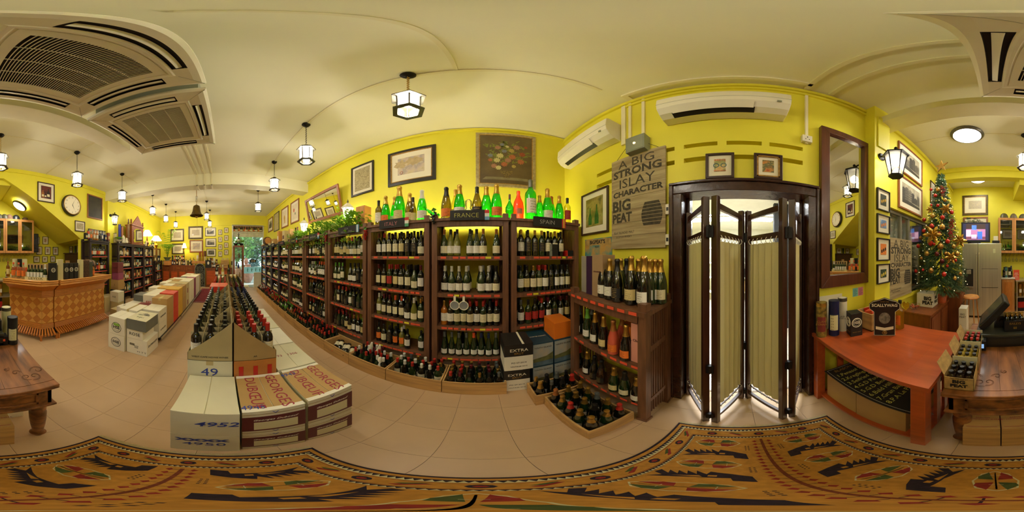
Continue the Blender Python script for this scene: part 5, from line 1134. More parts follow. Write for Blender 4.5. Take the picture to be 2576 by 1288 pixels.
t = T('display_carton', 'black display carton of small cream liqueur bottles behind the register', 'carton', (-.175, -1.33, .905)); MB().box(-.085,-.05,0,.085,.05,.10).build('carton_body', BLACK, t, bevel=.001); MB().box(-.085,-.053,.0,.085,-.049,.15).build('back_flap', CARD, t); text('88', .03, GOLDP, t, (0,.0515,.035), rotz=PI); text('BAILEYS', .026, GOLDP, t, (0,.052,.076), rotz=PI)
for i in range(4):
    for j in range(2): bottle('mini', DG, CD['gold'], None, (-.235+.04*i, -1.355+.045*j, 1.006-.06), 'miniature bottle in the black carton, %s row, %s from the monitor' % (['rear','front'][j], ORD[3-i]), 'miniatures in the black carton', parts=False, name='miniature_bottle')
def tube_(x, y, z0, r, h, m, capm, lab, bandm=None, txt=None, tm=INK, face='S', ts=.03, rz=None):
    t = T('cylinder_gift_tube', lab, 'tube', (x, y, z0)); MB().cyl(0,0,0,h,r,20).build('tube_body', m, t, smooth=True); MB().lathe([(r*1.03,h-.03),(r*1.03,h),(r*.9,h),(r*.9,h-.006),(.001,h-.006)], 20).build('tube_lid', capm, t, smooth=True)
    rz = math.atan2(-x, y)+0. if rz is None else rz
    # text and label turn towards the middle of the room
    ang = math.atan2(-y, -x)
    if bandm: MB().lathe([(r+.0008,h*.18),(r+.0008,h*.62)], 10, a0=ang-.8, a1=ang+.8, caps=False).build('tube_label', bandm, t)
    if txt: text(txt, ts, tm, t, ((r+.003)*math.cos(ang), (r+.003)*math.sin(ang), h*.45), rotz=ang+PI/2)
    return t
tube_(-.345, -1.26, .779, .042, .26, mat('matt_black_tube','#1c1d1c',.4,var=0), BLACK, 'black cylinder gift tube on the desk edge nearest the bar', labmat('tube_paper','#d8d0a0'), None)
tube_(-.33, -1.42, .779, .044, .30, mat('cream_tube','#d8d2a0',.5,var=.03), PEWTER, 'tall cream cylinder tube behind the black one', None)
gbox(-.30,-.235,-1.30,-1.23,.779,.87, BLACK, 'small black box with an orange tag beside the black tube', txt='■', tm=ORANGE, face='S', ts=.03)
# three open cartons of miniatures along the desk edge
for k, y in enumerate((-.78, -.985, -1.185)):
    t = T('miniature_carton', 'small kraft carton of miniature bottles reading BIG PEAT, '+['nearest the rug','middle of three','farthest, green capped'][k], 'carton', (.150, y, .7795), 0, 'kraft cartons of miniatures on the desk edge'); a, b = .068, .080
    KR = mat('kraft_print_board', '#bd9a5e', .8, var=.15, scale=30)
    MB().box(-a, b-.002, 0, a, b, .105).build('front_panel', KR, t); MB().box(-a, -b, 0, a, -b+.002, .15).build('back_panel', mat('cream_board', '#d6cfa8', .8, var=.02), t); MB().box(-a, -b, 0, -a+.002, b, .12).build('side_panel', KR, t); MB().box(a-.002, -b, 0, a, b, .12).build('side_panel', KR, t); MB().box(-a, -b, 0, a, b, .003).build('bottom_panel', KR, t)
    mb = MB(); mb.extr([(a,-b,.12),(a,b,.12),(a+.035,b*.9,.20),(a+.035,-b*.9,.20)], (.0015,0,0)); mb.build('open_flap', KR, t); mb = MB()
    for i in range(3): mb.box(-a+.002, -b+.03+i*.04, .003, a-.002, -b+.032+i*.04, .06)
    mb.build('dividers', mat('cream_board', '#d6cfa8'), t); text('BIG', .038, INK, t, (0, b+.0008, .070), rotz=PI, bold=.002); text('PEAT', .034, INK, t, (0, b+.0008, .036), rotz=PI, bold=.002); text('Not chill filtered', .012, INK, t, (0, b+.0008, .097), rotz=PI)
    for i in range(3):
        for j in range(3): bottle('mini', [BG, PALEW, GG][k], CD[['black','black','red'][k]], LD['cream'], (.150-.042+.042*i, y-.052+.050*j, .783+.012*(k == 2)), 'miniature bottle, %s kraft carton, %s row from rug, %s from red table' % (['nearest','middle','farthest'][k], ORD[2-j], ORD[2-i]), 'miniatures in kraft cartons', parts=True, sc=1.15, name='miniature_bottle')

# ================================================================== RED TABLE
t = T('red_table', 'low red brown lacquered table between mirror and desk', 'table', (.735, -.965, 0)); X, Y = .485, .365
for k in range(6): MB().box(-X+k*X/3+.0001, -Y, .828, -X+(k+1)*X/3-.0001, Y, .86+.0002*(k%2)).build('top_plank', REDW, t)
for sx, sy in ((-1,1),(1,1),(-1,-1),(1,-1)): MB().box(sx*(X-.055)-.035, sy*(Y-.045)-.035, 0, sx*(X-.055)+.035, sy*(Y-.045)+.035, .828).build('leg', REDW, t, bevel=.003)
mb = MB(); mb.box(-X+.05, -Y+.03, .06, X-.05, Y-.04, .085); mb.build('lower_shelf', REDW, t)
for sx in (-1, 1):
    for k in range(3): MB().box(sx*(X-.055)-.01, -.20+k*.14, .085, sx*(X-.055)+.01, -.14+k*.14, .80).build('side_slat', REDW, t)
    MB().box(sx*(X-.055)-.015, -Y+.04, .79, sx*(X-.055)+.015, Y-.04, .828).build('side_rail', REDW, t)
gbox(.76,1.10,-1.20,-.68,.0855,.44, CARD, 'brown carton under the red table, nearer the doorway'); gbox(.40,.75,-1.20,-.675,.0855,.44, CARD, 'brown carton under the red table, nearer the desk')
t = T('cable_tangle', 'tangle of grey cables between carton and leg under the red table', 'cable', (.36, -.80, .09)); mb = MB(); rr = random.Random(5)
for k in range(5): mb.path([(rr.uniform(-.02,.03), rr.uniform(-.1,.12), rr.uniform(0.01,.30)) for _ in range(9)], .003, 5)
mb.build('cables', mat('grey_cable', '#8a8a80', .5, var=0), t)['kind'] = 'stuff'
t = T('chalk_menu_board', 'black menu board with chalked wine list lying on the cartons under the red table', 'sign', (.735, -.93, .4405)); 
MB().box(-.375, -.27, 0, .375, .27, .010).build('board', SLATE, t, bevel=.002); mb = MB()
for r in ((-.36,-.255,.36,-.252),(-.36,.252,.36,.255),(-.36,-.255,-.357,.255),(.357,-.255,.36,.255)): mb.box(r[0], r[1], .010, r[2], r[3], .0105)
mb.build('painted_border', CHALKW, t); text('BLASON', .045, GOLDP, t, (.32, .21, .0105), flat=True, rotz=-PI/2, align='LEFT')
for k, s in enumerate(("1.Penasol Sang", "2.Kreglinger Vig", "3.Seifried Sauvi", "4.G.D Pouilly-Fui", "5.G.D Beaujolais", "6.Bald Hills Pinot", "7.Gran Bajoz '11", "8.P.A Le Pas De")): text(s, .054, CHALKY, t, (.25-.066*k, .235, .0105), flat=True, rotz=-PI/2, align='LEFT', sx=.95)
text('Robert', .05, GOLDP, t, (-.30, .0, .0105), flat=True, rotz=-PI/2, align='LEFT', shear=.3)
Z = .8605
tube_(1.13,-.645,Z,.044,.31, mat('black_gold_tube','#2a2410',.35,var=.5,scale=30,dark='#a88a3a'), GOLD, 'black and gold patterned gift tube with a red label on the red table', mat('claret_label','#7c2c28',.5,var=0), 'CLAN\nDENNY', GOLDP, ts=.026)
tube_(1.10,-.745,Z,.044,.32, mat('navy_tube','#16204e',.35,var=.1), mat('navy_tube','#16204e'), 'navy blue gift tube with a white label on the red table', labmat('tube_paper','#d8d0a0'), None)
tube_(1.13,-.855,Z,.040,.32, mat('cream_white_tube','#ddd6ba',.5,var=.03), PEWTER, 'cream white gift tube behind the black box on the red table', None, 'OLD\nPARTICULAR', INK, ts=.018)
gbox(1.17,1.22,-.72,-.62,Z,1.13, BLACK, 'narrow black box against the wall behind the patterned tube')
t = gbox(.955,1.055,-.93,-.83,Z,1.075, mat('black_box_board','#1b1a18',.45,var=0), 'black rum box with a round white seal on the red table'); t.rotation_euler = (0, 0, -.3)
for fx, rz in ((0, PI), (1, -PI/2)):
    p = (0, .0515, .13) if fx == 0 else (-.0515, 0, .13); c = PAPER
    r3 = (PI/2, 0, rz); text('HSE', .035, c, t, p, rotz=rz, bold=.001); mb = MB(); mb.torus((p[0], p[1], p[2]), .040, .004, 'Y' if fx == 0 else 'X', 20); mb.torus((p[0], p[1], p[2]), .028, .0015, 'Y' if fx == 0 else 'X', 20); mb.build('printed_seal', c, t); text('RHUM VSOP', .013, GOLDP, t, (p[0], p[1], .04), rotz=rz)
t = T('wooden_crate', 'open pine box of orange packets on the red table', 'crate', (1.03, -1.12, Z)); a, b, h = .10, .11, .17
for bx in ((-a,-b,0,a,-b+.012,h),(-a,b-.012,0,a,b,h),(-a,-b+.012,0,-a+.012,b-.012,h),(a-.012,-b+.012,0,a,b-.012,h),(-a,-b,0,a,b,.01)): MB().box(*bx).build('crate_board', PINE, t)
for i, (dx, dy, m) in enumerate(((-.03,.02,ORANGE),(.03,-.02,REDF),(-.02,-.05,ORANGE))):
    q = T('packet', ['orange packet on top in the pine box','red packet behind in the pine box','orange packet at the back of the pine box'][i], 'packet', (1.03+dx, -1.12+dy, Z+.11)); q.rotation_euler = (.3*i-.2, .3, .4*i); MB().box(-.045,-.03,0,.045,.03,.075).build('packet_body', m, q, bevel=.003)
t = T('scallywag_board', 'black cut out SCALLYWAG display board standing on the red table', 'sign', (.80, -1.02, Z)); rz = math.atan2(.80, 1.02)+PI; t.rotation_euler = (.13, 0, rz); q = []
OB = [(-.085,0),(.085,0),(.085,.24),(.12,.27),(.12,.31),(.09,.335),(.05,.345),(0,.365),(-.05,.345),(-.09,.335),(-.12,.31),(-.12,.27),(-.085,.24)]
MB().extr([(x,0,z) for x, z in OB], (0,.008,0)).build('board', BLACK, t); mb = MB()
for (a, b), (c, d) in zip(OB, OB[1:]+OB[:1]): mb.bar((a*.97,-.001,.005+b*.975),(c*.97,-.001,.005+d*.975), .0015, 4)
mb.build('outline', PAPER, t); text('SCALLYWAG', .036, PAPER, t, (0,-.002,.298), bold=.001, sx=.95); text('SWEET WEE', .012, GOLDP, t, (0,-.002,.33)); MB().extr([(-.07,-.001,.10),(0,-.001,.085),(.07,-.001,.10),(.07,-.001,.07),(0,-.001,.055),(-.07,-.001,.07)], (0,-.001,0)).build('printed_ribbon', PAPER, t)
mb = MB(); mb.torus((.0,-.001,.032), .018, .003, 'Y', 16); mb.ball((0,-.001,.032), .012, 8, 6); mb.build('printed_seal', GOLDP, t); mb = MB(); mb.poly([(.045*math.cos(i*PI/8), -.0012, .18+.055*math.sin(i*PI/8)) for i in range(16)]); mb.build('printed_oval', mat('print_grey','#8f8c7e',.6,var=.3,scale=40), t)
bottle('spirit', glassmat('pale_spirit_glass','#e0c050',.6), CD['black'], LD['orange'], (.79,-1.23,Z), 'pale yellow spirit bottle with orange label behind the SCALLYWAG board', None, 2.6, name='spirit_bottle')
t = T('paper_sheet', 'white paper sheets leaning on the wall behind the tubes', 'paper', (1.215,-.78,Z)); t.rotation_euler = (0,.08,0); MB().box(-.004,-.15,0,.004,.15,.33).build('sheet', PAPER, t)
# ================================================================== CARTONS
def carton(x0, x1, y0, y1, z0, z1, m, label, group, tm=INK, front=None, top=None, side=None, fs=.05, seam='X', band=None, name='carton', fm=None, tape=True, tz=0, cat='carton', fr=.5, sm=None):
    """front is the +X face (towards the viewer's end of the room); side is the +Y face"""
    t = T(name, label, cat, ((x0+x1)/2, (y0+y1)/2, z0), 0, group); a, b, h = (x1-x0)/2-.002, (y1-y0)/2-.002, z1-z0-.001
    MB().box(-a, -b, 0, a, b, h-.004).build('carton_body', m, t, bevel=.003)
    fmm = fm or m
    for s in (-1, 1):
        mb = MB()
        if seam == 'X': mb.box(-a, s*.002 if s > 0 else -b, h-.004, a, b if s > 0 else -.002, h)
        else: mb.box(.0015 if s > 0 else -a, -b, h-.004, a if s > 0 else -.0015, b, h)
        mb.build('top_flap', fmm, t)
    if tape:
        mb = MB()
        if seam == 'X': mb.box(-a-.0006, -.022, h-.04, -a, .022, h); mb.box(a, -.022, h-.04, a+.0006, .022, h); mb.box(-a, -.022, h, a, .022, h+.0004)
        else: mb.box(-.022, b, h-.04, .022, b+.0006, h); mb.box(-.022, -b, h, .022, b, h+.0004)
        mb.build('packing_tape', mat('tape', '#c2ad78', .25, var=0, coat=.5), t)
    if band: MB().box(-a-.0008, -b-.0008, h*band[1], a+.0008, b+.0008, h*band[2]).build('printed_band', band[0], t)
    if front: text(front, fs, tm, t, (a+.002, 0, h*fr), rotz=PI/2)
    if side: text(side, fs, sm or tm, t, (0, b+.002, h*.5), rotz=PI)
    if top: text(top, fs, tm, t, (0, 0, h+.0006), flat=True, rotz=tz)
    return t
G1 = 'cartons at the near end of the middle island'
WB2 = mat('cream_white_carton', '#ddd6b4', .65, var=.05, scale=3)
t = carton(-.975,-.605,-.215,.058,0,.335, WB2, 'lower white carton with blue scribble, front of the middle island', G1, BLUEINK, front='4950', fs=.085, seam='Y'); text('xxxx', .10, BLUEINK, t, (.1868, -.01, .26), rotz=PI/2, bold=.002)
t = carton(-.975,-.605,-.215,.058,.336,.66, WB2, 'upper white carton marked 4952 in blue, front of the middle island', G1, BLUEINK, seam='X', tape=False); text('4952', .085, BLUEINK, t, (.1865, .045, .19), rotz=PI/2, shear=.2, bold=.001)
TAN = mat('tan_printed_board', '#b9955a', .7, var=.04)
def duboeuf(x0, x1, y0, y1, z0, z1, lab, top=True):
    t = carton(x0,x1,y0,y1,z0,z1, WB2, lab, G1, tape=False, fm=TAN if top else None, seam='X'); a, b, h = (x1-x0)/2, (y1-y0)/2, z1-z0
    MB().box(a-.002, -b+.001, h*.16, a+.0004, b-.001, h*.78).build('maroon_panel', MAROON, t); MB().box(a, -b*.65, h*.22, a+.001, b*.72, h*.56).build('paper_label', labmat('carton_paper','#d8cf9e'), t)
    text('Georges Duboeuf', .026, PAPER, t, (a+.0012, 0, h*.65), rotz=PI/2, shear=.4)
    for z in (.06, .87): MB().box(a, -b, h*z, a+.0006, b, h*z+.004).build('gold_line', GOLDP, t)
    text('V', .03, BLUEINK, t, (a+.001, 0, h*.91), rotz=PI/2, sx=1.6); text('V', .03, BLUEINK, t, (a+.001, 0, h*.10), rotz=PI/2, sx=1.6)
    if top:
        for s in (-1, 1): MB().box(s*a*.93-.02*0-.014, -b+.002, h-.0008, s*a*.93+.014, b-.002, h+.0003).build('white_edge', WBOX, t)
        text('GEORGES', .082, MAROONI, t, (0, .062, h+.0006), flat=True, rotz=0-0, sx=.95); text('DUBŒUF', .082, MAROONI, t, (0, -.062, h+.0006), flat=True, rotz=0, sx=.95)
    return t
duboeuf(-.985,-.625,.064,.338,0,.325,'lower maroon and cream wine carton beside the white carton',False)
t = duboeuf(-.985,-.625,.064,.338,.326,.65,'upper maroon wine carton lettered GEORGES DUBOEUF, marked 4948 at its front'); text('4948', .052, BLUEINK, t, (.145,-.085,.3245), flat=True, rotz=PI/2)
duboeuf(-.995,-.635,.355,.628,0,.325,'lower maroon and cream wine carton on the shelf side of the island',False)
t = duboeuf(-.995,-.635,.355,.628,.326,.65,'upper maroon wine carton lettered GEORGES DUBOEUF, on the shelf side of the island'); text('4948', .05, BLUEINK, t, (-.12,-.11,.3245), flat=True, rotz=PI/2)
G2 = 'closed cartons under the open ones in the middle island'
PB = [WB2, CARDL, WBOX, CARD]
NR = 11; px0 = -.99
for r in range(NR):
    xa = px0-r*.37; xb = xa-.362; zt = .80 if r < 9 else .98
    for c, (y0, y1) in enumerate(((-.235,.048),(.052,.325))):
        n = 2
        for k in range(n):
            za, zb = k*zt/n, (k+1)*zt/n
            lab = '%s closed carton in row %s of the island, %s column' % (['bottom','upper'][k], ORD[r], ['aisle side','shelf side'][c])
            if r == 0 and k == 1 and c == 1: t = carton(xb,xa,y0,y1,za,zb, mat('orange_picture_carton','#c87f38',.5,var=.12,scale=5), 'picture carton printed with three red capped bottles, below the AR carton', G2, tape=False)
            else: t = carton(xb,xa,y0,y1,za,zb, PB[(r+k+c) % 4] if r else WB2, lab if not (r == 0 and c == 0 and k == 1) else 'closed white carton marked 49 in blue below the open bottle carton', G2, BLUEINK, front='49' if (r == 0 and c == 0 and k == 1) else None, fs=.11, fr=.72, tape=(r < 3))
            if r == 0 and k == 1 and c == 1:
                for q in range(3):
                    u = -.09+.09*q; mb = MB(); mb.poly([(.1805,u+p,z) for p, z in ((-.034,.0),(.034,.0),(.034,.20),(.014,.24),(-.014,.24),(-.034,.20))]); mb.build('printed_bottle', INK, t); mb = MB(); mb.box(.1805,u-.014,.24,.1815,u+.014,.345); mb.build('printed_capsule', REDF, t)
STI = MB()
# open cartons with bottles; ridge at y=.05
def open_carton(xb, xa, y0, y1, z0, m, label, kind, gm, cp, lb, brand=None, n=(3, 4), fill=1., hc=.32, ho=.07, parts=True, far=False):
    t = T('open_carton', label, 'carton', ((xa+xb)/2, (y0+y1)/2, z0), 0, 'cut open cartons of bottles on the middle island'); a, b = (xa-xb)/2-.002, (y1-y0)/2-.002; left = y0 < 0
    s = 1 if left else -1        # ridge side
    for sx in (-1, 1):
        x = sx*a; mb = MB(); mb.extr([(x,-b*s,0),(x,b*s,0),(x,b*s,hc),(x,-b*s,ho)], (-sx*.003,0,0)); mb.build('cut_panel', m, t)
    MB().box(-a, s*b-.003*(s > 0), 0, a, s*b+.003*(s < 0), hc).build('ridge_panel', m, t); MB().box(-a, -s*b, 0, a, -s*b+.003*s, ho).build('low_panel', m, t); MB().box(-a,-b,0,a,b,.003).build('bottom_panel', m, t)
    mb = MB()
    for k in range(1, n[0]): y = -b+2*b*k/n[0]; mb.box(-a+.004, y-.001, .003, a-.004, y+.001, .20)
    for k in range(1, n[1]): x = -a+2*a*k/n[1]; mb.box(x-.001, -b+.004, .003, x+.001, b-.004, .20)
    mb.build('divider_grid', CARDL, t)
    mb = MB(); mb.extr([(a*.3,s*b*.98,hc-.02),(-a*.5,s*b*.98,hc-.01),(-a*.6,-s*b*.1,hc*.55+.02),(a*.1,-s*b*.1,hc*.5)], (0,0,.002)) if parts and left else None
    if brand: text(brand, .019, INK, t, (a+.001, 0, .035), rotz=PI/2)
    for i in range(n[1]):
        for j in range(n[0]):
            if random.random() > fill: continue
            x = xb+.002+(2*a)*(i+.5)/n[1]; y = y0+.002+2*b*(j+.5)/n[0]
            lab = '%s capped bottle, %s, %s row, %s from aisle' % (cp, label.split(',')[0], ORD[n[1]-1-i], ORD[j])
            if far:
                gi = {id(DG):0, id(GG):1}.get(id(gm), 9); ci = {'black':2,'red':3,'gold':4,'white':5,'dark red':6,'green':10,'copper':11}.get(cp, 2); stuff_bottle(kind, x, y, z0+.0035, 0, gi, ci, 7, STI); continue
            bottle(kind, gm, CD[cp], LD[lb], (x, y, z0+.0035), lab, 'bottles in the open island cartons', PI/2, parts=parts, sc=.93)
    return t
cs = mat('olive_cut_board', '#b9a878', .8, var=.04); ck = mat('kraft_cut_board', '#b0915a', .8, var=.05)
L_ = [('screwcap',DG,'black','white','near aisle side carton, lettered WEST CAPE HOWE WINES',cs),('screwcap',DG,'black','cream','second aisle carton, with black screw caps',cs),('screwcap',DG,'grey','cream','third aisle carton, with grey screw caps',cs),('screwcap',GG,'grey','white','fourth aisle carton, with grey green caps',ck),
      None,('screwcap',DG,'red','white','aisle carton right behind the red carton, red caps',ck),('screwcap',DG,'red','white','second aisle carton behind the red carton, red caps',ck),('burgundy',PALEW,'black','white','aisle carton of white wine far end',ck)]
R_ = [('screwcap',DG,'red','cream','near shelf side carton, lettered AR with red caps',ck),('screwcap',GG,'black','cream','second shelf side carton, tall black caps',ck),('screwcap',DG,'black','cream','third shelf side carton, black caps',ck),('screwcap',BLG,'navy','white','fourth shelf side carton, navy caps',cs),('screwcap',DG,'dark red','white','fifth shelf side carton, dark red caps',ck),
      ('screwcap',PALEW,'grey','white','sixth shelf side carton, white wine with grey caps',ck),('screwcap',PALEW,'grey','cream','seventh shelf side carton, white wine with grey caps',ck),('screwcap',OLG,'gold','cream','eighth shelf side carton, straw coloured bottles',ck)]
for r in range(8):
    xa = px0-r*.37; xb = xa-.362
    for c, D in ((0, L_[r]), (1, R_[r])):   # aisle column, shelf column
        if D is None: continue
        kd, gm, cp, lb, lab, m = D; y0, y1 = ((-.235,.049),(.050,.325))[c]
        open_carton(xb, xa, y0, y1, .801, m, lab, kd, gm, cp, lb, ['WEST CAPE HOWE WINES', 'AR'][c] if r == 0 else None, fill=1. if not (r == 0 and c == 0) else .75, parts=(r < 2), far=(r >= 4))
# red closed carton, far end blocks
RC = mat('red_carton', '#d8341c', .5, var=.05)
carton(-2.835,-2.475,-.235,.047,.8015,1.08, RC, 'bright red closed carton amid the open bottle cartons', G1, fm=mat('orange_red_flap','#dc5a36',.5,var=.05), top='(   (', fs=.10, tape=False, tm=GOLDP, tz=PI/2)
for i, (x, y, gm, cp, lb, lab) in enumerate(((-4.75,-.30,DG,'black','white','dark bottle standing at the far island end, aisle side'),(-4.72,-.08,PALEW,'white','cream','pale bottle standing between two dark ones on the far island end'),(-4.75,.13,DG,'black','black','dark bottle on the far island end, shelf side'))): bottle('burgundy', gm, CD[cp], LD[lb], (x, y*.8, .982), lab, 'bottles standing on the far island end', PI/2, sc=1.05)
# white closed cartons on the shelf side
for r in range(4):
    xa = -1.0-r*.40; xb = xa-.39
    for k in range(2): carton(xb,xa,.335,.625,.33*k,.33*(k+1), WB2 if (r+k) % 2 else WBOX, '%s white carton of the low row along the shelf side, %s from the maroon cartons' % (['lower','upper'][k], ORD[r]), 'low white cartons along the island', BLUEINK if r else MAROONI, top=['93   1306',None,'Touriga',None][r] if k else None, fs=.045, tape=False, tz=PI/2)
# ---- left island (on trolleys)
G3 = 'cartons of the left island'
def hse(t, a, z, s=1.): 
    text('HSE', .07*s, INK, t, (a+.001, 0, z), rotz=PI/2, bold=.002); mb = MB(); mb.torus((a+.0005, 0, z), .085*s, .004, 'X', 24, 4); mb.torus((a+.0005, 0, z), .058*s, .002, 'X', 24, 4); mb.build('printed_seal', INK, t)
t = carton(-2.22,-1.885,-1.645,-1.345,0,.295, WBOX, 'lower white rum carton with round HSE seal, front of the left island', G3, tape=False); hse(t, .166, .15)
t = carton(-2.22,-1.885,-1.635,-1.335,.296,.60, WBOX, 'upper white rum carton with round HSE seal and green sticker', G3, tape=False); hse(t, .166, .13); MB().box(.165,-.05,.16,.168,.06,.20).build('green_sticker', mat('sticker_green','#8fc04a',.6,var=0), t)
t = carton(-2.30,-1.925,-1.33,-1.0,0,.29, WBOX, 'white carton lettered DUMANGIN with barcode, on the floor at the corner', G3, front='ROSE\nPINK', fs=.028, tape=False); text('DUMANGIN', .055, INK, t, (0,.166,.17), rotz=PI); mb = MB()
for k in range(14): mb.box(.1865,-.11+k*.006,.16,.1875,-.108+k*.006+.001*(k % 3),.20)
mb.build('barcode', INK, t); text('++ Y Y', .05, INK, t, (.187, .08, .06), rotz=PI/2)
t = carton(-2.28,-1.92,-1.325,-1.06,.291,.45, WBOX, 'flat white carton marked ROSE lying between the corner cartons', G3, front='ROSE', fs=.075, tape=False)
PG = mat('grey_printed_carton','#6c6f68',.5,var=.05)
t = carton(-2.30,-1.90,-1.31,-1.00,.451,.63, PG, 'dark grey flat carton with a printed tree on its pale top', G3, fm=WB2, tape=False); text('POLI', .04, INK, t, (0.08,0.0,.180), flat=True, rotz=PI/2, sx=1.4); mb = MB()
for k in range(12): a_ = k*PI/11; mb.poly([(-.02,0,.1806),(-.02-.09*math.sin(a_)-.01,-.09*math.cos(a_)-.01,.1806),(-.02-.09*math.sin(a_)+.01,-.09*math.cos(a_)+.012,.1806)])
mb.build('printed_tree', mat('print_grey','#8f8c7e'), t)
carton(-2.62,-2.24,-1.70,-1.34,.0,.33, WBOX, 'white carton under the taped one behind the rum cartons', G3, tape=False)
carton(-2.62,-2.24,-1.70,-1.34,.331,.63, WBOX, 'white carton with black marks and brown tape behind the rum cartons', G3, front="~ '' /", fs=.06)
RM = mat('red_grey_print','#8c3a3a',.5,var=.1); PK = mat('maroon_pink_carton','#9b4a6a',.5,var=.1)
# three columns running back
cols_ = [(-1.345,-1.035),(-1.66,-1.35),(-1.975,-1.665)]
plan = [ (WBOX,.62,'white carton lettered DUMANGIN, %s layer','DUMANGIN'), (CARD,.74,'brown taped carton, %s layer of the tall pair',None), (RC,.76,'red carton with white edges, %s layer',None), (mat('yellow_carton','#d8a81e',.5,var=.05),.78,'yellow sided carton, %s layer',None), (CARD,.78,'plain brown carton, %s layer, behind the yellow',None),
         (CARDL,.79,'pale carton with a maroon square, %s layer',None), (WBOX,.80,'white carton, %s layer, first of the far four',None), (WBOX,.80,'white carton, %s layer, second of the far four',None), (PK,.79,'pinkish carton, %s layer, near the far end',None), (WBOX,.80,'white carton, %s layer, third of the far four',None), (WBOX,.80,'white carton, %s layer, last of the aisle column',None), (CARDL,.79,'pale carton, %s layer, farthest in the aisle column',None)]
for r, (m, zt, lab, tx) in enumerate(plan):
    xa = -2.42-r*.37; xb = xa-.365; nl = 2; zb = .10
    for k in range(nl): 
        za = zb+(zt-zb)*k/nl; zz = zb+(zt-zb)*(k+1)/nl; t = carton(xb,xa,cols_[0][0],cols_[0][1],za,zz, m, lab % ['lower','upper'][k]+(', aisle side of left island'), G3, PAPER if m is RC else INK, side=tx, fs=.045, tape=(m is CARD), fm=CARD if r == 1 else None)
        if m is RC: 
            for q in (-.18, .178): MB().box(q, .152, 0, q+.006, .1545, (zt-zb)/nl-.002).build('white_edge', PAPER, t)
        if r == 5: MB().box(-.05,.152,.06,.05,.1545,.2).build('maroon_square', RM, t)
mats_b = [(PG,.55,'grey and maroon printed flat carton'),(WBOX,.72,'white carton marked 4407 in red'),(WBOX,.72,'second white carton behind the one marked 4407'),(mat('yellow_red_flaps','#d8a838',.5,var=.1),.74,'carton with yellow and pink flaps'),(WBOX,.75,'white carton in the middle column, behind the yellow flaps'),(CARDL,.76,'pale carton in the middle column, fifth back'),(CARD,.77,'brown carton in the middle column'),(WBOX,.78,'white carton in the middle column, seventh back'),(mat('dark_lid','#3c3a34',.6,var=.1),.76,'carton with a dark lid in the middle column'),(WBOX,.78,'white carton in the middle column, ninth back'),(CARDL,.78,'pale carton at the far end of the middle column'),(WBOX,.78,'last white carton of the middle column')]
for r, (m, zt, lab) in enumerate(mats_b):
    xa = -2.64-r*.37; xb = xa-.365
    for k in range(2):
        za, zz = .10+(zt-.10)*k/2, .10+(zt-.10)*(k+1)/2; t = carton(xb,xa,cols_[1][0]-.03*(r == 0),cols_[1][1],za,zz, m if k else WBOX, ('lower carton beneath the ' if k == 0 else '')+lab.replace('carton', 'carton'), G3, REDINK, front='4407' if (r == 1 and k) else None, fs=.09, tape=False, fm=[m, RM][(r == 0)] if k else None)
for r in range(9):
    xa = -2.75-r*.38; xb = xa-.37; zt = [.52,.66,.60,.70,.66,.72,.70,.72,.70][r]; m = [WBOX, PG, CARDL, WBOX, CARD, WBOX, WBOX, CARDL, WBOX][r]
    for k in range(2): carton(xb,xa,cols_[2][0],cols_[2][1],.10+(zt-.10)*k/2,.10+(zt-.10)*(k+1)/2, m, '%s carton of the wall side column of the left island, %s from its near end' % (['lower','upper'][k], ORD[r]), G3, tape=False)
for i, (x0, x1) in enumerate(((-3.6,-2.44),(-4.85,-3.65),(-6.85,-4.9))):
    t = T('flat_trolley', 'low steel trolley under the left island cartons, '+['nearest','middle','farthest'][i], 'trolley', ((x0+x1)/2,-1.5,0)); a = (x1-x0)/2; MB().box(-a,-.47,.075,a,.49,.099).build('deck', STEELD, t); MB().box(-a,.49,.06,a,.50,.102).build('edge_rail', STEEL, t)
    for sx in (-1, 1):
        for sy in (-1, 1): mb = MB(); mb.M = Matrix.Translation((sx*(a-.08), sy*.43, .035)) @ Matrix.Rotation(PI/2, 4, 'X'); mb.cyl(0,0,-.015,.015,.034,14); mb.M = None; mb.box(sx*(a-.08)-.015, sy*.43-.02, .035, sx*(a-.08)+.015, sy*.43+.02, .075); mb.build('caster', BLACK, t)
# cartons stacked by the dark shelves
G4 = 'cartons standing by the dark spirit shelves'
for (x0,x1,y0,y1,z0,z1,m,lab,tx) in ((-3.98,-3.72,-3.10,-2.86,1.06,1.36,mat('maroon_wine_box','#7c3436',.5,var=.1),'maroon box with a glass picture, top of the stack by the spirit shelves','Riedel'),(-3.99,-3.73,-3.10,-2.86,.85,1.058,PK,'pinkish box second in the stack by the spirit shelves',None),(-4.0,-3.70,-3.12,-2.84,.55,.848,CARD,'brown carton in the stack by the spirit shelves','2'),(-4.0,-3.66,-3.12,-2.82,.28,.548,mat('dark_carton','#2b302c',.6,var=.1),'dark carton in the stack by the spirit shelves',None),(-4.0,-3.64,-3.14,-2.80,.0,.278,BLACK,'black carton at the foot of the stack by the spirit shelves',None),
    (-3.62,-3.36,-2.86,-2.58,.0,.30,CARDL,'pale carton on the floor under the white rum carton',None),(-3.62,-3.36,-2.86,-2.58,.301,.585,WBOX,'white rum carton with seal standing before the spirit shelves','HSE'),
    (-3.35,-3.13,-3.10,-2.85,.0,.44,CARDL,'pale box at the end of the bar by the shelf foot',None),(-3.58,-3.37,-3.12,-2.88,.0,.44,CARDL,'second pale box at the shelf foot beside it',None),(-3.32,-3.08,-2.62,-2.36,.0,.20,CARDL,'low yellowish carton beyond the bar foot rest',None),(-3.05,-2.80,-2.20,-1.98,.0,.42,WBOX,'white carton between bar and left island',None)):
    carton(x0,x1,y0,y1,z0,z1,m,lab,G4,front=tx,fs=.07,tape=False)
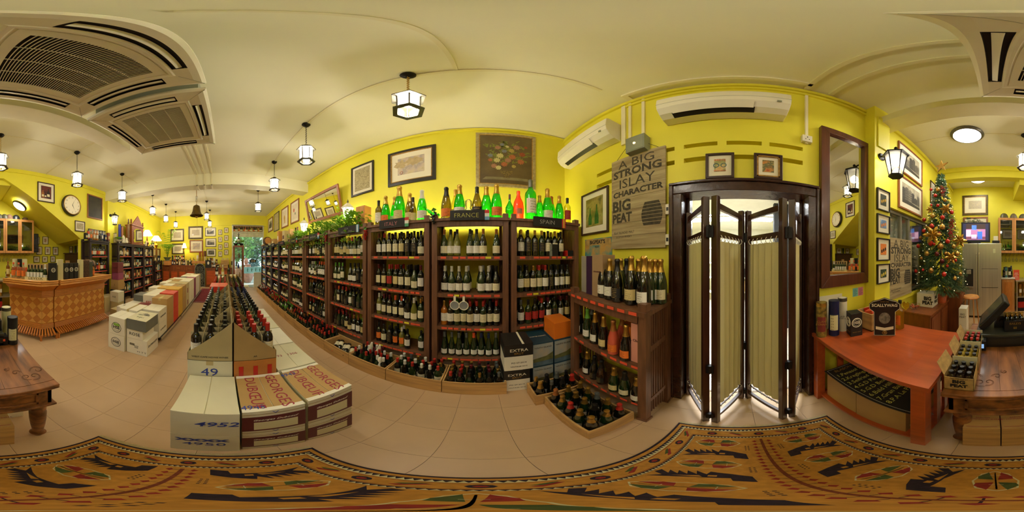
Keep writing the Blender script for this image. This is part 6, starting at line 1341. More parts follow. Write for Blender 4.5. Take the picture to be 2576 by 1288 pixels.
# black and white champagne cartons and landscape cartons in the corner
def eb(x0,x1,z0,z1,lab,y0=1.40):
    t = T('carton', lab, 'carton', ((x0+x1)/2, y0+.14, z0), 0, 'corner cartons by the FRANCE shelf'); a, b, h = (x1-x0)/2-.002, .14, z1-z0-.001; MB().box(-a,-b,0,a,b,h*.56).build('carton_body', WBOX, t); MB().box(-a,-b,h*.56,a,b,h).build('carton_top', mat('black_carton_print','#211e19',.5,var=.05), t, bevel=.002); text('EXTRA', .05, PAPER, t, (0,-b-.001,h*.78), sx=1.1); text('BRUT', .036, GOLDP, t, (0,-b-.001,h*.66)); text('PO 07-2014', .028, INK, t, (0,-b-.001,h*.30)); text('VINTAGE 2013', .024, INK, t, (0,-b-.001,h*.15)); MB().box(.03,-b,h,.05,b,h+.0006).build('cream_tape', PAPER, t)
eb(.195,.435,0,.34,'lower black and white EXTRA BRUT carton on the floor'); eb(.20,.465,.341,.685,'upper black and white EXTRA BRUT carton')
NIB = mat('teal_carton_print','#1f4453',.5,var=.1,scale=5)
def ni(x0,x1,z0,z1,lab):
    t = T('carton', lab, 'carton', ((x0+x1)/2, 1.60, z0), 0, 'corner cartons by the FRANCE shelf'); a, b, h = (x1-x0)/2-.002, .165, z1-z0-.001; MB().box(-a,-b,0,a,b,h).build('carton_body', NIB, t, bevel=.002)
    y = -b-.0006; mb = MB(); mb.poly([(-a+.004,y,h*.03),(a-.004,y,h*.03),(a-.004,y,h*.97),(-a+.004,y,h*.97)]); mb.build('printed_sky', mat('print_sky','#b9a98a',.6,var=.15,scale=9,dark='#8fa0a4'), t)
    mb = MB(); mb.poly([(-a+.004,y-.0003,h*.2),(a-.004,y-.0003,h*.2),(a-.004,y-.0003,h*.58),(a*.3,y-.0003,h*.44),(-a+.004,y-.0003,h*.36)]); mb.build('printed_hill', mat('print_hill','#7a7a45',.6,var=.25,scale=18), t); mb = MB(); mb.poly([(-a+.004,y-.0006,h*.03),(a-.004,y-.0006,h*.03),(a-.004,y-.0006,h*.26),(-a+.004,y-.0006,h*.20)]); mb.build('printed_water', mat('print_water','#5f7680',.6,var=.2,scale=18), t)
    text('NINTH ISLAND', .026, INK, t, (0,y-.0008,h*.82)); text('NINTH ISLAND', .026, PAPER, t, (0,0,h+.0008), flat=True, rotz=PI)
for i, (x0, x1) in enumerate(((.47,.685),(.69,.905))): ni(x0,x1,0,.318,'lower landscape carton reading NINTH ISLAND, '+['nearer the black cartons','nearer the rack'][i]); ni(x0,x1,.319,.638,'upper landscape carton reading NINTH ISLAND, '+['nearer the black cartons','nearer the rack'][i])
# ================================================================== DARK SPIRIT SHELVES ALONG THE SOUTH WALL
SU = [(-3.68,-2.90,'spirit shelf with pink and green labelled bottles, behind the bar end'),(-4.985,-4.12,'spirit shelf with the fern pot and white bowl on top'),(-5.83,-5.00,'spirit shelf under the mirrored wooden cabinet'),(-6.71,-5.85,'spirit shelf with the table lamp on top'),(-7.80,-6.90,'farthest spirit shelf, low one beside the drawers cabinet')]
LS = [1.55,1.14,.74,.32]
for i, (a, b, lab) in enumerate(SU): shelf_unit('spirit_shelf', lab, (a+b)/2, -3.16, b-a, 'S', BLACKW, boards=LS if i < 4 else [.85,.40], top=1.97 if i < 4 else 1.28, depth=.36, group='black slatted shelves along the south wall')
KC = [('cream', mat('cream_tin','#d8cf9c',.5,var=.04)),('white',WBOX),('tan',CARD),('navy',mat('navy_tin','#1c2748',.4,var=.05)),('dark green',mat('green_tin','#1d3a2a',.4,var=.05)),('black',BLACK),('teal',mat('teal_tin','#5a9aa0',.5,var=.05)),('grey',mat('grey_tin','#8a8a84',.5,var=.05)),('brown',mat('brown_tin','#5e2c18',.4,var=.05)),('gold',GOLDP)]
def spirit_item(x, y, z, rz, kind, lab, grp, h=None):
    if kind[0] == 'b': bottle(kind[1], kind[2], CD[kind[3]], LD[kind[4]], (x, y, z+.0005), lab, grp, rz, parts=False, name='spirit_bottle', cat='spirit bottle')
    else:
        cn, m = kind[1]; h = h or random.uniform(.26, .32); t = T('gift_tube' if kind[0] == 't' else 'gift_box', lab, 'whisky package', (x, y, z), rz, grp)
        if kind[0] == 't': MB().cyl(0,0,0,h,.040,14).build('tube_body', m, t, smooth=True); MB().lathe([(.0412,h-.02),(.0412,h),(.001,h)], 14).build('tube_lid', PEWTER, t, smooth=True); MB().lathe([(.0407,h*.2),(.0407,h*.6)], 8, a0=-PI/2-1, a1=-PI/2+1, caps=False).build('paper_label', LD[random.choice(['cream','white','buff','black'])], t)
        else: MB().box(-.042,-.042,0,.042,.042,h).build('box_body', m, t, bevel=.002); MB().box(-.032,-.0428,h*.25,.032,-.042,h*.6).build('printed_panel', LD[random.choice(['cream','buff','buff','black','black','red'])], t)
UN = ['shelf by the bar','shelf under the fern','shelf under mirrored cabinet','shelf under table lamp','far low spirit shelf']
for i, (a, b, _) in enumerate(SU):
    for ti, z in enumerate(LS if i < 4 else [1.28,.85,.40]):
        n = 8
        for k in range(n):
            x = a+.095+(b-a-.19)*(k+.5)/n; y = -3.16-.09+random.uniform(-.01,.01); r = random.random()
            if i == 0: 
                if ti == 3: continue
                kd = ('b','spirit' if ti else 'spirit',[DG,DG,BG,AMB][k % 4] if ti else DG,'black',['red','cream','white','orange'][k % 4]) 
            elif i == 1 and ti in (1,): kd = ('b','bordeaux',DG,random.choice(['black','red','gold','white']),random.choice(['white','cream']))
            elif i == 1 and r < .5: kd = ('b','spirit',random.choice([AMB,BG,DG,PALEW]),'black',random.choice(['cream','white']))
            else: kd = (random.choice(['t','x','x']), random.choice(KC+KC[3:6]+[KC[8]]))
            nm = '%s %s' % (kd[1][0] if kd[0] != 'b' else kd[3]+' capped', 'gift tube' if kd[0] == 't' else ('gift box' if kd[0] == 'x' else 'spirit bottle'))
            spirit_item(x, y, z, PI, kd, '%s, %s row down, %s from far end, %s' % (nm, ORD[ti], ORD[k], UN[i]), 'spirits on the south shelves')
# things on top of the dark shelves
def onS(px, Y=-3.3): return onY(px, 640, Y)[0]
TOPZ = 1.9705
for j, (px, kd, lab, h) in enumerate(((216,('x',KC[5]),'black box at the bar end of the first spirit shelf top',.17),(222,('t',('orange',mat('orange_tin','#d8502a',.5,var=.05))),'orange red tube on the first spirit shelf top',.24),(229,('b','spirit',glassmat('clear_spirit_glass','#f0e8d0',.8),'orange','orange'),'orange labelled bottle on the first spirit shelf top',0),(237,('b','spirit',AMB,'copper','cream'),'amber bottle third on the first spirit shelf top',0),
      (244,('b','spirit',AMB,'copper','white'),'amber bottle with cork top on the first spirit shelf top',0),(251,('b','spirit',DG,'black','black'),'dark bottle with oval label on the first spirit shelf top',0),(257,('b','bordeaux',BLG,'black','white'),'slim blue black bottle on the first spirit shelf top',0),(264,('x',KC[3]),'dark blue box with round seal on the first spirit shelf top',.19),(272,('x',('russet',mat('russet_box','#9a4a26',.5,var=.05))),'russet wooden looking box at the end of the first shelf top',.26))):
    spirit_item(onS(px,-3.28), -3.28, 2.0, PI, kd, lab, 'spirits on shelf tops', h or None)
frame('S', -4.0, -3.18, 2.02, 2.36, .015, BFR, artmat('long_landscape','a09a88 6a6a60 c8c0a8 8a8460'.split(), 14), 'long unglazed landscape print leaning behind the shelf top bottles', mount=0)
t = T('fern_pot', 'green fern in a white bowl on the second spirit shelf', 'plant', (onS(298), -3.3, 1.985)); MB().lathe([(.06,0),(.05,.03),(.11,.08),(.12,.10)], 16).build('bowl', PAPER, t, smooth=True)
def fronds(t, n, r, z0, up, m, s=.02, droop=.5, seed=1, per=14):
    mb = MB(); rr = random.Random(seed)
    for i in range(n):
        a = rr.uniform(0, 2*PI); L_ = r*rr.uniform(.6, 1.1); pts = []
        for k in range(per+1): q = k/per; pts.append(Vector((L_*q*math.cos(a), L_*q*math.sin(a), z0+up*math.sin(q*PI*.62)*rr.uniform(.98,1.02)-droop*L_*q*q)))
        for k in range(1, per):
            p = pts[k]; d = (pts[k+1]-pts[k]).normalized(); sd = Vector((-math.sin(a), math.cos(a), 0)); w = s*(1.1-abs(k/per-.4))
            for e in (-1, 1): mb.add([p, p+sd*e*w*2+d*w*.8-Vector((0,0,w*.5)), p+d*w*.7], [(0,1,2)])
    o = mb.build('leaves', LEAF if m is GREEN else m, t); o['kind'] = 'stuff'
fronds(t, 40, .20, .10, .14, GREEN, .018, .6, 3)
t = T('carved_stone_pieces', 'pale stone carvings leaning on a trowel beside the fern', 'ornament', (onS(309), -3.28, 2.0)); MB().extr([(-.10,0,0),(.12,0,0),(.10,0,.12),(.03,0,.26),(-.04,0,.20)], (0,.05,0)).build('stone_slab', PAPER, t, bevel=.006); MB().lathe([(.05,0),(.055,.04),(.03,.12),(.04,.15),(.001,.19)], 12, -.09, .08).build('stone_figure', PAPER, t, smooth=True)
for j, (px, w, h, m, lab) in enumerate(((301,.05,.40,mat('blue_tube','#27309a',.4,var=.1),'tall blue tube behind the fern'),(307,.05,.34,mat('salmon_tube','#d08a5c',.5,var=.1),'salmon coloured tube behind the fern'),(289,.06,.30,CARDL,'pale capped jar shaped tube left of the fern'))):
    t = T('gift_tube', lab, 'tube', (onS(px,-3.42), -3.42, 2.0+(0 if j == 2 else .001))); MB().cyl(0,0,0,h+(.25 if j < 2 else 0),w,14).build('tube_body', m, t, smooth=True); MB().cyl(0,0,h+(.25 if j < 2 else 0),h+.02+(.25 if j < 2 else 0),w*1.03,14).build('tube_lid', PEWTER, t)
t = T('candle_holder', 'turned wooden candle holder with a purple candle beside the mirrored cabinet', 'candle', (onS(323,-3.22), -3.22, 2.0)); MB().lathe([(.07,0),(.075,.02),(.03,.06),(.035,.12),(.02,.16),(.045,.22),(.03,.26),(.042,.30),(.045,.66),(.02,.70),(.05,.74)], 14).build('holder', mat('worn_wood','#8a6a48',.6,var=.2), t, smooth=True); MB().cyl(0,0,.74,.88,.02,10).build('candle', mat('purple_wax','#5a3048',.5,var=0), t)
# mirrored cabinet with carved pediment
t = T('mirrored_cabinet', 'wooden wall cabinet with arched mirror door and carved pediment on the dark shelves', 'cabinet', (-5.36, -3.30, 1.975), PI); MB().box(-.43,-.13,.0,.43,.13,.72).build('cabinet_body', mat('cherry_wood','#9a5a2c',.4,var=.15,scale=4,stretch=(5,5,.7)), t, bevel=.004); CW = _M['cherry_wood']
MB().box(-.47,-.16,.70,.47,.15,.74).build('cornice', CW, t, bevel=.004); MB().box(-.46,-.15,-.0,.46,.14,.04).build('plinth', CW, t); MB().extr([(-.40,-.13,.74),(.40,-.13,.74),(0,-.13,1.14)], (0,.03,0)).build('pediment', mat('carved_wood','#a4562c',.5,var=.35,scale=30,bump=.6), t, bevel=.005)
for sx in (-1, 1): MB().lathe([(.03,.74),(.02,.78),(.04,.82),(.02,.86),(.035,.90),(.001,.95)], 12, sx*.43, -.10).build('finial', CW, t, smooth=True)
arch = [(-.31,.08),(.31,.08),(.31,.45)]+[(.31*math.cos(k*PI/12), .45+.17*math.sin(k*PI/12)) for k in range(1, 12)]+[(-.31,.45)]
MB().extr([(x,-.136,z) for x, z in arch], (0,.004,0)).build('arched_mirror', MIRROR, t); MB().box(-.42,-.133,.05,.42,-.13,.70).build('carved_door', _M['carved_wood'], t)
def lamp(x, y, z, label, r=.17, h=.5, basem=None, w=4, floor_=False):
    t = T('table_lamp' if not floor_ else 'floor_lamp', label, 'lamp', (x, y, z)); b = h-.24; MB().lathe([(.06,0),(.07,.02),(.03,.04),(.075,.10),(.085,.16),(.05,.22),(.02,.25),(.03,.27),(.012,b)] if not floor_ else [(.08,0),(.08,.02),(.012,.04),(.012,b)], 16).build('lamp_base', basem or mat('terracotta_glaze','#8a4424',.3,var=.3,scale=20,coat=.5), t, smooth=True)
    MB().lathe([(r,b-.01),(r*.42,h)], 20, caps=False).build('lamp_shade', SHADEM, t, smooth=True); mb = MB(); mb.ball((0,0,b+.07), .03); mb.build('bulb', BULB, t); light('POINT', 'lamp_light', (x, y, z+b+.07), w, (1,.8,.45), .04)
lamp(onS(370,-3.3), -3.30, 1.975, 'table lamp with cream shade and red brown patterned base', .25, .72, w=7)
lamp(-7.35, -3.30, 1.93, 'wide cream shaded lamp over the brown wall box', .28, .62, BRASS, w=7)
lamp(WW+.25, -2.10, 1.10, 'slim standing lamp with small lit shade between the far map pictures', .13, 1.12, IRON, w=6, floor_=True)
for j, (px, lab) in enumerate(((363,'small potted plant left of the table lamp'),(379,'small potted plant right of the table lamp'))):
    t = T('small_plant', lab, 'plant', (onS(px,-3.24), -3.24, 1.975)); MB().lathe([(.05,0),(.04,.02),(.08,.07),(.085,.085)], 12).build('bowl', PAPER, t, smooth=True); fronds(t, 18, .12, .08, .12, GREEN, .016, .5, 7+j, 8)
t = T('carved_bottle', 'small cream carved bottle before the table lamp', 'ornament', (onS(367,-3.20), -3.20, 1.975)); MB().lathe([(.04,0),(.05,.08),(.045,.14),(.015,.18),(.02,.24)], 12).build('figure', PAPER, t, smooth=True)
t = T('wall_box', 'brown wooden wall box with framed cards hung in the south west corner', 'cabinet', (-7.25, -3.39, 1.50), PI); MB().box(-.52,-.15,0,.52,.14,.42).build('box_body', mat('tan_panel_wood','#8c5a24',.5,var=.15), t, bevel=.004)
for sx in (-.25, .22): MB().box(sx-.10,-.158,.08,sx+.10,-.15,.36).build('framed_card', labmat('aged_card','#c8b87a'), t)
for j, (x, gm, cp, lab) in enumerate(((-6.95,GG,'black','green bottle on the brown wall box, nearer the lamp'),(-7.08,GG,'black','second green bottle on the brown wall box'),(-7.02,DG,'red','dark short bottle behind them on the brown wall box'))): bottle('bordeaux', gm, CD[cp], LD['cream'], (x, -3.32-.06*(j == 2), 1.9205), lab, 'bottles on the wall box', PI, sc=1.25, parts=False, name='spirit_bottle')
frame('S', -6.1, -5.88, 2.35, 2.95, .015, BFR, PAPER, 'narrow framed print behind the mirrored cabinet', mount=0)
frame('S', -2.05, -1.58, 2.91, 3.46, .025, DBR, BOTP, 'framed still life of wine bottles, left of the clock', mount=.15)
par = [o for o in bpy.data.objects if o.get('label','').startswith('framed still life of wine')][0]
for dx, s, c in ((-.09,.75,'#a86a2a'),(-.02,.6,'#2a1a1a'),(.06,1.0,'#2a1c14')):
    mb = MB(); mb.poly([(dx+p*s,-.0135,.12+q*s) for p, q in ((-.045,0),(.045,0),(.045,.16),(.015,.20),(.013,.27),(-.013,.27),(-.015,.20),(-.045,.16))]); mb.build('painted_bottle', mat('paint'+c[1:],c,.6,var=.2), par)
    mb = MB(); mb.poly([(dx+p*s,-.0139,.12+q*s) for p, q in ((-.035,.04),(.035,.04),(.035,.11),(-.035,.11))]); mb.build('painted_label', LD['cream'], par)
frame('S', -3.78, -3.14, 2.69, 3.46, .035, LFR, GOLDH, 'large wood framed very dark old master style portrait', mount=0)
frame('S', -3.05, -2.69, 2.24, 2.54, .02, DBR, ETCH, 'small framed castle etching under the clock', mount=.14)
# wall clock
t = T('wall_clock', 'round black wall clock with gold rim on the yellow wall', 'clock', (-2.555, WS, 2.945), PI); r = .31
def disk(mb, r0, z, n=36, y=0.): mb.poly([(r0*math.cos(i*2*PI/n), y, r0*math.sin(i*2*PI/n)) for i in range(n)])
mb = MB(); mb.M = Matrix.Rotation(PI/2, 4, 'X'); mb.lathe([(r*.97,0),(r,.03),(r*.98,.07),(r*.90,.085)], 40, caps=False); mb.build('clock_case', BLACK, t, smooth=True); mb = MB(); mb.torus((0,-.085,0), r*.87, .012, 'Y', 40, 8); mb.build('gilt_rim', BRASS, t, smooth=True)
mb = MB(); disk(mb, r*.86, 0, 40, -.08); mb.build('dial', mat('clock_dial','#efe6c8',.5,var=0), t)
for k in range(1, 13): a = PI/2-k*PI/6; text(str(k), .055, INK, t, (r*.68*math.cos(a), -.0815, r*.68*math.sin(a)))
for nm, a, L_, w in (('hour_hand', PI/2-5.07*PI/6, .15, .010), ('minute_hand', PI/2-.45, .20, .006)):
    c, s = math.cos(a), math.sin(a); mb = MB(); mb.poly([(-w*s,-.083,w*c),(w*s,-.083,-w*c),(L_*c,-.083,L_*s)]); mb.build(nm, INK, t)
mb = MB()
for k in range(60): a = k*PI/30; q = .012 if k % 5 == 0 else .005; mb.poly([(r*.80*math.cos(a-.004),-.0812,r*.80*math.sin(a-.004)),(r*.80*math.cos(a+.004),-.0812,r*.80*math.sin(a+.004)),((r*.80+q)*math.cos(a),-.0812,(r*.80+q)*math.sin(a))])
mb.build('minute_marks', INK, t)['kind'] = 'stuff'
# ================================================================== RATTAN BAR
t = T('rattan_bar', 'two part honey rattan bar counter with flared rim and woven diamond front', 'bar counter', (-1.8, -2.8, 0)); 
A_, B_, C_, D_ = (-.80,-3.12), (-1.24,-2.585), (-1.46,-2.56), (-2.80,-2.575)
def offs(poly, d):      # open polyline moved outwards
    out = []; n = len(poly)
    for i, p in enumerate(poly):
        ns = []
        for j in (i-1, i):
            if 0 <= j < n-1: dx, dy = poly[j+1][0]-poly[j][0], poly[j+1][1]-poly[j][1]; L_ = math.hypot(dx, dy); ns.append((dy/L_, -dx/L_))
        nx, ny = sum(q[0] for q in ns), sum(q[1] for q in ns); k = nx*nx+ny*ny; s = len(ns)*len(ns)/k/len(ns) if k else 1
        out.append((p[0]-nx*d*s*-1 if False else p[0]+nx*d*s, p[1]+ny*d*s))
    return out
for mi_, (pl, back) in enumerate((([A_, B_, (-1.455,-2.562)], [(-1.455,-3.0),(-1.2,-3.42)]), ([(-1.475,-2.56), D_], [(-2.80,-3.0),(-1.475,-3.0)]))):
    sg = -1 if offs(pl, .1)[0][1]+offs(pl, .1)[0][0] < pl[0][1]+pl[0][0] else 1
    o_ = lambda d: offs(pl, d*sg)
    P = lambda d: o_(d)+back
    for nm, z0, z1, d0, d1, m in (('base_band',.17,.28,.02,.02,RATTAN2),('rattan_body',.28,.80,0,0,RATTAN),('ribbed_band',.80,.93,.02,.02,RATTAN),('flared_cornice',.93,1.06,.03,.20,RATTAN2),('counter_top',1.06,1.13,.21,.21,RATTAN)):
        mb = MB(); mb.prism(P(d0), z0, P(d1), z1); mb.build(nm, m, t, world=True, bevel=.004)
    for z in (1.06, 1.10, 1.13): mb = MB(); mb.path([(x, y, z-.005) for x, y in o_(.215)], .014, 8); mb.build('rolled_edge', RATTAN, t, world=True, smooth=True)
    for zz, nn in ((.81, 8), (.18, 7)): 
        for k in range(nn): mb = MB(); mb.path([(x, y, zz+k*.0155) for x, y in o_(.022)], .0065, 6); mb.build('rattan_rib', RATTAN if k % 2 else RATTAN2, t, world=True)
    # woven diamonds: every lozenge a panel of its own
    for (p, q) in zip(pl, pl[1:]):
        L_ = math.hypot(q[0]-p[0], q[1]-p[1]); ux, uy = (q[0]-p[0])/L_, (q[1]-p[1])/L_; nx, ny = (uy*sg, -ux*sg); s = .17; h0, h1 = .285, .795; nc = int(L_/s)+2
        for i in range(-1, nc*2):
            for j in range(-1, 9):
                if (i+j) % 2: continue
                cu, cz = i*s/2*1.0, h0+j*s/2; pts = [(cu-s/2,cz),(cu,cz-s/2),(cu+s/2,cz),(cu,cz+s/2)]
                def clip(pts, ax, v, keep):
                    out = []
                    for k in range(len(pts)):
                        a, b = pts[k], pts[(k+1) % len(pts)]; ia, ib = (a[ax] >= v) == keep or a[ax] == v, (b[ax] >= v) == keep or b[ax] == v
                        if ia: out.append(a)
                        if ia != ib: tt = (v-a[ax])/(b[ax]-a[ax]); out.append((a[0]+tt*(b[0]-a[0]), a[1]+tt*(b[1]-a[1])))
                    return out
                for ax, v, kp in ((0,0,True),(0,L_,False),(1,h0,True),(1,h1,False)):
                    pts = clip(pts, ax, v, kp)
                    if len(pts) < 3: break
                if len(pts) < 3: continue
                cxm, czm = sum(a[0] for a in pts)/len(pts), sum(a[1] for a in pts)/len(pts); pts = [(cxm+(a[0]-cxm)*.96, czm+(a[1]-czm)*.96) for a in pts]
                mb = MB(); mb.extr([(p[0]+ux*a[0]+nx*.006, p[1]+uy*a[0]+ny*.006, a[1]) for a in pts], (-nx*.006,-ny*.006,0)); mb.build('woven_diamond', [mat('light_lozenge','#e8ac58',.4,var=.12,scale=4,stretch=(30,30,30)), mat('dark_lozenge','#c98038',.4,var=.12,scale=4,stretch=(30,30,30))][j % 2], t, world=True)
    # foot rest of slanting slats
    ip, op = o_(.03), o_(.17)
    for (a, b), (c, d) in zip(zip(ip, ip[1:]), zip(op, op[1:])):
        L_ = math.hypot(b[0]-a[0], b[1]-a[1]); n = max(3, int(L_/.045))
        for k in range(n):
            f0, f1 = k/n, (k+.62)/n; g = lambda u, v, f: (u[0]+(v[0]-u[0])*f, u[1]+(v[1]-u[1])*f); q = [g(a,b,f0), g(a,b,f1), g(c,d,f1), g(c,d,f0)]
            mb = MB(); mb.add([(q[0][0],q[0][1],.15),(q[1][0],q[1][1],.15),(q[2][0],q[2][1],.085),(q[3][0],q[3][1],.085),(q[0][0],q[0][1],.18),(q[1][0],q[1][1],.18),(q[2][0],q[2][1],.115),(q[3][0],q[3][1],.115)], [(0,3,2,1),(4,5,6,7),(0,1,5,4),(1,2,6,5),(2,3,7,6),(3,0,4,7)]); mb.build('foot_slat', RATTAN2, t, world=True)
    for x, y in op: mb = MB(); mb.box(x-.015, y-.03, 0, x+.015, y+.0, .10); mb.build('foot', RATTAN2, t, world=True)
    mb = MB(); mb.prism(P(-.06), 0.0, P(-.06), .17); mb.build('recessed_plinth', BLACK, t, world=True)
ZB = 1.1305
def bx_(px, py): return onZ(px, py, ZB)
def onbar(px, d=.13):   # a spot on the counter, d in from the rim
    # follow the rim line
    rim = [(-.62,-3.25),(-1.13,-2.42),(-1.40,-2.36),(-2.90,-2.37)]; a = az(px); best = None
    for p, q in zip(rim, rim[1:]):
        ux, uy = q[0]-p[0], q[1]-p[1]; sx, sy = math.sin(a), math.cos(a); den = sx*uy-sy*ux
        if abs(den) < 1e-9: continue
        s_ = (p[0]*uy-p[1]*ux)/den; tt = (p[0]*sy-p[1]*sx)/den*-1 if False else ((s_*sx-p[0])/ux if abs(ux) > 1e-6 else (s_*sy-p[1])/uy)
        if s_ > 0 and -.05 <= tt <= 1.05: best = s_ if best is None else min(best, s_)
    best = (best or 2.9)+d; return best*math.sin(a), best*math.cos(a)
GB_ = 'drinks standing on the rattan bar'
x, y = onbar(20, .16); bottle('bordeaux', glassmat('honey_glass','#d0a050',.6), CD['copper'], LD['buff'], (x,y,ZB), 'slim amber bottle at the near end of the bar', GB_, PI, name='spirit_bottle', sc=1.05)
for i, px in enumerate((34,47,59)):
    x, y = onbar(px, .12); bottle('spirit', glassmat('clear_spirit_glass','#f0e8d0',.8), CD['orange'], LD['orange'], (x,y,ZB), 'clear bottle with orange label on the bar, '+['nearest the slim amber bottle','middle of three','nearest the LEYDA tray'][i], GB_, PI-.3, name='spirit_bottle', sc=1.05)
    x, y = onbar(px+3, .30); t = T('gift_tube', ['cream topped tube behind the first orange label','black topped tube behind the middle orange label','cream topped tube behind the third orange label'][i], 'tube', (x,y,ZB), 0, GB_); MB().cyl(0,0,0,.36,.05,14).build('tube_body', [KC[0][1],BLACK,KC[0][1]][i], t, smooth=True); MB().cyl(0,0,.12,.20,.0508,14).build('label_band', mat('orange_tin','#d8502a'), t)
p0, p1 = onbar(64,.06), onbar(119,.06); an = math.atan2(p1[1]-p0[1], p1[0]-p0[0])
t = T('display_tray', 'cream display tray lettered LEYDA holding small wine bottles', 'tray', ((p0[0]+p1[0])/2,(p0[1]+p1[1])/2-.0,ZB), an); L_ = math.dist(p0,p1)/2
MB().box(-L_,-.03,0,L_,.10,.003).build('tray_bottom', KC[0][1], t); MB().box(-L_,-.034,0,L_,-.03,.055).build('tray_front', KC[0][1], t); MB().box(-L_,.10,0,L_,.104,.28).build('tray_back', CARD, t); text('LEYDA', .05, INK, t, (0,-.0345,.028), sx=1.8)
for i, px in enumerate((68,77,86,95,104,115)):
    lx = -L_+.05+(2*L_-.10)*i/5; ca_, sa_ = math.cos(an), math.sin(an); x, y = (p0[0]+p1[0])/2+lx*ca_-.035*sa_, (p0[1]+p1[1])/2+lx*sa_+.035*ca_; bottle('bordeaux' if i < 5 else 'sparkling', GG, CD['black' if i < 5 else 'white'], LD['white'], (x,y,ZB+.004), 'small green bottle in the LEYDA tray, %s from the orange labels' % ORD[i] if i < 5 else 'white necked sparkling bottle at the end of the LEYDA tray', GB_, PI-.4, sc=.86, name='wine_bottle')
BX = mat('black_box_board','#1b1a18')
def hsebox(px, w, h, m, lab, d=.08, seal=True):
    x, y = onbar(px, d); rz = PI-.15; t = T('gift_box', lab, 'box', (x,y,ZB), rz, GB_); MB().box(-w/2,-.045,0,w/2,.045,h).build('box_body', m, t, bevel=.002)
    if seal: mb = MB(); mb.torus((0,-.0455,h*.6), .034, .004, 'Y', 18); mb.torus((0,-.0455,h*.6), .024, .0015, 'Y', 18); mb.build('printed_seal', PAPER, t); text('HSE', .026, PAPER, t, (0,-.0465,h*.6))
    return t
hsebox(132,.13,.30,BX,'large black rum box with round white seal beside the LEYDA tray'); hsebox(150,.10,.36,KC[0][1],'tall cream box left of the three rum boxes',.08,False); 
for i, px in enumerate((165,177,189)): hsebox(px,.085,.29,BX,'black rum box with round seal on the bar, '+['first','middle','last'][i]+' of three together',.09)
hsebox(202,.085,.35,KC[0][1],'tall cream box right of the three rum boxes',.10,False)
for i, px in enumerate((211,218)): hsebox(px,.075,.33,mat('floral_print_tin',  '#5c3a24',.5,var=.5,scale=25,dark='#2a1c10'),'floral printed tin box on the bar, '+['nearer the cream box','nearer the green tin'][i],.12,False)
hsebox(226,.08,.30,mat('grey_green_tin','#4a5240',.5,var=.1),'grey green tin beside the oak barrel',.12,False); x, y = onbar(234,.12); bottle('spirit', AMB, CD['black'], LD['orange'], (x,y,ZB), 'squat amber bottle in front of the oak barrel', GB_, PI, sc=.85, name='spirit_bottle')
barrel((-2.45,-2.78,ZB-.002), .145, .40, 'X', 'oak barrel on a stand at the far end of the bar')
# ================================================================== ALCOVE AND KITCHEN
for i, (x0,x1,z0,z1,m) in enumerate(((-2.24,-2.03,1.94,2.18,0),(-2.56,-2.35,1.94,2.20,2),(-2.33,-2.13,1.60,1.86,1),(-2.64,-2.44,1.60,1.86,0),(-2.95,-2.74,1.59,1.86,3),(-2.24,-2.03,1.34,1.54,0),(-2.53,-2.34,1.34,1.54,2),(-2.83,-2.65,1.34,1.55,1),(-1.98,-1.90,1.66,1.86,1))):
    frame('S', x0,x1,z0,z1,.012,DBR,COLP,'small framed plate in the alcove, '+['top row beside the glass cabinet','top row, farther from the cabinet','middle row, first from the cabinet','middle row, second','middle row, third','bottom row, first from the cabinet','bottom row, second','bottom row, third','partly hidden behind the speaker'][i], mount=.24, plane=WB)
for i, (y0,y1,lab) in enumerate(((-4.80,-4.60,'small framed plate on the alcove side shelf, nearer the back'),(-4.35,-4.10,'small framed plate on the alcove side shelf, nearer the bar'),(-4.5,-4.42,'narrow green book standing on the alcove side shelf'))):
    frame('W', y0,y1,1.66,1.90,.012,DBR,COLP if i < 2 else mat('green_book','#4a6a3a',.6,var=.1),lab,mount=.22 if i < 2 else 0, plane=-3.45, off=.04 if i < 2 else .03)
t = T('dark_cupboard', 'dark brown cupboard with shelf top in the alcove corner', 'cabinet', (-3.28,-4.32,0), PI/2); MB().box(-.42,-.13,0,.42,.16,1.62).build('cupboard_body', mat('dark_cupboard_wood','#4a3018',.5,var=.15), t, bevel=.004); MB().box(-.46,-.16,1.62,.46,.16,1.655).build('cupboard_top', _M['dark_cupboard_wood'], t)
t = T('photo_stand', 'small standing framed card behind the bar', 'picture', (onY(170,660,-3.9)[0],-3.9,1.0),PI); MB().box(-.07,-.01,0,.07,.01,.42).build('frame_body', PINE, t); MB().box(-.05,-.0115,.06,.05,-.01,.36).build('card', labmat('blue_card','#b8c4cc'), t); t.location[2] = 1.0
t = T('back_counter', 'low wooden counter behind the bar in the alcove', 'counter', (-2.45,-4.0,0)); MB().box(-.75,-.25,0,.70,.25,.96).build('counter_body', TEAK, t, bevel=.004); MB().box(-.77,-.27,.96,.72,.27,1.0).build('counter_top', TEAK, t, bevel=.004)
for i, (px, w, h, m) in enumerate(((98,.20,.12,BLACK),(128,.30,.10,PINE2),(148,.12,.18,BLACK),(186,.2,.14,CARD),(197,.08,.22,CARD),(204,.08,.22,CARD))):
    x = onY(px,660,-3.9)[0]; t = T('counter_box', ['flat black box','long orange wooden box','small dark box','brown carton','little wooden clock box','second little wooden clock box'][i]+' on the back counter behind the bar', 'box', (x,-3.95+.0*i,1.0)); MB().box(-w/2,-.08,0,w/2,.08,h).build('box_body', m, t, bevel=.003)
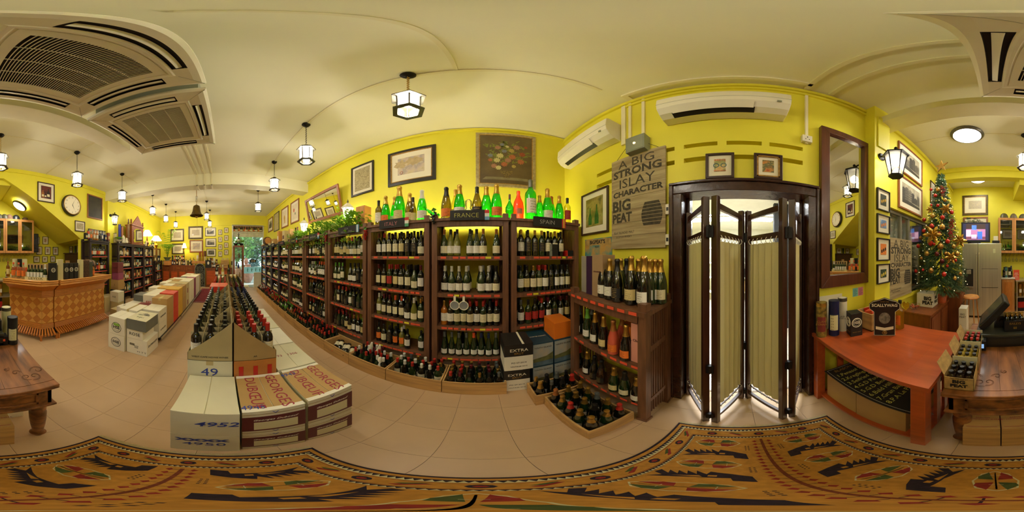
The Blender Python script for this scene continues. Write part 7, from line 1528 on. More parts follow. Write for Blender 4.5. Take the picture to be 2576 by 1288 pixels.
# glass fronted wall cabinet with four doors, helmets, glasses
t = T('glass_wall_cabinet', 'pine wall cabinet with four glass doors above the kitchen counter', 'cabinet', (-1.02,-4.68,1.63), PI); w = 1.74/2
MB().box(-w,.14,0,w,.175,1.0).build('back_panel', mat('cabinet_inside','#8a7a3a',.6,var=.05), t)
for bx in ((-w,-.17,0,-w+.02,.14,1.0),(w-.02,-.17,0,w,.14,1.0)): MB().box(*bx).build('side_panel', PINE2, t)
for z in (0,.98): MB().box(-w,-.17,z,w,.14,z+.02).build('carcass_board', PINE2, t)
for z in (.33,.66): MB().box(-w+.02,-.14,z,w-.02,.14,z+.008).build('glass_shelf', GLASS, t)
for k in range(4):
    x0 = -w+k*w/2; x1 = x0+w/2; d = MB(); 
    for bx in ((x0+.003,-.19,.003,x0+.055,-.17,.997),(x1-.055,-.19,.003,x1-.003,-.17,.997),(x0+.055,-.19,.003,x1-.055,-.17,.07),(x0+.055,-.19,.93,x1-.055,-.17,.997)): d.box(*bx)
    dd = d.build('door', PINE2, t, bevel=.002); MB().box(x0+.05,-.183,.06,x1-.05,-.179,.94).build('door_pane', glassmat('smoky_glass','#b8b8a8',.95,gloss=.16), dd)
    mb = MB(); mb.ball(((x1-.03) if k % 2 == 0 else (x0+.03), -.197, .5), .01); mb.build('door_knob', PINE, dd)
gg = 'bottles and glasses inside the glass wall cabinet'
for k in range(16):
    x = -.25-.100*k*1.02; z = 1.652 if k % 2 else 1.97
    if k in (4, 8, 12): continue
    if k < 5: bottle('sparkling', GG, CD['black'], None, (x,-4.66,z if k % 2 else 1.652), 'green bottle inside the glass cabinet, %s from the fridge side' % ORD[k], gg, PI, parts=False, name='spirit_bottle')
    else:
        g = T('wine_glass', 'stemmed glass inside the glass cabinet, %s from the fridge side' % ORD[k], 'glass', (x,-4.66,z), 0, gg); MB().lathe([(.035,0),(.004,.006),(.004,.08),(.025,.10),(.04,.14),(.036,.19)], 12, caps=False).build('glass_bowl', GLASS, g, smooth=True)
HM = [mat('olive_helmet','#5a5436',.35,var=.15),mat('grey_green_helmet','#4e4a34',.45,var=.2),mat('dull_helmet','#6a5c40',.5,var=.2),mat('cork_helmet','#7a5a40',.8,var=.25,scale=20),mat('black_helmet','#20242a',.3,var=.05),mat('felt_hat','#6a5038',.9,var=.15)]
for i, (px, m, lab) in enumerate(((2526,HM[0],'olive steel helmet with brim at the fridge end of the cabinet top'),(2550,HM[2],'dull low helmet second on the cabinet top'),(2574,HM[1],'round dark helmet in the middle of the cabinet top'),(2588,HM[1],'green helmet next to the middle one'),(2600,HM[3],'cork brown helmet on the cabinet top'),(2617,HM[4],'black helmet beside the cork brown one'),(2640,HM[5],'soft brown hat at the bar end of the cabinet top'))):
    x = onY(px,550,-4.62)[0]; t = T('helmet', lab, 'helmet', (x,-4.66,2.632),0,'helmets on the glass cabinet'); s = 1. if i not in (1,) else .85; MB().lathe([(.135*s,0),(.12*s,.03),(.115*s,.08),(.09*s,.13),(.05*s,.16),(.001,.168)] if i != 6 else [(.16,0),(.15,.012),(.09,.02),(.085,.08),(.05,.105),(.001,.11)], 20, caps=False).build('helmet_shell', m, t, smooth=True); mb = MB(); mb.torus((0,0,.006), .132*s, .006, 'Z', 20, 5); mb.build('helmet_rim', m, t)
t = T('wall_speaker', 'black loudspeaker hung at the bar end of the glass cabinet', 'speaker', (-2.0,-4.70,1.66), PI); MB().box(-.08,-.12,0,.09,.12,.58).build('speaker_box', BLACK, t, bevel=.02); mb = MB(); mb.torus((0,-.122,.18), .06, .008, 'Y', 16); mb.torus((0,-.122,.42), .035, .006, 'Y', 16); mb.build('driver_rings', STEELD, t)
t = T('glass_hanging_rack', 'wire rack for hanging wine glasses under the glass cabinet', 'rack', (-1.02,-4.66,1.57)); mb = MB()
for k in range(17): x = -.85+k*.106; mb.bar((x,-.13,0), (x,.13,0), .003, 5); mb.bar((x,.13,0), (x,.13,.06), .003, 5); mb.bar((x,-.13,0), (x,-.13,.06), .003, 5)
mb.bar((-.85,.13,.055), (.85,.13,.055), .003, 5); mb.bar((-.85,-.13,.055), (.85,-.13,.055), .003, 5); mb.build('wire_rails', STEELD, t)['kind'] = 'stuff'
for k in range(14):
    g = T('wine_glass', 'wine glass hanging upside down under the cabinet, %s from the fridge side' % ORD[k], 'glass', (-.250-.106*k,-4.62+.06*(k % 2),1.381),0,'hanging wine glasses'); MB().lathe([(.032,0),(.040,.05),(.030,.09),(.005,.11),(.004,.175),(.034,.188)], 12, caps=False).build('glass_bowl', GLASS, g, smooth=True)
t = T('fridge', 'two door stainless steel fridge with ice dispenser under the television', 'fridge', (.27,-4.25,0), PI); MB().box(-.47,-.33,.05,.47,.38,1.86).build('fridge_body', STEELD, t); 
d1 = MB().box(-.468,-.40,.06,-.095,-.335,1.85).build('fridge_door', STEEL, t, bevel=.008); d2 = MB().box(-.088,-.40,.06,.468,-.335,1.85).build('fridge_door', STEEL, t, bevel=.008)
for x, par in ((-.120, d1), (-.060, d2)): mb = MB(); mb.path([(x,-.405,.55),(x,-.45,.60),(x,-.455,1.1),(x,-.45,1.58),(x,-.405,1.63)], .013, 8); mb.build('door_handle', STEEL, par, smooth=True)
MB().box(.0,-.404,.80,.39,-.40,1.24).build('minibar_door', STEEL, d2, bevel=.003); MB().box(.0,-.4045,.79,.39,-.4,.80).build('minibar_seam', BLACK, d2); MB().box(.0,-.4045,1.24,.39,-.4,1.247).build('minibar_seam', BLACK, d2); MB().box(.27,-.403,1.62,.33,-.40,1.72).build('badge', mat('sticker_pale','#c8c89a',.4,var=0), d2)
MB().box(-.42,-.404,.80,-.20,-.40,1.24).build('dispenser_niche', STEELD, d1); MB().box(-.36,-.42,1.12,-.25,-.40,1.22).build('dispenser_spout', STEEL, d1, bevel=.004); MB().box(-.42,-.43,.79,-.20,-.40,.82).build('drip_tray', STEEL, d1)
t = T('television', 'flat television standing on the fridge showing a blue and pink picture', 'television', (.43,-4.05,1.862), PI+.12); MB().box(-.36,-.03,.03,.36,.03,.54).build('tv_housing', BLACK, t, bevel=.01); MB().box(-.12,-.08,0,.12,.08,.03).build('tv_stand', BLACK, t)
S_ = lambda n, c, e=.9: mat('screen_'+n, c, .4, var=0, emit=e)
MB().box(-.32,-.0315,.08,.32,-.03,.50).build('screen_edge', S_('dark','#2a2c50',.5), t); MB().box(-.24,-.033,.09,.24,-.0315,.49).build('screen_picture', S_('pink','#a86f9c'), t)
for nm, c, b in (('track','#6a3a4a',(-.24,.10,.24,.17)),('trackb','#e0b0d0',(-.24,.17,-.12,.34)),('pale','#d8d0f0',(-.11,.12,.02,.22)),('dark2','#3a2a28',(-.24,.36,.24,.49)),('blue_rider','#3a6ac8',(.04,.11,.16,.30)),('blue_rider2','#5a8ae0',(-.10,.34,.02,.46)),('skin','#c89078',(.06,.30,.12,.34))):
    MB().box(b[0],-.0345,b[1],b[2],-.033,b[3]).build('screen_shape', S_(nm,c), t)
t = T('tv_plant', 'leafy potted plant behind the television', 'plant', (.62,-4.45,1.862)); MB().lathe([(.07,0),(.09,.14)], 12).build('pot', BLACK, t); fronds(t, 34, .36, .14, .62, GREEN2, .03, .25, 11, 10)
t = T('clock_radio', 'small white gadget and black box beside the television', 'gadget', (-.07,-3.95,1.862), PI); MB().box(-.09,-.06,0,.09,.06,.06).build('black_box', BLACK, t, bevel=.004); MB().box(-.06,-.02,.06,.05,.03,.17).build('white_gadget', WHITE, t, bevel=.01)
frame('S', .15,.92,2.80,3.46,.06,OLV,MAPB,'olive framed line drawing above the television',mount=.2,plane=WB,inner=GOLDP); frame('S', .15,.90,2.32,2.74,.05,LFR,MAPB,'lower framed print half hidden by the television plant',mount=.2,plane=WB)
t = T('kitchen_cabinet', 'narrow orange wood cabinet between fridge and steel bench', 'cabinet', (-.40,-4.55,0), PI); MB().box(-.17,-.27,0,.17,.28,.94).build('cabinet_body', PINE2, t); dd = MB().box(-.165,-.29,.02,.165,-.27,.92).build('door', PINE2, t, bevel=.003); MB().box(-.11,-.293,.08,.11,-.29,.86).build('door_panel', RATTAN2, dd); MB().box(-.18,-.30,.94,.18,.28,.965).build('white_top', WHITE, t)
for i, (x, kd) in enumerate(((-.30,('b','spirit',DG,'black','black')),(-.36,('t',KC[6])),(-.45,('x',('black',BLACK))),(-.50,('b','sparkling',DG,'navy','black')))): spirit_item(x,-4.42-.05*(i % 2),.966,PI,kd,['dark bottle nearest the fridge','teal tube','black box with white print','navy capped bottle'][i]+' on the narrow orange cabinet','spirits beside the fridge')
t = T('steel_bench', 'stainless steel bench with open shelf under the hanging glasses', 'bench', (-1.22,-4.53,0)); MB().box(-.62,-.30,.86,.62,.30,.90).build('bench_top', STEEL, t, bevel=.003); MB().box(-.60,-.28,.42,.60,.28,.44).build('bench_shelf', STEEL, t)
for sx in (-1, 1):
    for sy in (-1, 1): MB().box(sx*.59-.015,sy*.27-.015,0,sx*.59+.015,sy*.27+.015,.86).build('leg', STEEL, t)
for i, x in enumerate((-.74,-.86)): t = T('gold_tin', 'tall gold tin on the bench shelf, '+['nearer the orange cabinet','farther from it'][i], 'tin', (x,-4.40,.441)); MB().cyl(0,0,0,.34,.055,16).build('tin_body', GOLD, t, smooth=True); MB().box(-.03,.052,.1,.03,.057,.2).build('paper_label', PAPER, t)
gbox(-.90,-.68,-4.62,-4.35,0,.40, mat('black_red_box','#221c1c',.5,var=.2), 'black carton with red print on the floor under the bench', panel_m=REDF)
t = T('notice_card', 'orange red card reading KEEP CALM on the bench', 'sign', (onY(2556,690,-4.45)[0],-4.40,.901), PI); MB().box(-.085,-.004,0,.085,0,.27).build('card', mat('keep_calm_red','#e0502c',.6,var=0), t)
for s, z, q in (('KEEP',.175,.045),('CALM',.135,.045),('AND',.105,.02),('DRINK',.075,.038),('WHISKY!',.035,.034)): text(s, q, PAPER, t, (0,-.005,z))
for i in range(6):
    bottle(['bordeaux','spirit'][i % 2],[GG,AMB,DG][i % 3],CD['black'],LD['cream'],(-1.05-.14*i,-4.45,.901),'bottle on the steel bench behind the bar, %s from the red card' % ORD[i],'bottles on the steel bench',PI,parts=False,name='spirit_bottle')
# ---- cabinets and tree in the south east corner
def cab(x0,x1,y0,y1,h,lab,face,panels):
    t = T('wooden_cabinet', lab, 'cabinet', ((x0+x1)/2,(y0+y1)/2,0)); a, b = (x1-x0)/2,(y1-y0)/2; MB().box(-a,-b,0,a,b,h-.03).build('cabinet_body', TEAK, t, bevel=.004); MB().box(-a-.02,-b-.02,h-.03,a+.02 if x1 < 1.2 else a,b+.02,h).build('cabinet_top', TEAK, t, bevel=.006)
    for (u0,u1,z0,z1,kn) in panels:
        if face == 'W': d = MB().box(-a-.015,u0,z0,-a,u1,z1).build('door' if z1-z0 > .25 else 'drawer', TEAK, t, bevel=.003); MB().box(-a-.019,u0+.05,z0+.05,-a-.015,u1-.05,z1-.05).build('panel', TEAK, d); mb = MB(); mb.ball((-a-.03,(u0+u1)/2 if kn else u1-.03,(z0+z1)/2), .012); mb.build('knob', BRASS, d)
        else: d = MB().box(u0,b,z0,u1,b+.015,z1).build('door' if z1-z0 > .25 else 'drawer', TEAK, t, bevel=.003); MB().box(u0+.05,b+.015,z0+.05,u1-.05,b+.019,z1-.05).build('panel', TEAK, d)
    return t
cab(.80,1.235,-2.80,-1.97,.75,'low brown wooden cabinet under the dark window, near the red table','W',[(-.38,-.02,.06,.68,0),(.02,.38,.06,.68,0)])
t_ = cab(.58,.98,-3.30,-2.86,.90,'taller brown cabinet with drawer beside the Christmas tree','W',[(-.19,.19,.66,.84,1),(-.19,.19,.06,.62,0)])
t = gbox(.88,1.14,-2.50,-2.26,.751,.97, WBOX, 'white carton printed BIG PEAT on the low cabinet'); text('BIG', .08, INK, t, (-.05,.1225,.14), rotz=PI, bold=.004); text('PEAT', .075, INK, t, (-.05,.1225,.07), rotz=PI, bold=.004) ; text('BIG', .07, INK, t, (-.1325,-.03,.14), rotz=-PI/2, bold=.003); text('PEAT', .065, INK, t, (-.1325,-.03,.07), rotz=-PI/2, bold=.003)
t = T('glass_bowl', 'glass bowl of wrapped sweets on the low cabinet', 'bowl', (1.10,-2.10,.751)); MB().lathe([(.04,0),(.085,.05),(.09,.08)], 18, caps=False).build('bowl', GLASS, t, smooth=True); mb = MB(); 
for k in range(24): mb.ball((random.uniform(-.05,.05),random.uniform(-.05,.05),.02+.045*random.random()), .013, 6, 4)
mb.build('sweets', mat('sweet_wraps','#d86a3a',.3,var=.6,scale=30), t)['kind'] = 'stuff'
t = T('gold_leaf_ornament', 'gold heart shaped leaf standing behind the sweets bowl', 'ornament', (1.17,-1.98,.751)); mb = MB(); mb.extr([(0,0,0),(.05,0,.06),(.06,0,.11),(.03,0,.14),(0,0,.11),(-.03,0,.14),(-.06,0,.11),(-.05,0,.06)], (0,.006,0)); mb.build('leaf', GOLD, t)
for i, (x,y,r,h,m,lab) in enumerate(((.93,-2.62,.05,.16,REDW,'red brown pot among the tins under the tree'),(.84,-2.66,.045,.14,mat('green_tin','#1d3a2a'),'dark green pot under the tree'),(.74,-3.0,.045,.20,labmat('peat_tin','#d8d0b0'),'cream printed tin on the taller cabinet'),(.66,-2.98,.05,.26,GOLD,'gold tin on the taller cabinet'))):
    t = T('tin', lab, 'tin', (x,y,.7505 if i < 2 else .9005)); MB().cyl(0,0,0,h,r,16).build('tin_body', m, t, smooth=True); MB().cyl(0,0,h,h+.006,r*.96,16).build('tin_lid', PEWTER, t)
    if i == 2: text('BIG\nPEAT', .04, INK, t, (-.02,r+.002,h*.5), rotz=PI)
t = T('bar_stool', 'round topped rattan bar stool behind the taller cabinet', 'stool', (.42,-3.10,0)); MB().lathe([(.15,.74),(.155,.755),(.14,.775),(.001,.78)], 20).build('seat', PINE2, t, smooth=True); mb = MB(); mb.torus((0,0,.745), .15, .012, 'Z', 20); mb.build('seat_rim', RATTAN2, t)
for k in range(4): a = k*PI/2+.5; MB().bar((.11*math.cos(a),.11*math.sin(a),.74),(.18*math.cos(a),.18*math.sin(a),0), .013, 8).build('leg', PINE2, t)
for i, z in enumerate((0,.33)): t = gbox(.43,.56,-2.85,-2.62,z+.0005,z+.325, WBOX, ['lower','upper'][i]+' narrow white carton with black print before the fridge', txt='BIG\nPEAT', face='S', ts=.05)
# Christmas tree
TX_, TY_, TZ0, TZ1 = .865, -2.62, .98, 3.12
t = T('christmas_tree', 'decorated artificial Christmas tree on the cabinet by the dark window', 'tree', (TX_, TY_, .752)); mb = MB(); mb.bar((0,0,.12),(0,0,TZ1-.752-.05), .018, 8, r2=.005); mb.build('trunk', DARKW, t); MB().lathe([(.09,0),(.11,.12)], 16).build('pot', REDW, t, smooth=True)
nd = MB(); nd2 = MB(); rr = random.Random(9)
def conr(z): q = (z-TZ0)/(TZ1-TZ0); return (.46*(1-q)**.85+.02)
for i in range(1350):
    q = rr.random()**1.25; z = TZ0+.02+(TZ1-TZ0-.08)*q; a = rr.uniform(0, 2*PI); R = conr(z)*rr.uniform(.85,1.08); R = max(.05, min(R, (1.21-TX_)/max(.05, math.cos(a)) if math.cos(a) > .05 else 9)); zz = z-.752
    p0 = Vector((.1*R*math.cos(a),.1*R*math.sin(a),zz+R*.15)); p1 = Vector((R*math.cos(a),R*math.sin(a),zz-R*.12)); d = (p1-p0); n = int(16+26*d.length/.4); u = d.normalized(); s1 = u.cross(Vector((0,0,1))).normalized(); s2 = u.cross(s1)
    for k in range(n):
        f = .25+.75*k/n; p = p0+d*f; b = rr.uniform(0, 2*PI); dirn = (s1*math.cos(b)+s2*math.sin(b))*.8+u*.7; L_ = rr.uniform(.028,.045); w = s1*math.cos(b+1.57)+s2*math.sin(b+1.57); (nd2 if k > n*.8 else nd).add([p-w*.0034, p+w*.0034, p+dirn*L_], [(0,1,2)])
nd.build('needles', NEEDLE, t)['kind'] = 'stuff'; nd2.build('tip_needles', NEEDLE2, t)['kind'] = 'stuff'
st = T('tree_star', 'straw coloured star on top of the Christmas tree', 'star', (TX_, TY_, TZ1+.01)); mb = MB()
pts = []
for k in range(10): a = PI/2+k*PI/5; r = .14 if k % 2 == 0 else .05; pts.append((r*math.cos(a),0,.12+r*math.sin(a)))
mb.extr(pts, (0,.018,0)); mb.build('star', GOLDP, st); st.rotation_euler = (0,0,PI-.3)
BR = mat('red_bauble','#c02418',.12,var=0,metal=.3,coat=.6); BGd = mat('gold_bauble','#d8b060',.25,metal=.8,var=.05); BGt = mat('glitter_gold_bauble','#c8964a',.4,metal=.8,var=.4,scale=60); BDr = mat('dark_red_bauble','#6a1414',.3,metal=.3,var=.3,scale=60)
def ontree(px, py, k=1.04):     # the spot on the cone that the photograph shows
    a = az(px); dy = -1; lo, hi = 1.6, 3.2
    for s_ in [lo+i*.01 for i in range(160)]:
        x, y, z = s_*math.sin(a), s_*math.cos(a), H+s_*math.tan(el(py))
        if math.hypot(x-TX_, y-TY_) <= conr(max(TZ0, min(TZ1, z)))*k: return x, y, z
    s_ = 2.72; return s_*math.sin(a), s_*math.cos(a), H+s_*math.tan(el(py))
bc_ = {}
for i, (px,py,m,r) in enumerate(sorted(((2342,477,BR,.028),(2360,477,BGd,.04),(2353,492,BR,.033),(2377,503,BGd,.036),(2343,516,BR,.02),(2359,517,BR,.028),(2386,516,BR,.02),(2346,543,BGd,.042),(2371,547,BR,.038),(2394,534,BR,.036),(2325,553,BR,.036),(2344,569,BR,.040),(2370,571,BGd,.05),(2324,581,BR,.036),(2316,599,BGt,.032),(2341,612,BR,.042),(2350,614,BR,.022),(2366,620,BGt,.048),(2384,607,BR,.038),(2399,620,BGd,.036),(2310,619,BR,.034),(2332,638,BGd,.040),(2357,639,BDr,.036),(2370,657,BDr,.036),(2380,638,BGt,.03),(2408,638,BGd,.04),(2304,682,BR,.03),(2322,679,BR,.022),(2342,681,BGt,.040),(2375,690,BR,.036),(2402,700,BGd,.03),(2318,650,BGt,.026),(2363,586,BR,.02),(2416,689,BGt,.03),(2391,585,BR,.024),(2331,572,BGt,.024),(2383,669,BR,.024),(2404,655,BR,.024)), key=lambda q: q[1])):
    x, y, z = ontree(px, py); kd_ = ['','small ','large '][(r < .026)+2*(r > .041)]+{id(BR):'shiny red',id(BGd):'plain gold',id(BGt):'glittered gold',id(BDr):'dark red'}[id(m)]; bc_[kd_] = bc_.get(kd_, -1)+1; b = T('tree_bauble', kd_+' bauble on the Christmas tree, %s of its kind from the top' % ORD[bc_[kd_]], 'bauble', (x,y,z), 0, 'baubles on the Christmas tree')
    MB().ball((0,0,0), r, 14, 9).build('ball', m, b, smooth=True); MB().cyl(0,0,r*.95,r*1.2,r*.2,8).build('cap', GOLD, b); mb = MB(); mb.torus((0,0,r*1.3), r*.14, .0015, 'X', 8, 4); mb.build('hanging_loop', GOLD, b)
for i, (px,py,s) in enumerate(((2346,591,.15),(2379,526,.10),(2392,648,.10),(2414,605,.12),(2340,528,.07))):
    x, y, z = ontree(px, py, 1.12); f = T('gold_poinsettia', 'gold poinsettia flower on the tree, '+['largest, in the middle','upper one on the fridge side','low one facing the desk','one at the fridge side edge','small one near the top, window side'][i], 'ornament', (x,y,z)); f.rotation_euler = (0,0,PI-math.atan2(x,-y)*0+.3)
    mb = MB()
    for ly, (n, q, off) in enumerate(((6,1.,-.005),(5,.65,-.02))):
        for k in range(n):
            a = k*2*PI/n+ly*.5; c, s_ = math.cos(a), math.sin(a); P_ = [(0,0),(s*q*.4,s*q*.2),(s*q*.75,s*q*.16),(s*q,0),(s*q*.75,-s*q*.16),(s*q*.4,-s*q*.2)]; mb.add([(u*c-v*s_, off-.15*u, u*s_+v*c) for u, v in P_]+[(s*q*.5*c, off-.02-.1*s, s*q*.5*s_)], [(j,(j+1)%6,6) for j in range(6)])
    mb.build('petals', GOLD, f); mb = MB(); [mb.ball((random.uniform(-.012,.012),.0-.03,random.uniform(-.012,.012)), .006, 6, 4) for _ in range(6)]; mb.build('stamens', BRASS, f)
for i, (px,py) in enumerate(((2372,478),(2391,588),(2394,562))):
    x, y, z = ontree(px, py, 1.1); b = T('berry_spray', 'spray of small red berries on the tree, '+['upper one','lower large one','small one above the lower'][i], 'ornament', (x,y,z)); mb = MB(); rr = random.Random(i)
    for k in range(46): mb.ball((rr.gauss(0,.022),rr.gauss(0,.02),rr.gauss(0,.05)), .009, 6, 4)
    mb.build('berries', mat('red_berry','#9c1a20',.3,var=.2), b); mb = MB(); mb.bar((0,0,-.08),(0,0,.08), .003); mb.build('stem', DARKW, b)
fl = T('fairy_lights', 'string of tiny warm fairy lights wound round the Christmas tree', 'light', (TX_,TY_,.8)); mb = MB(); wr = MB(); pr_ = None
for k in range(120):
    z = TZ0+.03+(TZ1-TZ0-.15)*k/120; a = k*.83*1.4; R = conr(z)*.97; c_ = (min(R*math.cos(a),.31),R*math.sin(a),z-.8); mb.ball(c_, .0055, 6, 4)
    if pr_: wr.bar(pr_, c_, .0009, 3)
    pr_ = c_
mb.build('light_bulbs', mat('fairy_glow','#ffe0a0',.5,var=0,emit=3), fl)['kind'] = 'stuff'; wr.build('light_wire', GREEN2, fl)
# ================================================================== FAR END
def cab2(y0,y1,h,lab,nd_,nr):
    t = T('drawer_cabinet', lab, 'cabinet', (WW+.28,(y0+y1)/2,0), PI/2); a = (y1-y0)/2; MB().box(-a,-.24,0,a,.26,h-.03).build('cabinet_body', TEAK, t, bevel=.004); MB().box(-a-.02,-.26,h-.03,a+.02,.26,h).build('cabinet_top', TEAK, t)
    for k in range(nd_): x0 = -a+2*a*k/nd_; d = MB().box(x0+.01,-.255,.08,x0+2*a/nd_-.01,-.24,h-.27 if nr else h-.08).build('door', TEAK, t, bevel=.003); MB().box(x0+.06,-.259,.14,x0+2*a/nd_-.06,-.255,h-.33 if nr else h-.14).build('panel', REDW, d); MB().box((x0+.03) if k % 2 else (x0+2*a/nd_-.05),-.275,h*.45,(x0+.045) if k % 2 else (x0+2*a/nd_-.035),-.255,h*.55).build('handle', BRASS, d)
    for k in range(nr): x0 = -a+2*a*k/nr; d = MB().box(x0+.01,-.255,h-.25,x0+2*a/nr-.01,-.24,h-.05).build('drawer', TEAK, t, bevel=.003); MB().box(x0+a/nr-.08,-.275,h-.16,x0+a/nr+.08,-.255,h-.14).build('handle', GOLDP, d)
    return t
cab2(-3.22,-1.48,1.08,'long brown cabinet with three drawers and four doors against the west wall',4,3); cab2(-.95,.32,.96,'brown panelled counter beside the glass showcase',2,0)
XF = WW+.20
GF_ = 'bottles and tins on the far cabinets'
def pxy(px, X): return onX(px, 640, X)[0]
rows = [[(412,'x',2),(420,'x',5),(428,'x',8),(434,'t',3),(439,'t',3),(446,'x',5),(452,'t',0),(458,'t',4),(463,'t',3),(468,'t',0),(473,'t',3),(478,'t',0),(482,'t',4),(489,'t',0)]]
for i, (px, k, c) in enumerate(rows[0]): spirit_item(XF+.14, pxy(px,XF+.14), 1.0805, PI/2, (k, KC[c]), '%s %s on the far long cabinet, %s from the palm' % (KC[c][0], 'tube' if k == 't' else 'box', ORD[i]), GF_, h=.24+.05*(i % 2))
t = T('wooden_crate', 'pine box riser on the far long cabinet', 'crate', (XF-.08,pxy(448,XF),1.0805),PI/2); MB().box(-.40,-.07,0,.40,.07,.26).build('crate_body', PINE2, t); 
for i, (px, c) in enumerate(((434,4),(440,None),(444,4),(449,5),(453,0),(458,None),(462,5))): spirit_item(XF-.08, pxy(px,XF-.08), 1.341, PI/2, ('t', KC[c] if c is not None else ('red', REDF)), 'tube on the pine riser, %s from the palm' % ORD[i], GF_, h=.24)
for i, px in enumerate((479,487)): bottle('burgundy', AMB, CD['gold'], LD['cream'], (XF-.05,pxy(px,XF-.05),1.0805), 'ornate amber decanter on the far cabinet, '+['first','second'][i], GF_, PI/2, parts=False, sc=1.3, name='spirit_bottle')
t = T('wooden_crate', 'long flat pine box bridging the two far cabinets', 'crate', (XF+.1,pxy(505,XF+.1),1.0),PI/2); MB().box(-.45,-.12,.17,.45,.12,.29).build('crate_body', PINE2, t); mb = MB(); mb.box(-.40,-.10,0,-.36,.10,.17); mb.box(.36,-.10,0,.40,.10,.17); mb.build('crate_feet', PINE2, t)
for i, (px, h, m, lab) in enumerate(((497,.30,WBOX,'white tube on the long flat pine box'),(503,.50,mat('copper_tube','#b0602e',.35,metal=.4,var=.1),'copper topped tube, first of two on the pine box'),(510,.50,mat('copper_tube','#b0602e'),'copper topped tube, second of two on the pine box'),(516,.52,mat('claret_tube','#5a1a24',.4,var=.1),'claret tube on pine at the end of the flat box'))):
    t = T('gift_tube', lab, 'tube', (XF+.08,pxy(px,XF+.08),1.2905),0,GF_); MB().cyl(0,0,0,h,.05,14).build('tube_body', m, t, smooth=True); MB().cyl(0,0,0,h*.45,.052,14).build('tube_sleeve', GOLD if i in (1,2) else CARDL, t, smooth=True)
for i, (px, k, c, h, r) in enumerate(((522,'b',0,0,0),(527,'t',0,.30,0),(531,'x',8,.30,0),(535,'b',0,0,0),(539,'x',1,.3,0),(545,'x',8,.22,0),(550,'x',2,.2,1),(556,'x',2,.22,1),(564,'x',2,.34,1),(570,'x',2,.34,1),(525,'x',5,.20,2),(532,'b',0,0,2),(537,'b',0,0,2),(541,'b',0,0,2),(549,'x',5,.16,2),(583,'x',0,.55,0))):
    kd = ('b','bordeaux',[DG,BLG,PINKW,AMB,PINKW,AMB][i % 6],['black','navy','copper'][i % 3],'white') if k == 'b' else (k, KC[c]); spirit_item(XF+(.02 if r < 2 else .20), pxy(px,XF+.02), .9605+(.20 if (r == 0 and i < 6) else 0), PI/2, kd, 'package or bottle on the far counter, %s from the iron panel, %s row' % (ORD[i], 'front' if r == 2 else 'back'), GF_, h=h or None)
t = T('wooden_crate', 'low pine riser on the far counter', 'crate', (XF+.0,-.66,.9605),PI/2); MB().box(-.32,-.10,0,.32,.10,.198).build('crate_body', PINE2, t)
t = T('slatted_box', 'slatted pine box with three round cheeses of paper on top', 'crate', (XF,.0,.9605),PI/2); 
for k in range(4): MB().box(-.20,-.10,k*.1,.20,.10,k*.1+.085).build('slat', PINE, t)
for k in range(3): mb = MB(); mb.M = Matrix.Translation((-.13+.13*k,0,.44)) @ Matrix.Rotation(PI/2,4,'X'); mb.cyl(0,0,-.04,.04,.045,14); mb.build('round_box', CARDL, t)
t = T('small_poster', 'small dark poster with a white figure on the far counter', 'sign', (XF+.26,pxy(524,XF+.26),.9605),PI/2); MB().box(-.15,-.008,0,.15,0,.38).build('board', SLATE, t); mb = MB(); mb.poly([(.05*math.cos(i*PI/6),-.0085,.24+.08*math.sin(i*PI/6)) for i in range(12)]); mb.build('printed_figure', PAPER, t)
# iron garden panel leaning between the cabinets
t = T('iron_panel', 'arched black iron scrollwork panel standing between the far cabinets', 'panel', (WW+.55,-1.235,0),PI/2); w, h = .245, 1.15; mb = MB(); ap = [(-w,0),(-w,h-w)]+[(w*math.cos(PI-k*PI/12), h-w+w*math.sin(PI-k*PI/12)) for k in range(1,12)]+[(w,h-w),(w,0),(-w,0)]
mb.path([(x,0,z+.02) for x, z in ap], .012, 6); mb.build('iron_frame', mat('silvered_iron','#a9aa95',.5,metal=.3,var=.1), t); MB().extr([(x,.012,z+.02) for x, z in ap[:-1]], (0,.004,0)).build('dark_backing', SLATE, t); mb = MB()
for cz, r in ((.55,.17),(.55,.10),(.90,.12),(.20,.12),(.90,.06),(.20,.06)): mb.torus((0,-.002,cz), r, .006, 'Y', 20, 4)
for k in range(8): a = k*PI/4; mb.bar((.03*math.cos(a),-.002,.55+.03*math.sin(a)),(.17*math.cos(a),-.002,.55+.17*math.sin(a)), .005, 4); mb.torus((.12*math.cos(a+.39),-.002,.55+.12*math.sin(a+.39)), .03, .004, 'Y', 10, 4)
for sx in (-1,1):
    for cz in (.1,.3,.42,.70,.80,.98): mb.torus((sx*.15,-.002,cz), .05, .005, 'Y', 12, 4)
mb.build('scrollwork', mat('silvered_iron','#a9aa95',.5,metal=.3,var=.1), t)
# palm
t = T('potted_palm', 'tall potted palm in a green bowl at the far left cabinet end', 'plant', (-7.85,-2.90,1.30)); MB().lathe([(.10,0),(.12,.02),(.11,.05),(.19,.16),(.21,.19)], 18).build('pot', mat('celadon_glaze','#6d7a5a',.3,var=.1), t, smooth=True); fronds(t, 26, .55, .18, .75, GREEN, .045, .35, 21, 16); fronds(t, 6, .75, .25, 1.35, GREEN, .06, .15, 5, 18)
mb = MB(); [mb.bar((0,0,.15),(.12*math.cos(k),.12*math.sin(k),.75), .008, 5) for k in range(5)]; mb.build('stems', GREEN2, t)
t = T('plant_stand', 'brown box that carries the potted palm', 'stand', (-7.90,-2.90,1.0805)); MB().box(-.18,-.14,0,.14,.14,.219).build('box_body', PINE2, t)
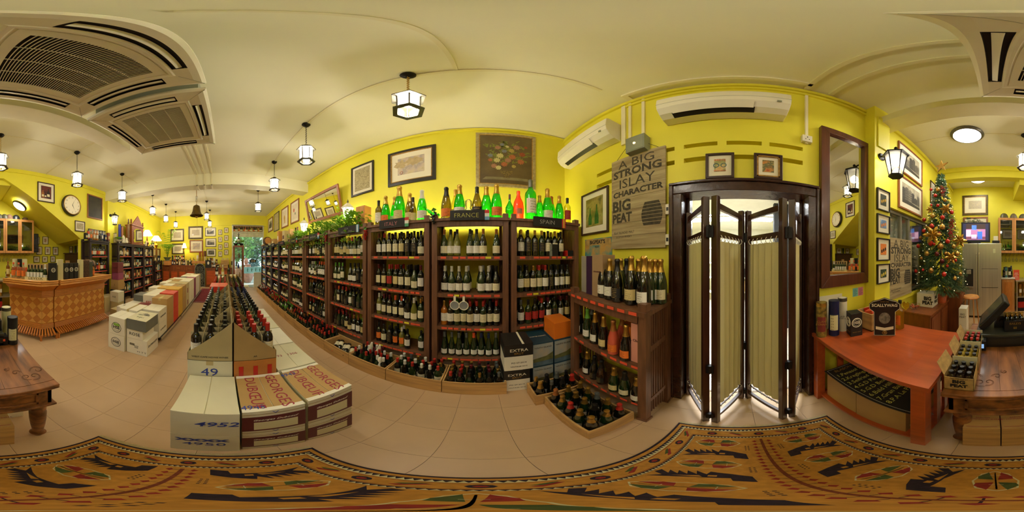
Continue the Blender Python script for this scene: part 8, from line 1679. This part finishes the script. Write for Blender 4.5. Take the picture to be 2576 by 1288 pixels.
# pictures on the west wall
for a in ((-2.95,-2.18,2.34,3.03,.07,OLV,MAPB,'framed old map behind the palm, upper'),(-2.88,-2.18,1.64,2.23,.07,OLV,MAPB,'framed old map behind the tubes, lower left pair'),(-1.94,-1.15,2.45,3.14,.08,OLV,MAPB,'framed old map with wide mount above the standing lamp pair, upper'),(-1.87,-1.15,1.74,2.40,.06,LFR,MAPA,'framed old map beside the standing lamp, lower'),
          (-1.04,-.48,2.59,3.05,.025,DBR,PHOTO,'framed town photograph, upper of the column beside the small plates'),(-1.02,-.46,2.03,2.47,.025,DBR,PHOTO,'framed town photograph, middle of the column'),(-.96,-.48,1.53,1.93,.025,DBR,artmat('dark_photo','#22281c #4a4a3a #80745a'.split(),10),'framed dark photograph, lowest of the column')):
    frame('W',*a[:5],a[5],a[6],a[7],mount=.16)
for c, (y0, y1, zz) in enumerate(((-.35,-.15,(2.93,2.55,2.15,1.79)),(-.04,.17,(3.04,2.63,2.25,1.88)))):
    for r, z in enumerate(zz): frame('W',y0,y1,z-.27,z,.018,DBR,COLP,'small framed plate, %s column, %s from the top' % (['iron panel side','doorway side'][c], ORD[r]),mount=.24)
# showcase
t = T('glass_showcase', 'tall wooden glass showcase before the garden door', 'cabinet', (-7.55,.62,0),PI/2); a, h = .235, 2.03
for sx in (-1,1):
    for sy in (-1,1): MB().box(sx*(a-.03)-.03,sy*.17-.03,0,sx*(a-.03)+.03,sy*.17+.03,h-.06).build('post', TEAK, t)
for z0, z1 in ((0,.12),(h-.08,h)): MB().box(-a-.01,-.21,z0,a+.01,.21,z1).build('showcase_board', TEAK, t, bevel=.004)
MB().box(-a+.06,-.20,.12,a-.06,-.196,h-.08).build('door_pane', GLASS, t); mb = MB(); [mb.box(-a+.05,-.17,z,a-.05,.17,z+.008) for z in (.55,.98,1.45)]; mb.build('glass_shelf', GLASS, t)
for i, (z, m, lab) in enumerate(((.99,mat('blue_vase','#2a3cb0',.15,var=0,coat=.5),'blue glass vase in the showcase'),(1.46,DARKW,'dark goblet in the showcase top'),(.56,GOLD,'gold trinket in the showcase'))): 
    g = T('vase', lab, 'vase', (-7.55,.62+.03*i,z)); MB().lathe([(.03,0),(.05,.06),(.03,.14),(.02,.18),(.03,.22)], 12).build('vase_body', m, g, smooth=True)
for i, y in enumerate((.50,.76)): g = T('hanging_plant', ['leafy plant on the showcase, cabinet side','leafy plant on the showcase, shelf side'][i], 'plant', (-7.5,y,2.031)); MB().lathe([(.05,0),(.09,.05),(.11,.10)], 12).build('bowl', BLACK, g, smooth=True); fronds(g, 30, .24, .10, .20, GREEN, .03, .8, 31+i, 8)
g = T('bottle_stand', 'large dark bottle with label in an iron cradle on the showcase', 'bottle', (-7.5,.63,2.031)); MB().lathe([(.075,.10),(.078,.28),(.05,.34),(.025,.38),(.025,.46),(.03,.47)], 14).build('glass_body', DG, g, smooth=True); MB().lathe([(.0785,.15),(.0785,.28)], 10, a0=-1, a1=1, caps=False).build('paper_label', LD['white'], g); mb = MB(); mb.torus((0,0,.1), .085, .008, 'Z', 14); [mb.bar((.1*math.cos(k*PI/2),.1*math.sin(k*PI/2),0),(.08*math.cos(k*PI/2),.08*math.sin(k*PI/2),.25), .007) for k in range(4)]; mb.box(-.01,-.06,.5,.01,.06,.52); mb.box(-.01,-.01,.47,.01,.01,.60); mb.build('iron_cradle', IRON, g)
# bottle ledge above the garden door
t = T('bottle_ledge', 'pine ledge of six compartments above the garden door', 'shelf', (WW-.05,1.22,2.84),PI/2)
MB().box(-.79,-.04,0,.79,.06,.012).build('ledge_board', PINE, t); MB().box(-.79,.05,.012,.79,.062,.30).build('back_board', mat('ledge_back','#8a5a34',.6,var=.2), t); MB().box(-.79,-.04,.288,.79,.05,.30).build('top_board', PINE, t)
for k in range(7): MB().box(-.79+k*.2613,-.04,.012,-.78+k*.2613,.05,.288).build('divider', PINE, t)
for k in range(18):
    c, q = divmod(k, 3); y = 1.22-.79+.2613*c+.055+.075*q; bottle('burgundy',[DG,GG,OLG,PINKW if k in (7,13) else PALEW][k % 4],CD[['black','gold','dark red'][k % 3]],LD['cream' if k % 3 else 'orange'],(WW-.05,y,2.853),'small bottle on the ledge over the garden door, %s from the showcase side' % ORD[k],'bottles on the door ledge',PI/2,parts=False,sc=.9)
# door stickers and mat
t = T('door_sign', 'small black sign hanging on the garden door glass', 'sign', (WW-.08,1.50,1.20),PI/2); MB().box(-.16,-.008,0,.16,0,.17).build('sign_board', BLACK, t); mb = MB(); mb.torus((-.06,-.009,.085), .035, .01, 'Y', 14); mb.torus((.06,-.009,.085), .035, .01, 'Y', 14); mb.build('white_emblems', WHITE, t)
t = T('door_sign', 'frosted band with running figures across the garden door glass', 'sign', (WW-.075,1.45,.62),PI/2); MB().box(-.46,-.002,0,.52,0,.34).build('frosted_band', glassmat('frost_film','#c8e0dc',.35), t)
for k in range(4): mb = MB(); x = -.28+.22*k; mb.bar((x,-.004,.10),(x+.03,-.004,.17), .010, 5); mb.bar((x+.05,-.004,.09),(x+.03,-.004,.17), .010, 5); mb.bar((x+.03,-.004,.17),(x+.03,-.004,.24), .014, 5); mb.bar((x-.02,-.004,.20),(x+.08,-.004,.22), .008, 5); mb.ball((x+.035,-.004,.27), .02, 8, 6); mb.build('running_figure', mat('film_green','#2c6a48',.6,var=0), t)
t = T('door_mat', 'grey mat inside the garden door', 'mat', (WW+.35,1.55,.0)); MB().box(-.22,-.35,.001,.22,.35,.02).build('mat_body', GREYM, t); t = T('door_mat', 'pale folded mat beside the grey one', 'mat', (WW+.35,.95,.0)); MB().box(-.22,-.2,.001,.22,.2,.03).build('mat_body', CARDL, t)
t = T('white_board_leaning', 'white foam board leaning beside the last wine shelf', 'board', (-7.9,1.60,0)); t.rotation_euler = (0,.1,0); MB().box(-.01,-.20,0,.01,.20,.75).build('board', WHITE, t)
# ---- garden
def bush(x, y, z, rx, rz_, n, lab, m, s=.12, nm='garden_tree', trunk=True):
    t = T(nm, lab, 'tree', (x,y,-.1)); mb = MB(); rr = random.Random(int(x*31+y*17)); 
    for i in range(n):
        u, v = rr.uniform(0,2*PI), rr.uniform(-1,1); r = rr.random()**.4; c = math.sqrt(1-v*v); p = Vector((rx*r*c*math.cos(u), rx*r*c*math.sin(u), z+.1+rz_*r*v)); a = Vector((rr.uniform(-1,1),rr.uniform(-1,1),rr.uniform(-.5,1))).normalized(); b = a.cross(Vector((rr.uniform(-1,1),rr.uniform(-1,1),rr.uniform(-1,1)))).normalized(); L_ = s*rr.uniform(.6,1.3)
        mb.add([p, p+a*L_*.5+b*L_*.3, p+a*L_, p+a*L_*.5-b*L_*.3], [(0,1,2,3)])
    mb.build('leaves', m, t)['kind'] = 'stuff'
    if trunk: mb = MB(); mb.bar((0,0,0),(0,0,z+.1), .09, 8, r2=.04); [mb.bar((0,0,z*.6),(rx*.6*math.cos(k),rx*.6*math.sin(k),z+.3*rz_), .035, 6, r2=.01) for k in (0,2,4)]; mb.build('trunk', mat('bark','#4a3a2c',.9,var=.3), t)
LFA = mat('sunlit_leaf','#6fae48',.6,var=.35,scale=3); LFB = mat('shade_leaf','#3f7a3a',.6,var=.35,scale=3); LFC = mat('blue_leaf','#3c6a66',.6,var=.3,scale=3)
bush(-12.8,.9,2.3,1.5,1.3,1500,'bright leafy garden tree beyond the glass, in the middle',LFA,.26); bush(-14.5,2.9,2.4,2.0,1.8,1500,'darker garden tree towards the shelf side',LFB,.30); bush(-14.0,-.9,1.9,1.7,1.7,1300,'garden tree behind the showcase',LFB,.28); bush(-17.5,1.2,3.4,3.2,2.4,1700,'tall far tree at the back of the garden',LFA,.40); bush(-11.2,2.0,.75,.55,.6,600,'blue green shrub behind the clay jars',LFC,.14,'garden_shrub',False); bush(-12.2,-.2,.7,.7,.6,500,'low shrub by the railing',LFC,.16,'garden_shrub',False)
TERR = mat('terracotta_jar','#b0705c',.7,var=.15)
for i, (x,y,s,lab) in enumerate(((-10.0,1.42,1.0,'tall clay jar outside the door'),(-10.1,.82,.85,'wide clay jar outside, behind the showcase'),(-10.3,1.35,.4,'small clay pot stacked behind the tall jar'))):
    t = T('clay_jar', lab, 'jar', (x,y,-.1 if i < 2 else .98)); MB().lathe([(.16*s,0),(.30*s,.25*s),(.36*s,.5*s),(.30*s,.85*s),(.16*s,1.05*s),(.18*s,1.12*s)], 20).build('jar_body', TERR, t, smooth=True); mb = MB(); mb.torus((0,0,1.11*s), .17*s, .02*s, 'Z', 18); mb.build('jar_rim', TERR, t)
t = T('plinth_block', 'grey block that carries the small clay pot', 'block', (-10.55,1.35,-.1)); MB().box(-.3,-.18,0,.42,.18,1.08).build('block', GREYM, t)
t = T('garden_railing', 'white garden railing beyond the clay jars', 'fence', (-11.0,1.2,-.1)); 
for k in range(16): MB().box(-.015,-1.8+k*.24,0,.015,-1.77+k*.24,.95).build('baluster', WHITE, t)
for z in (.1,.9): MB().box(-.02,-1.85,z,.02,1.85,z+.05).build('rail', WHITE, t)
light('SUN', 'daylight_sun', (-12,0,8), 2.2, (1,.96,.88), .05, rot=(.5,-.5,0))
o = STF.build('wine_bottle', STFM, None, smooth=True); tag(o, 'the further wine bottles in far bays, shelf backs and far floor crates', 'bottle', 'wine bottles along the north wall', 'stuff')
o = STI.build('wine_bottle', STFM, None, smooth=True); tag(o, 'the further wine bottles in the far open cartons of the island', 'bottle', 'bottles in the open island cartons', 'stuff')
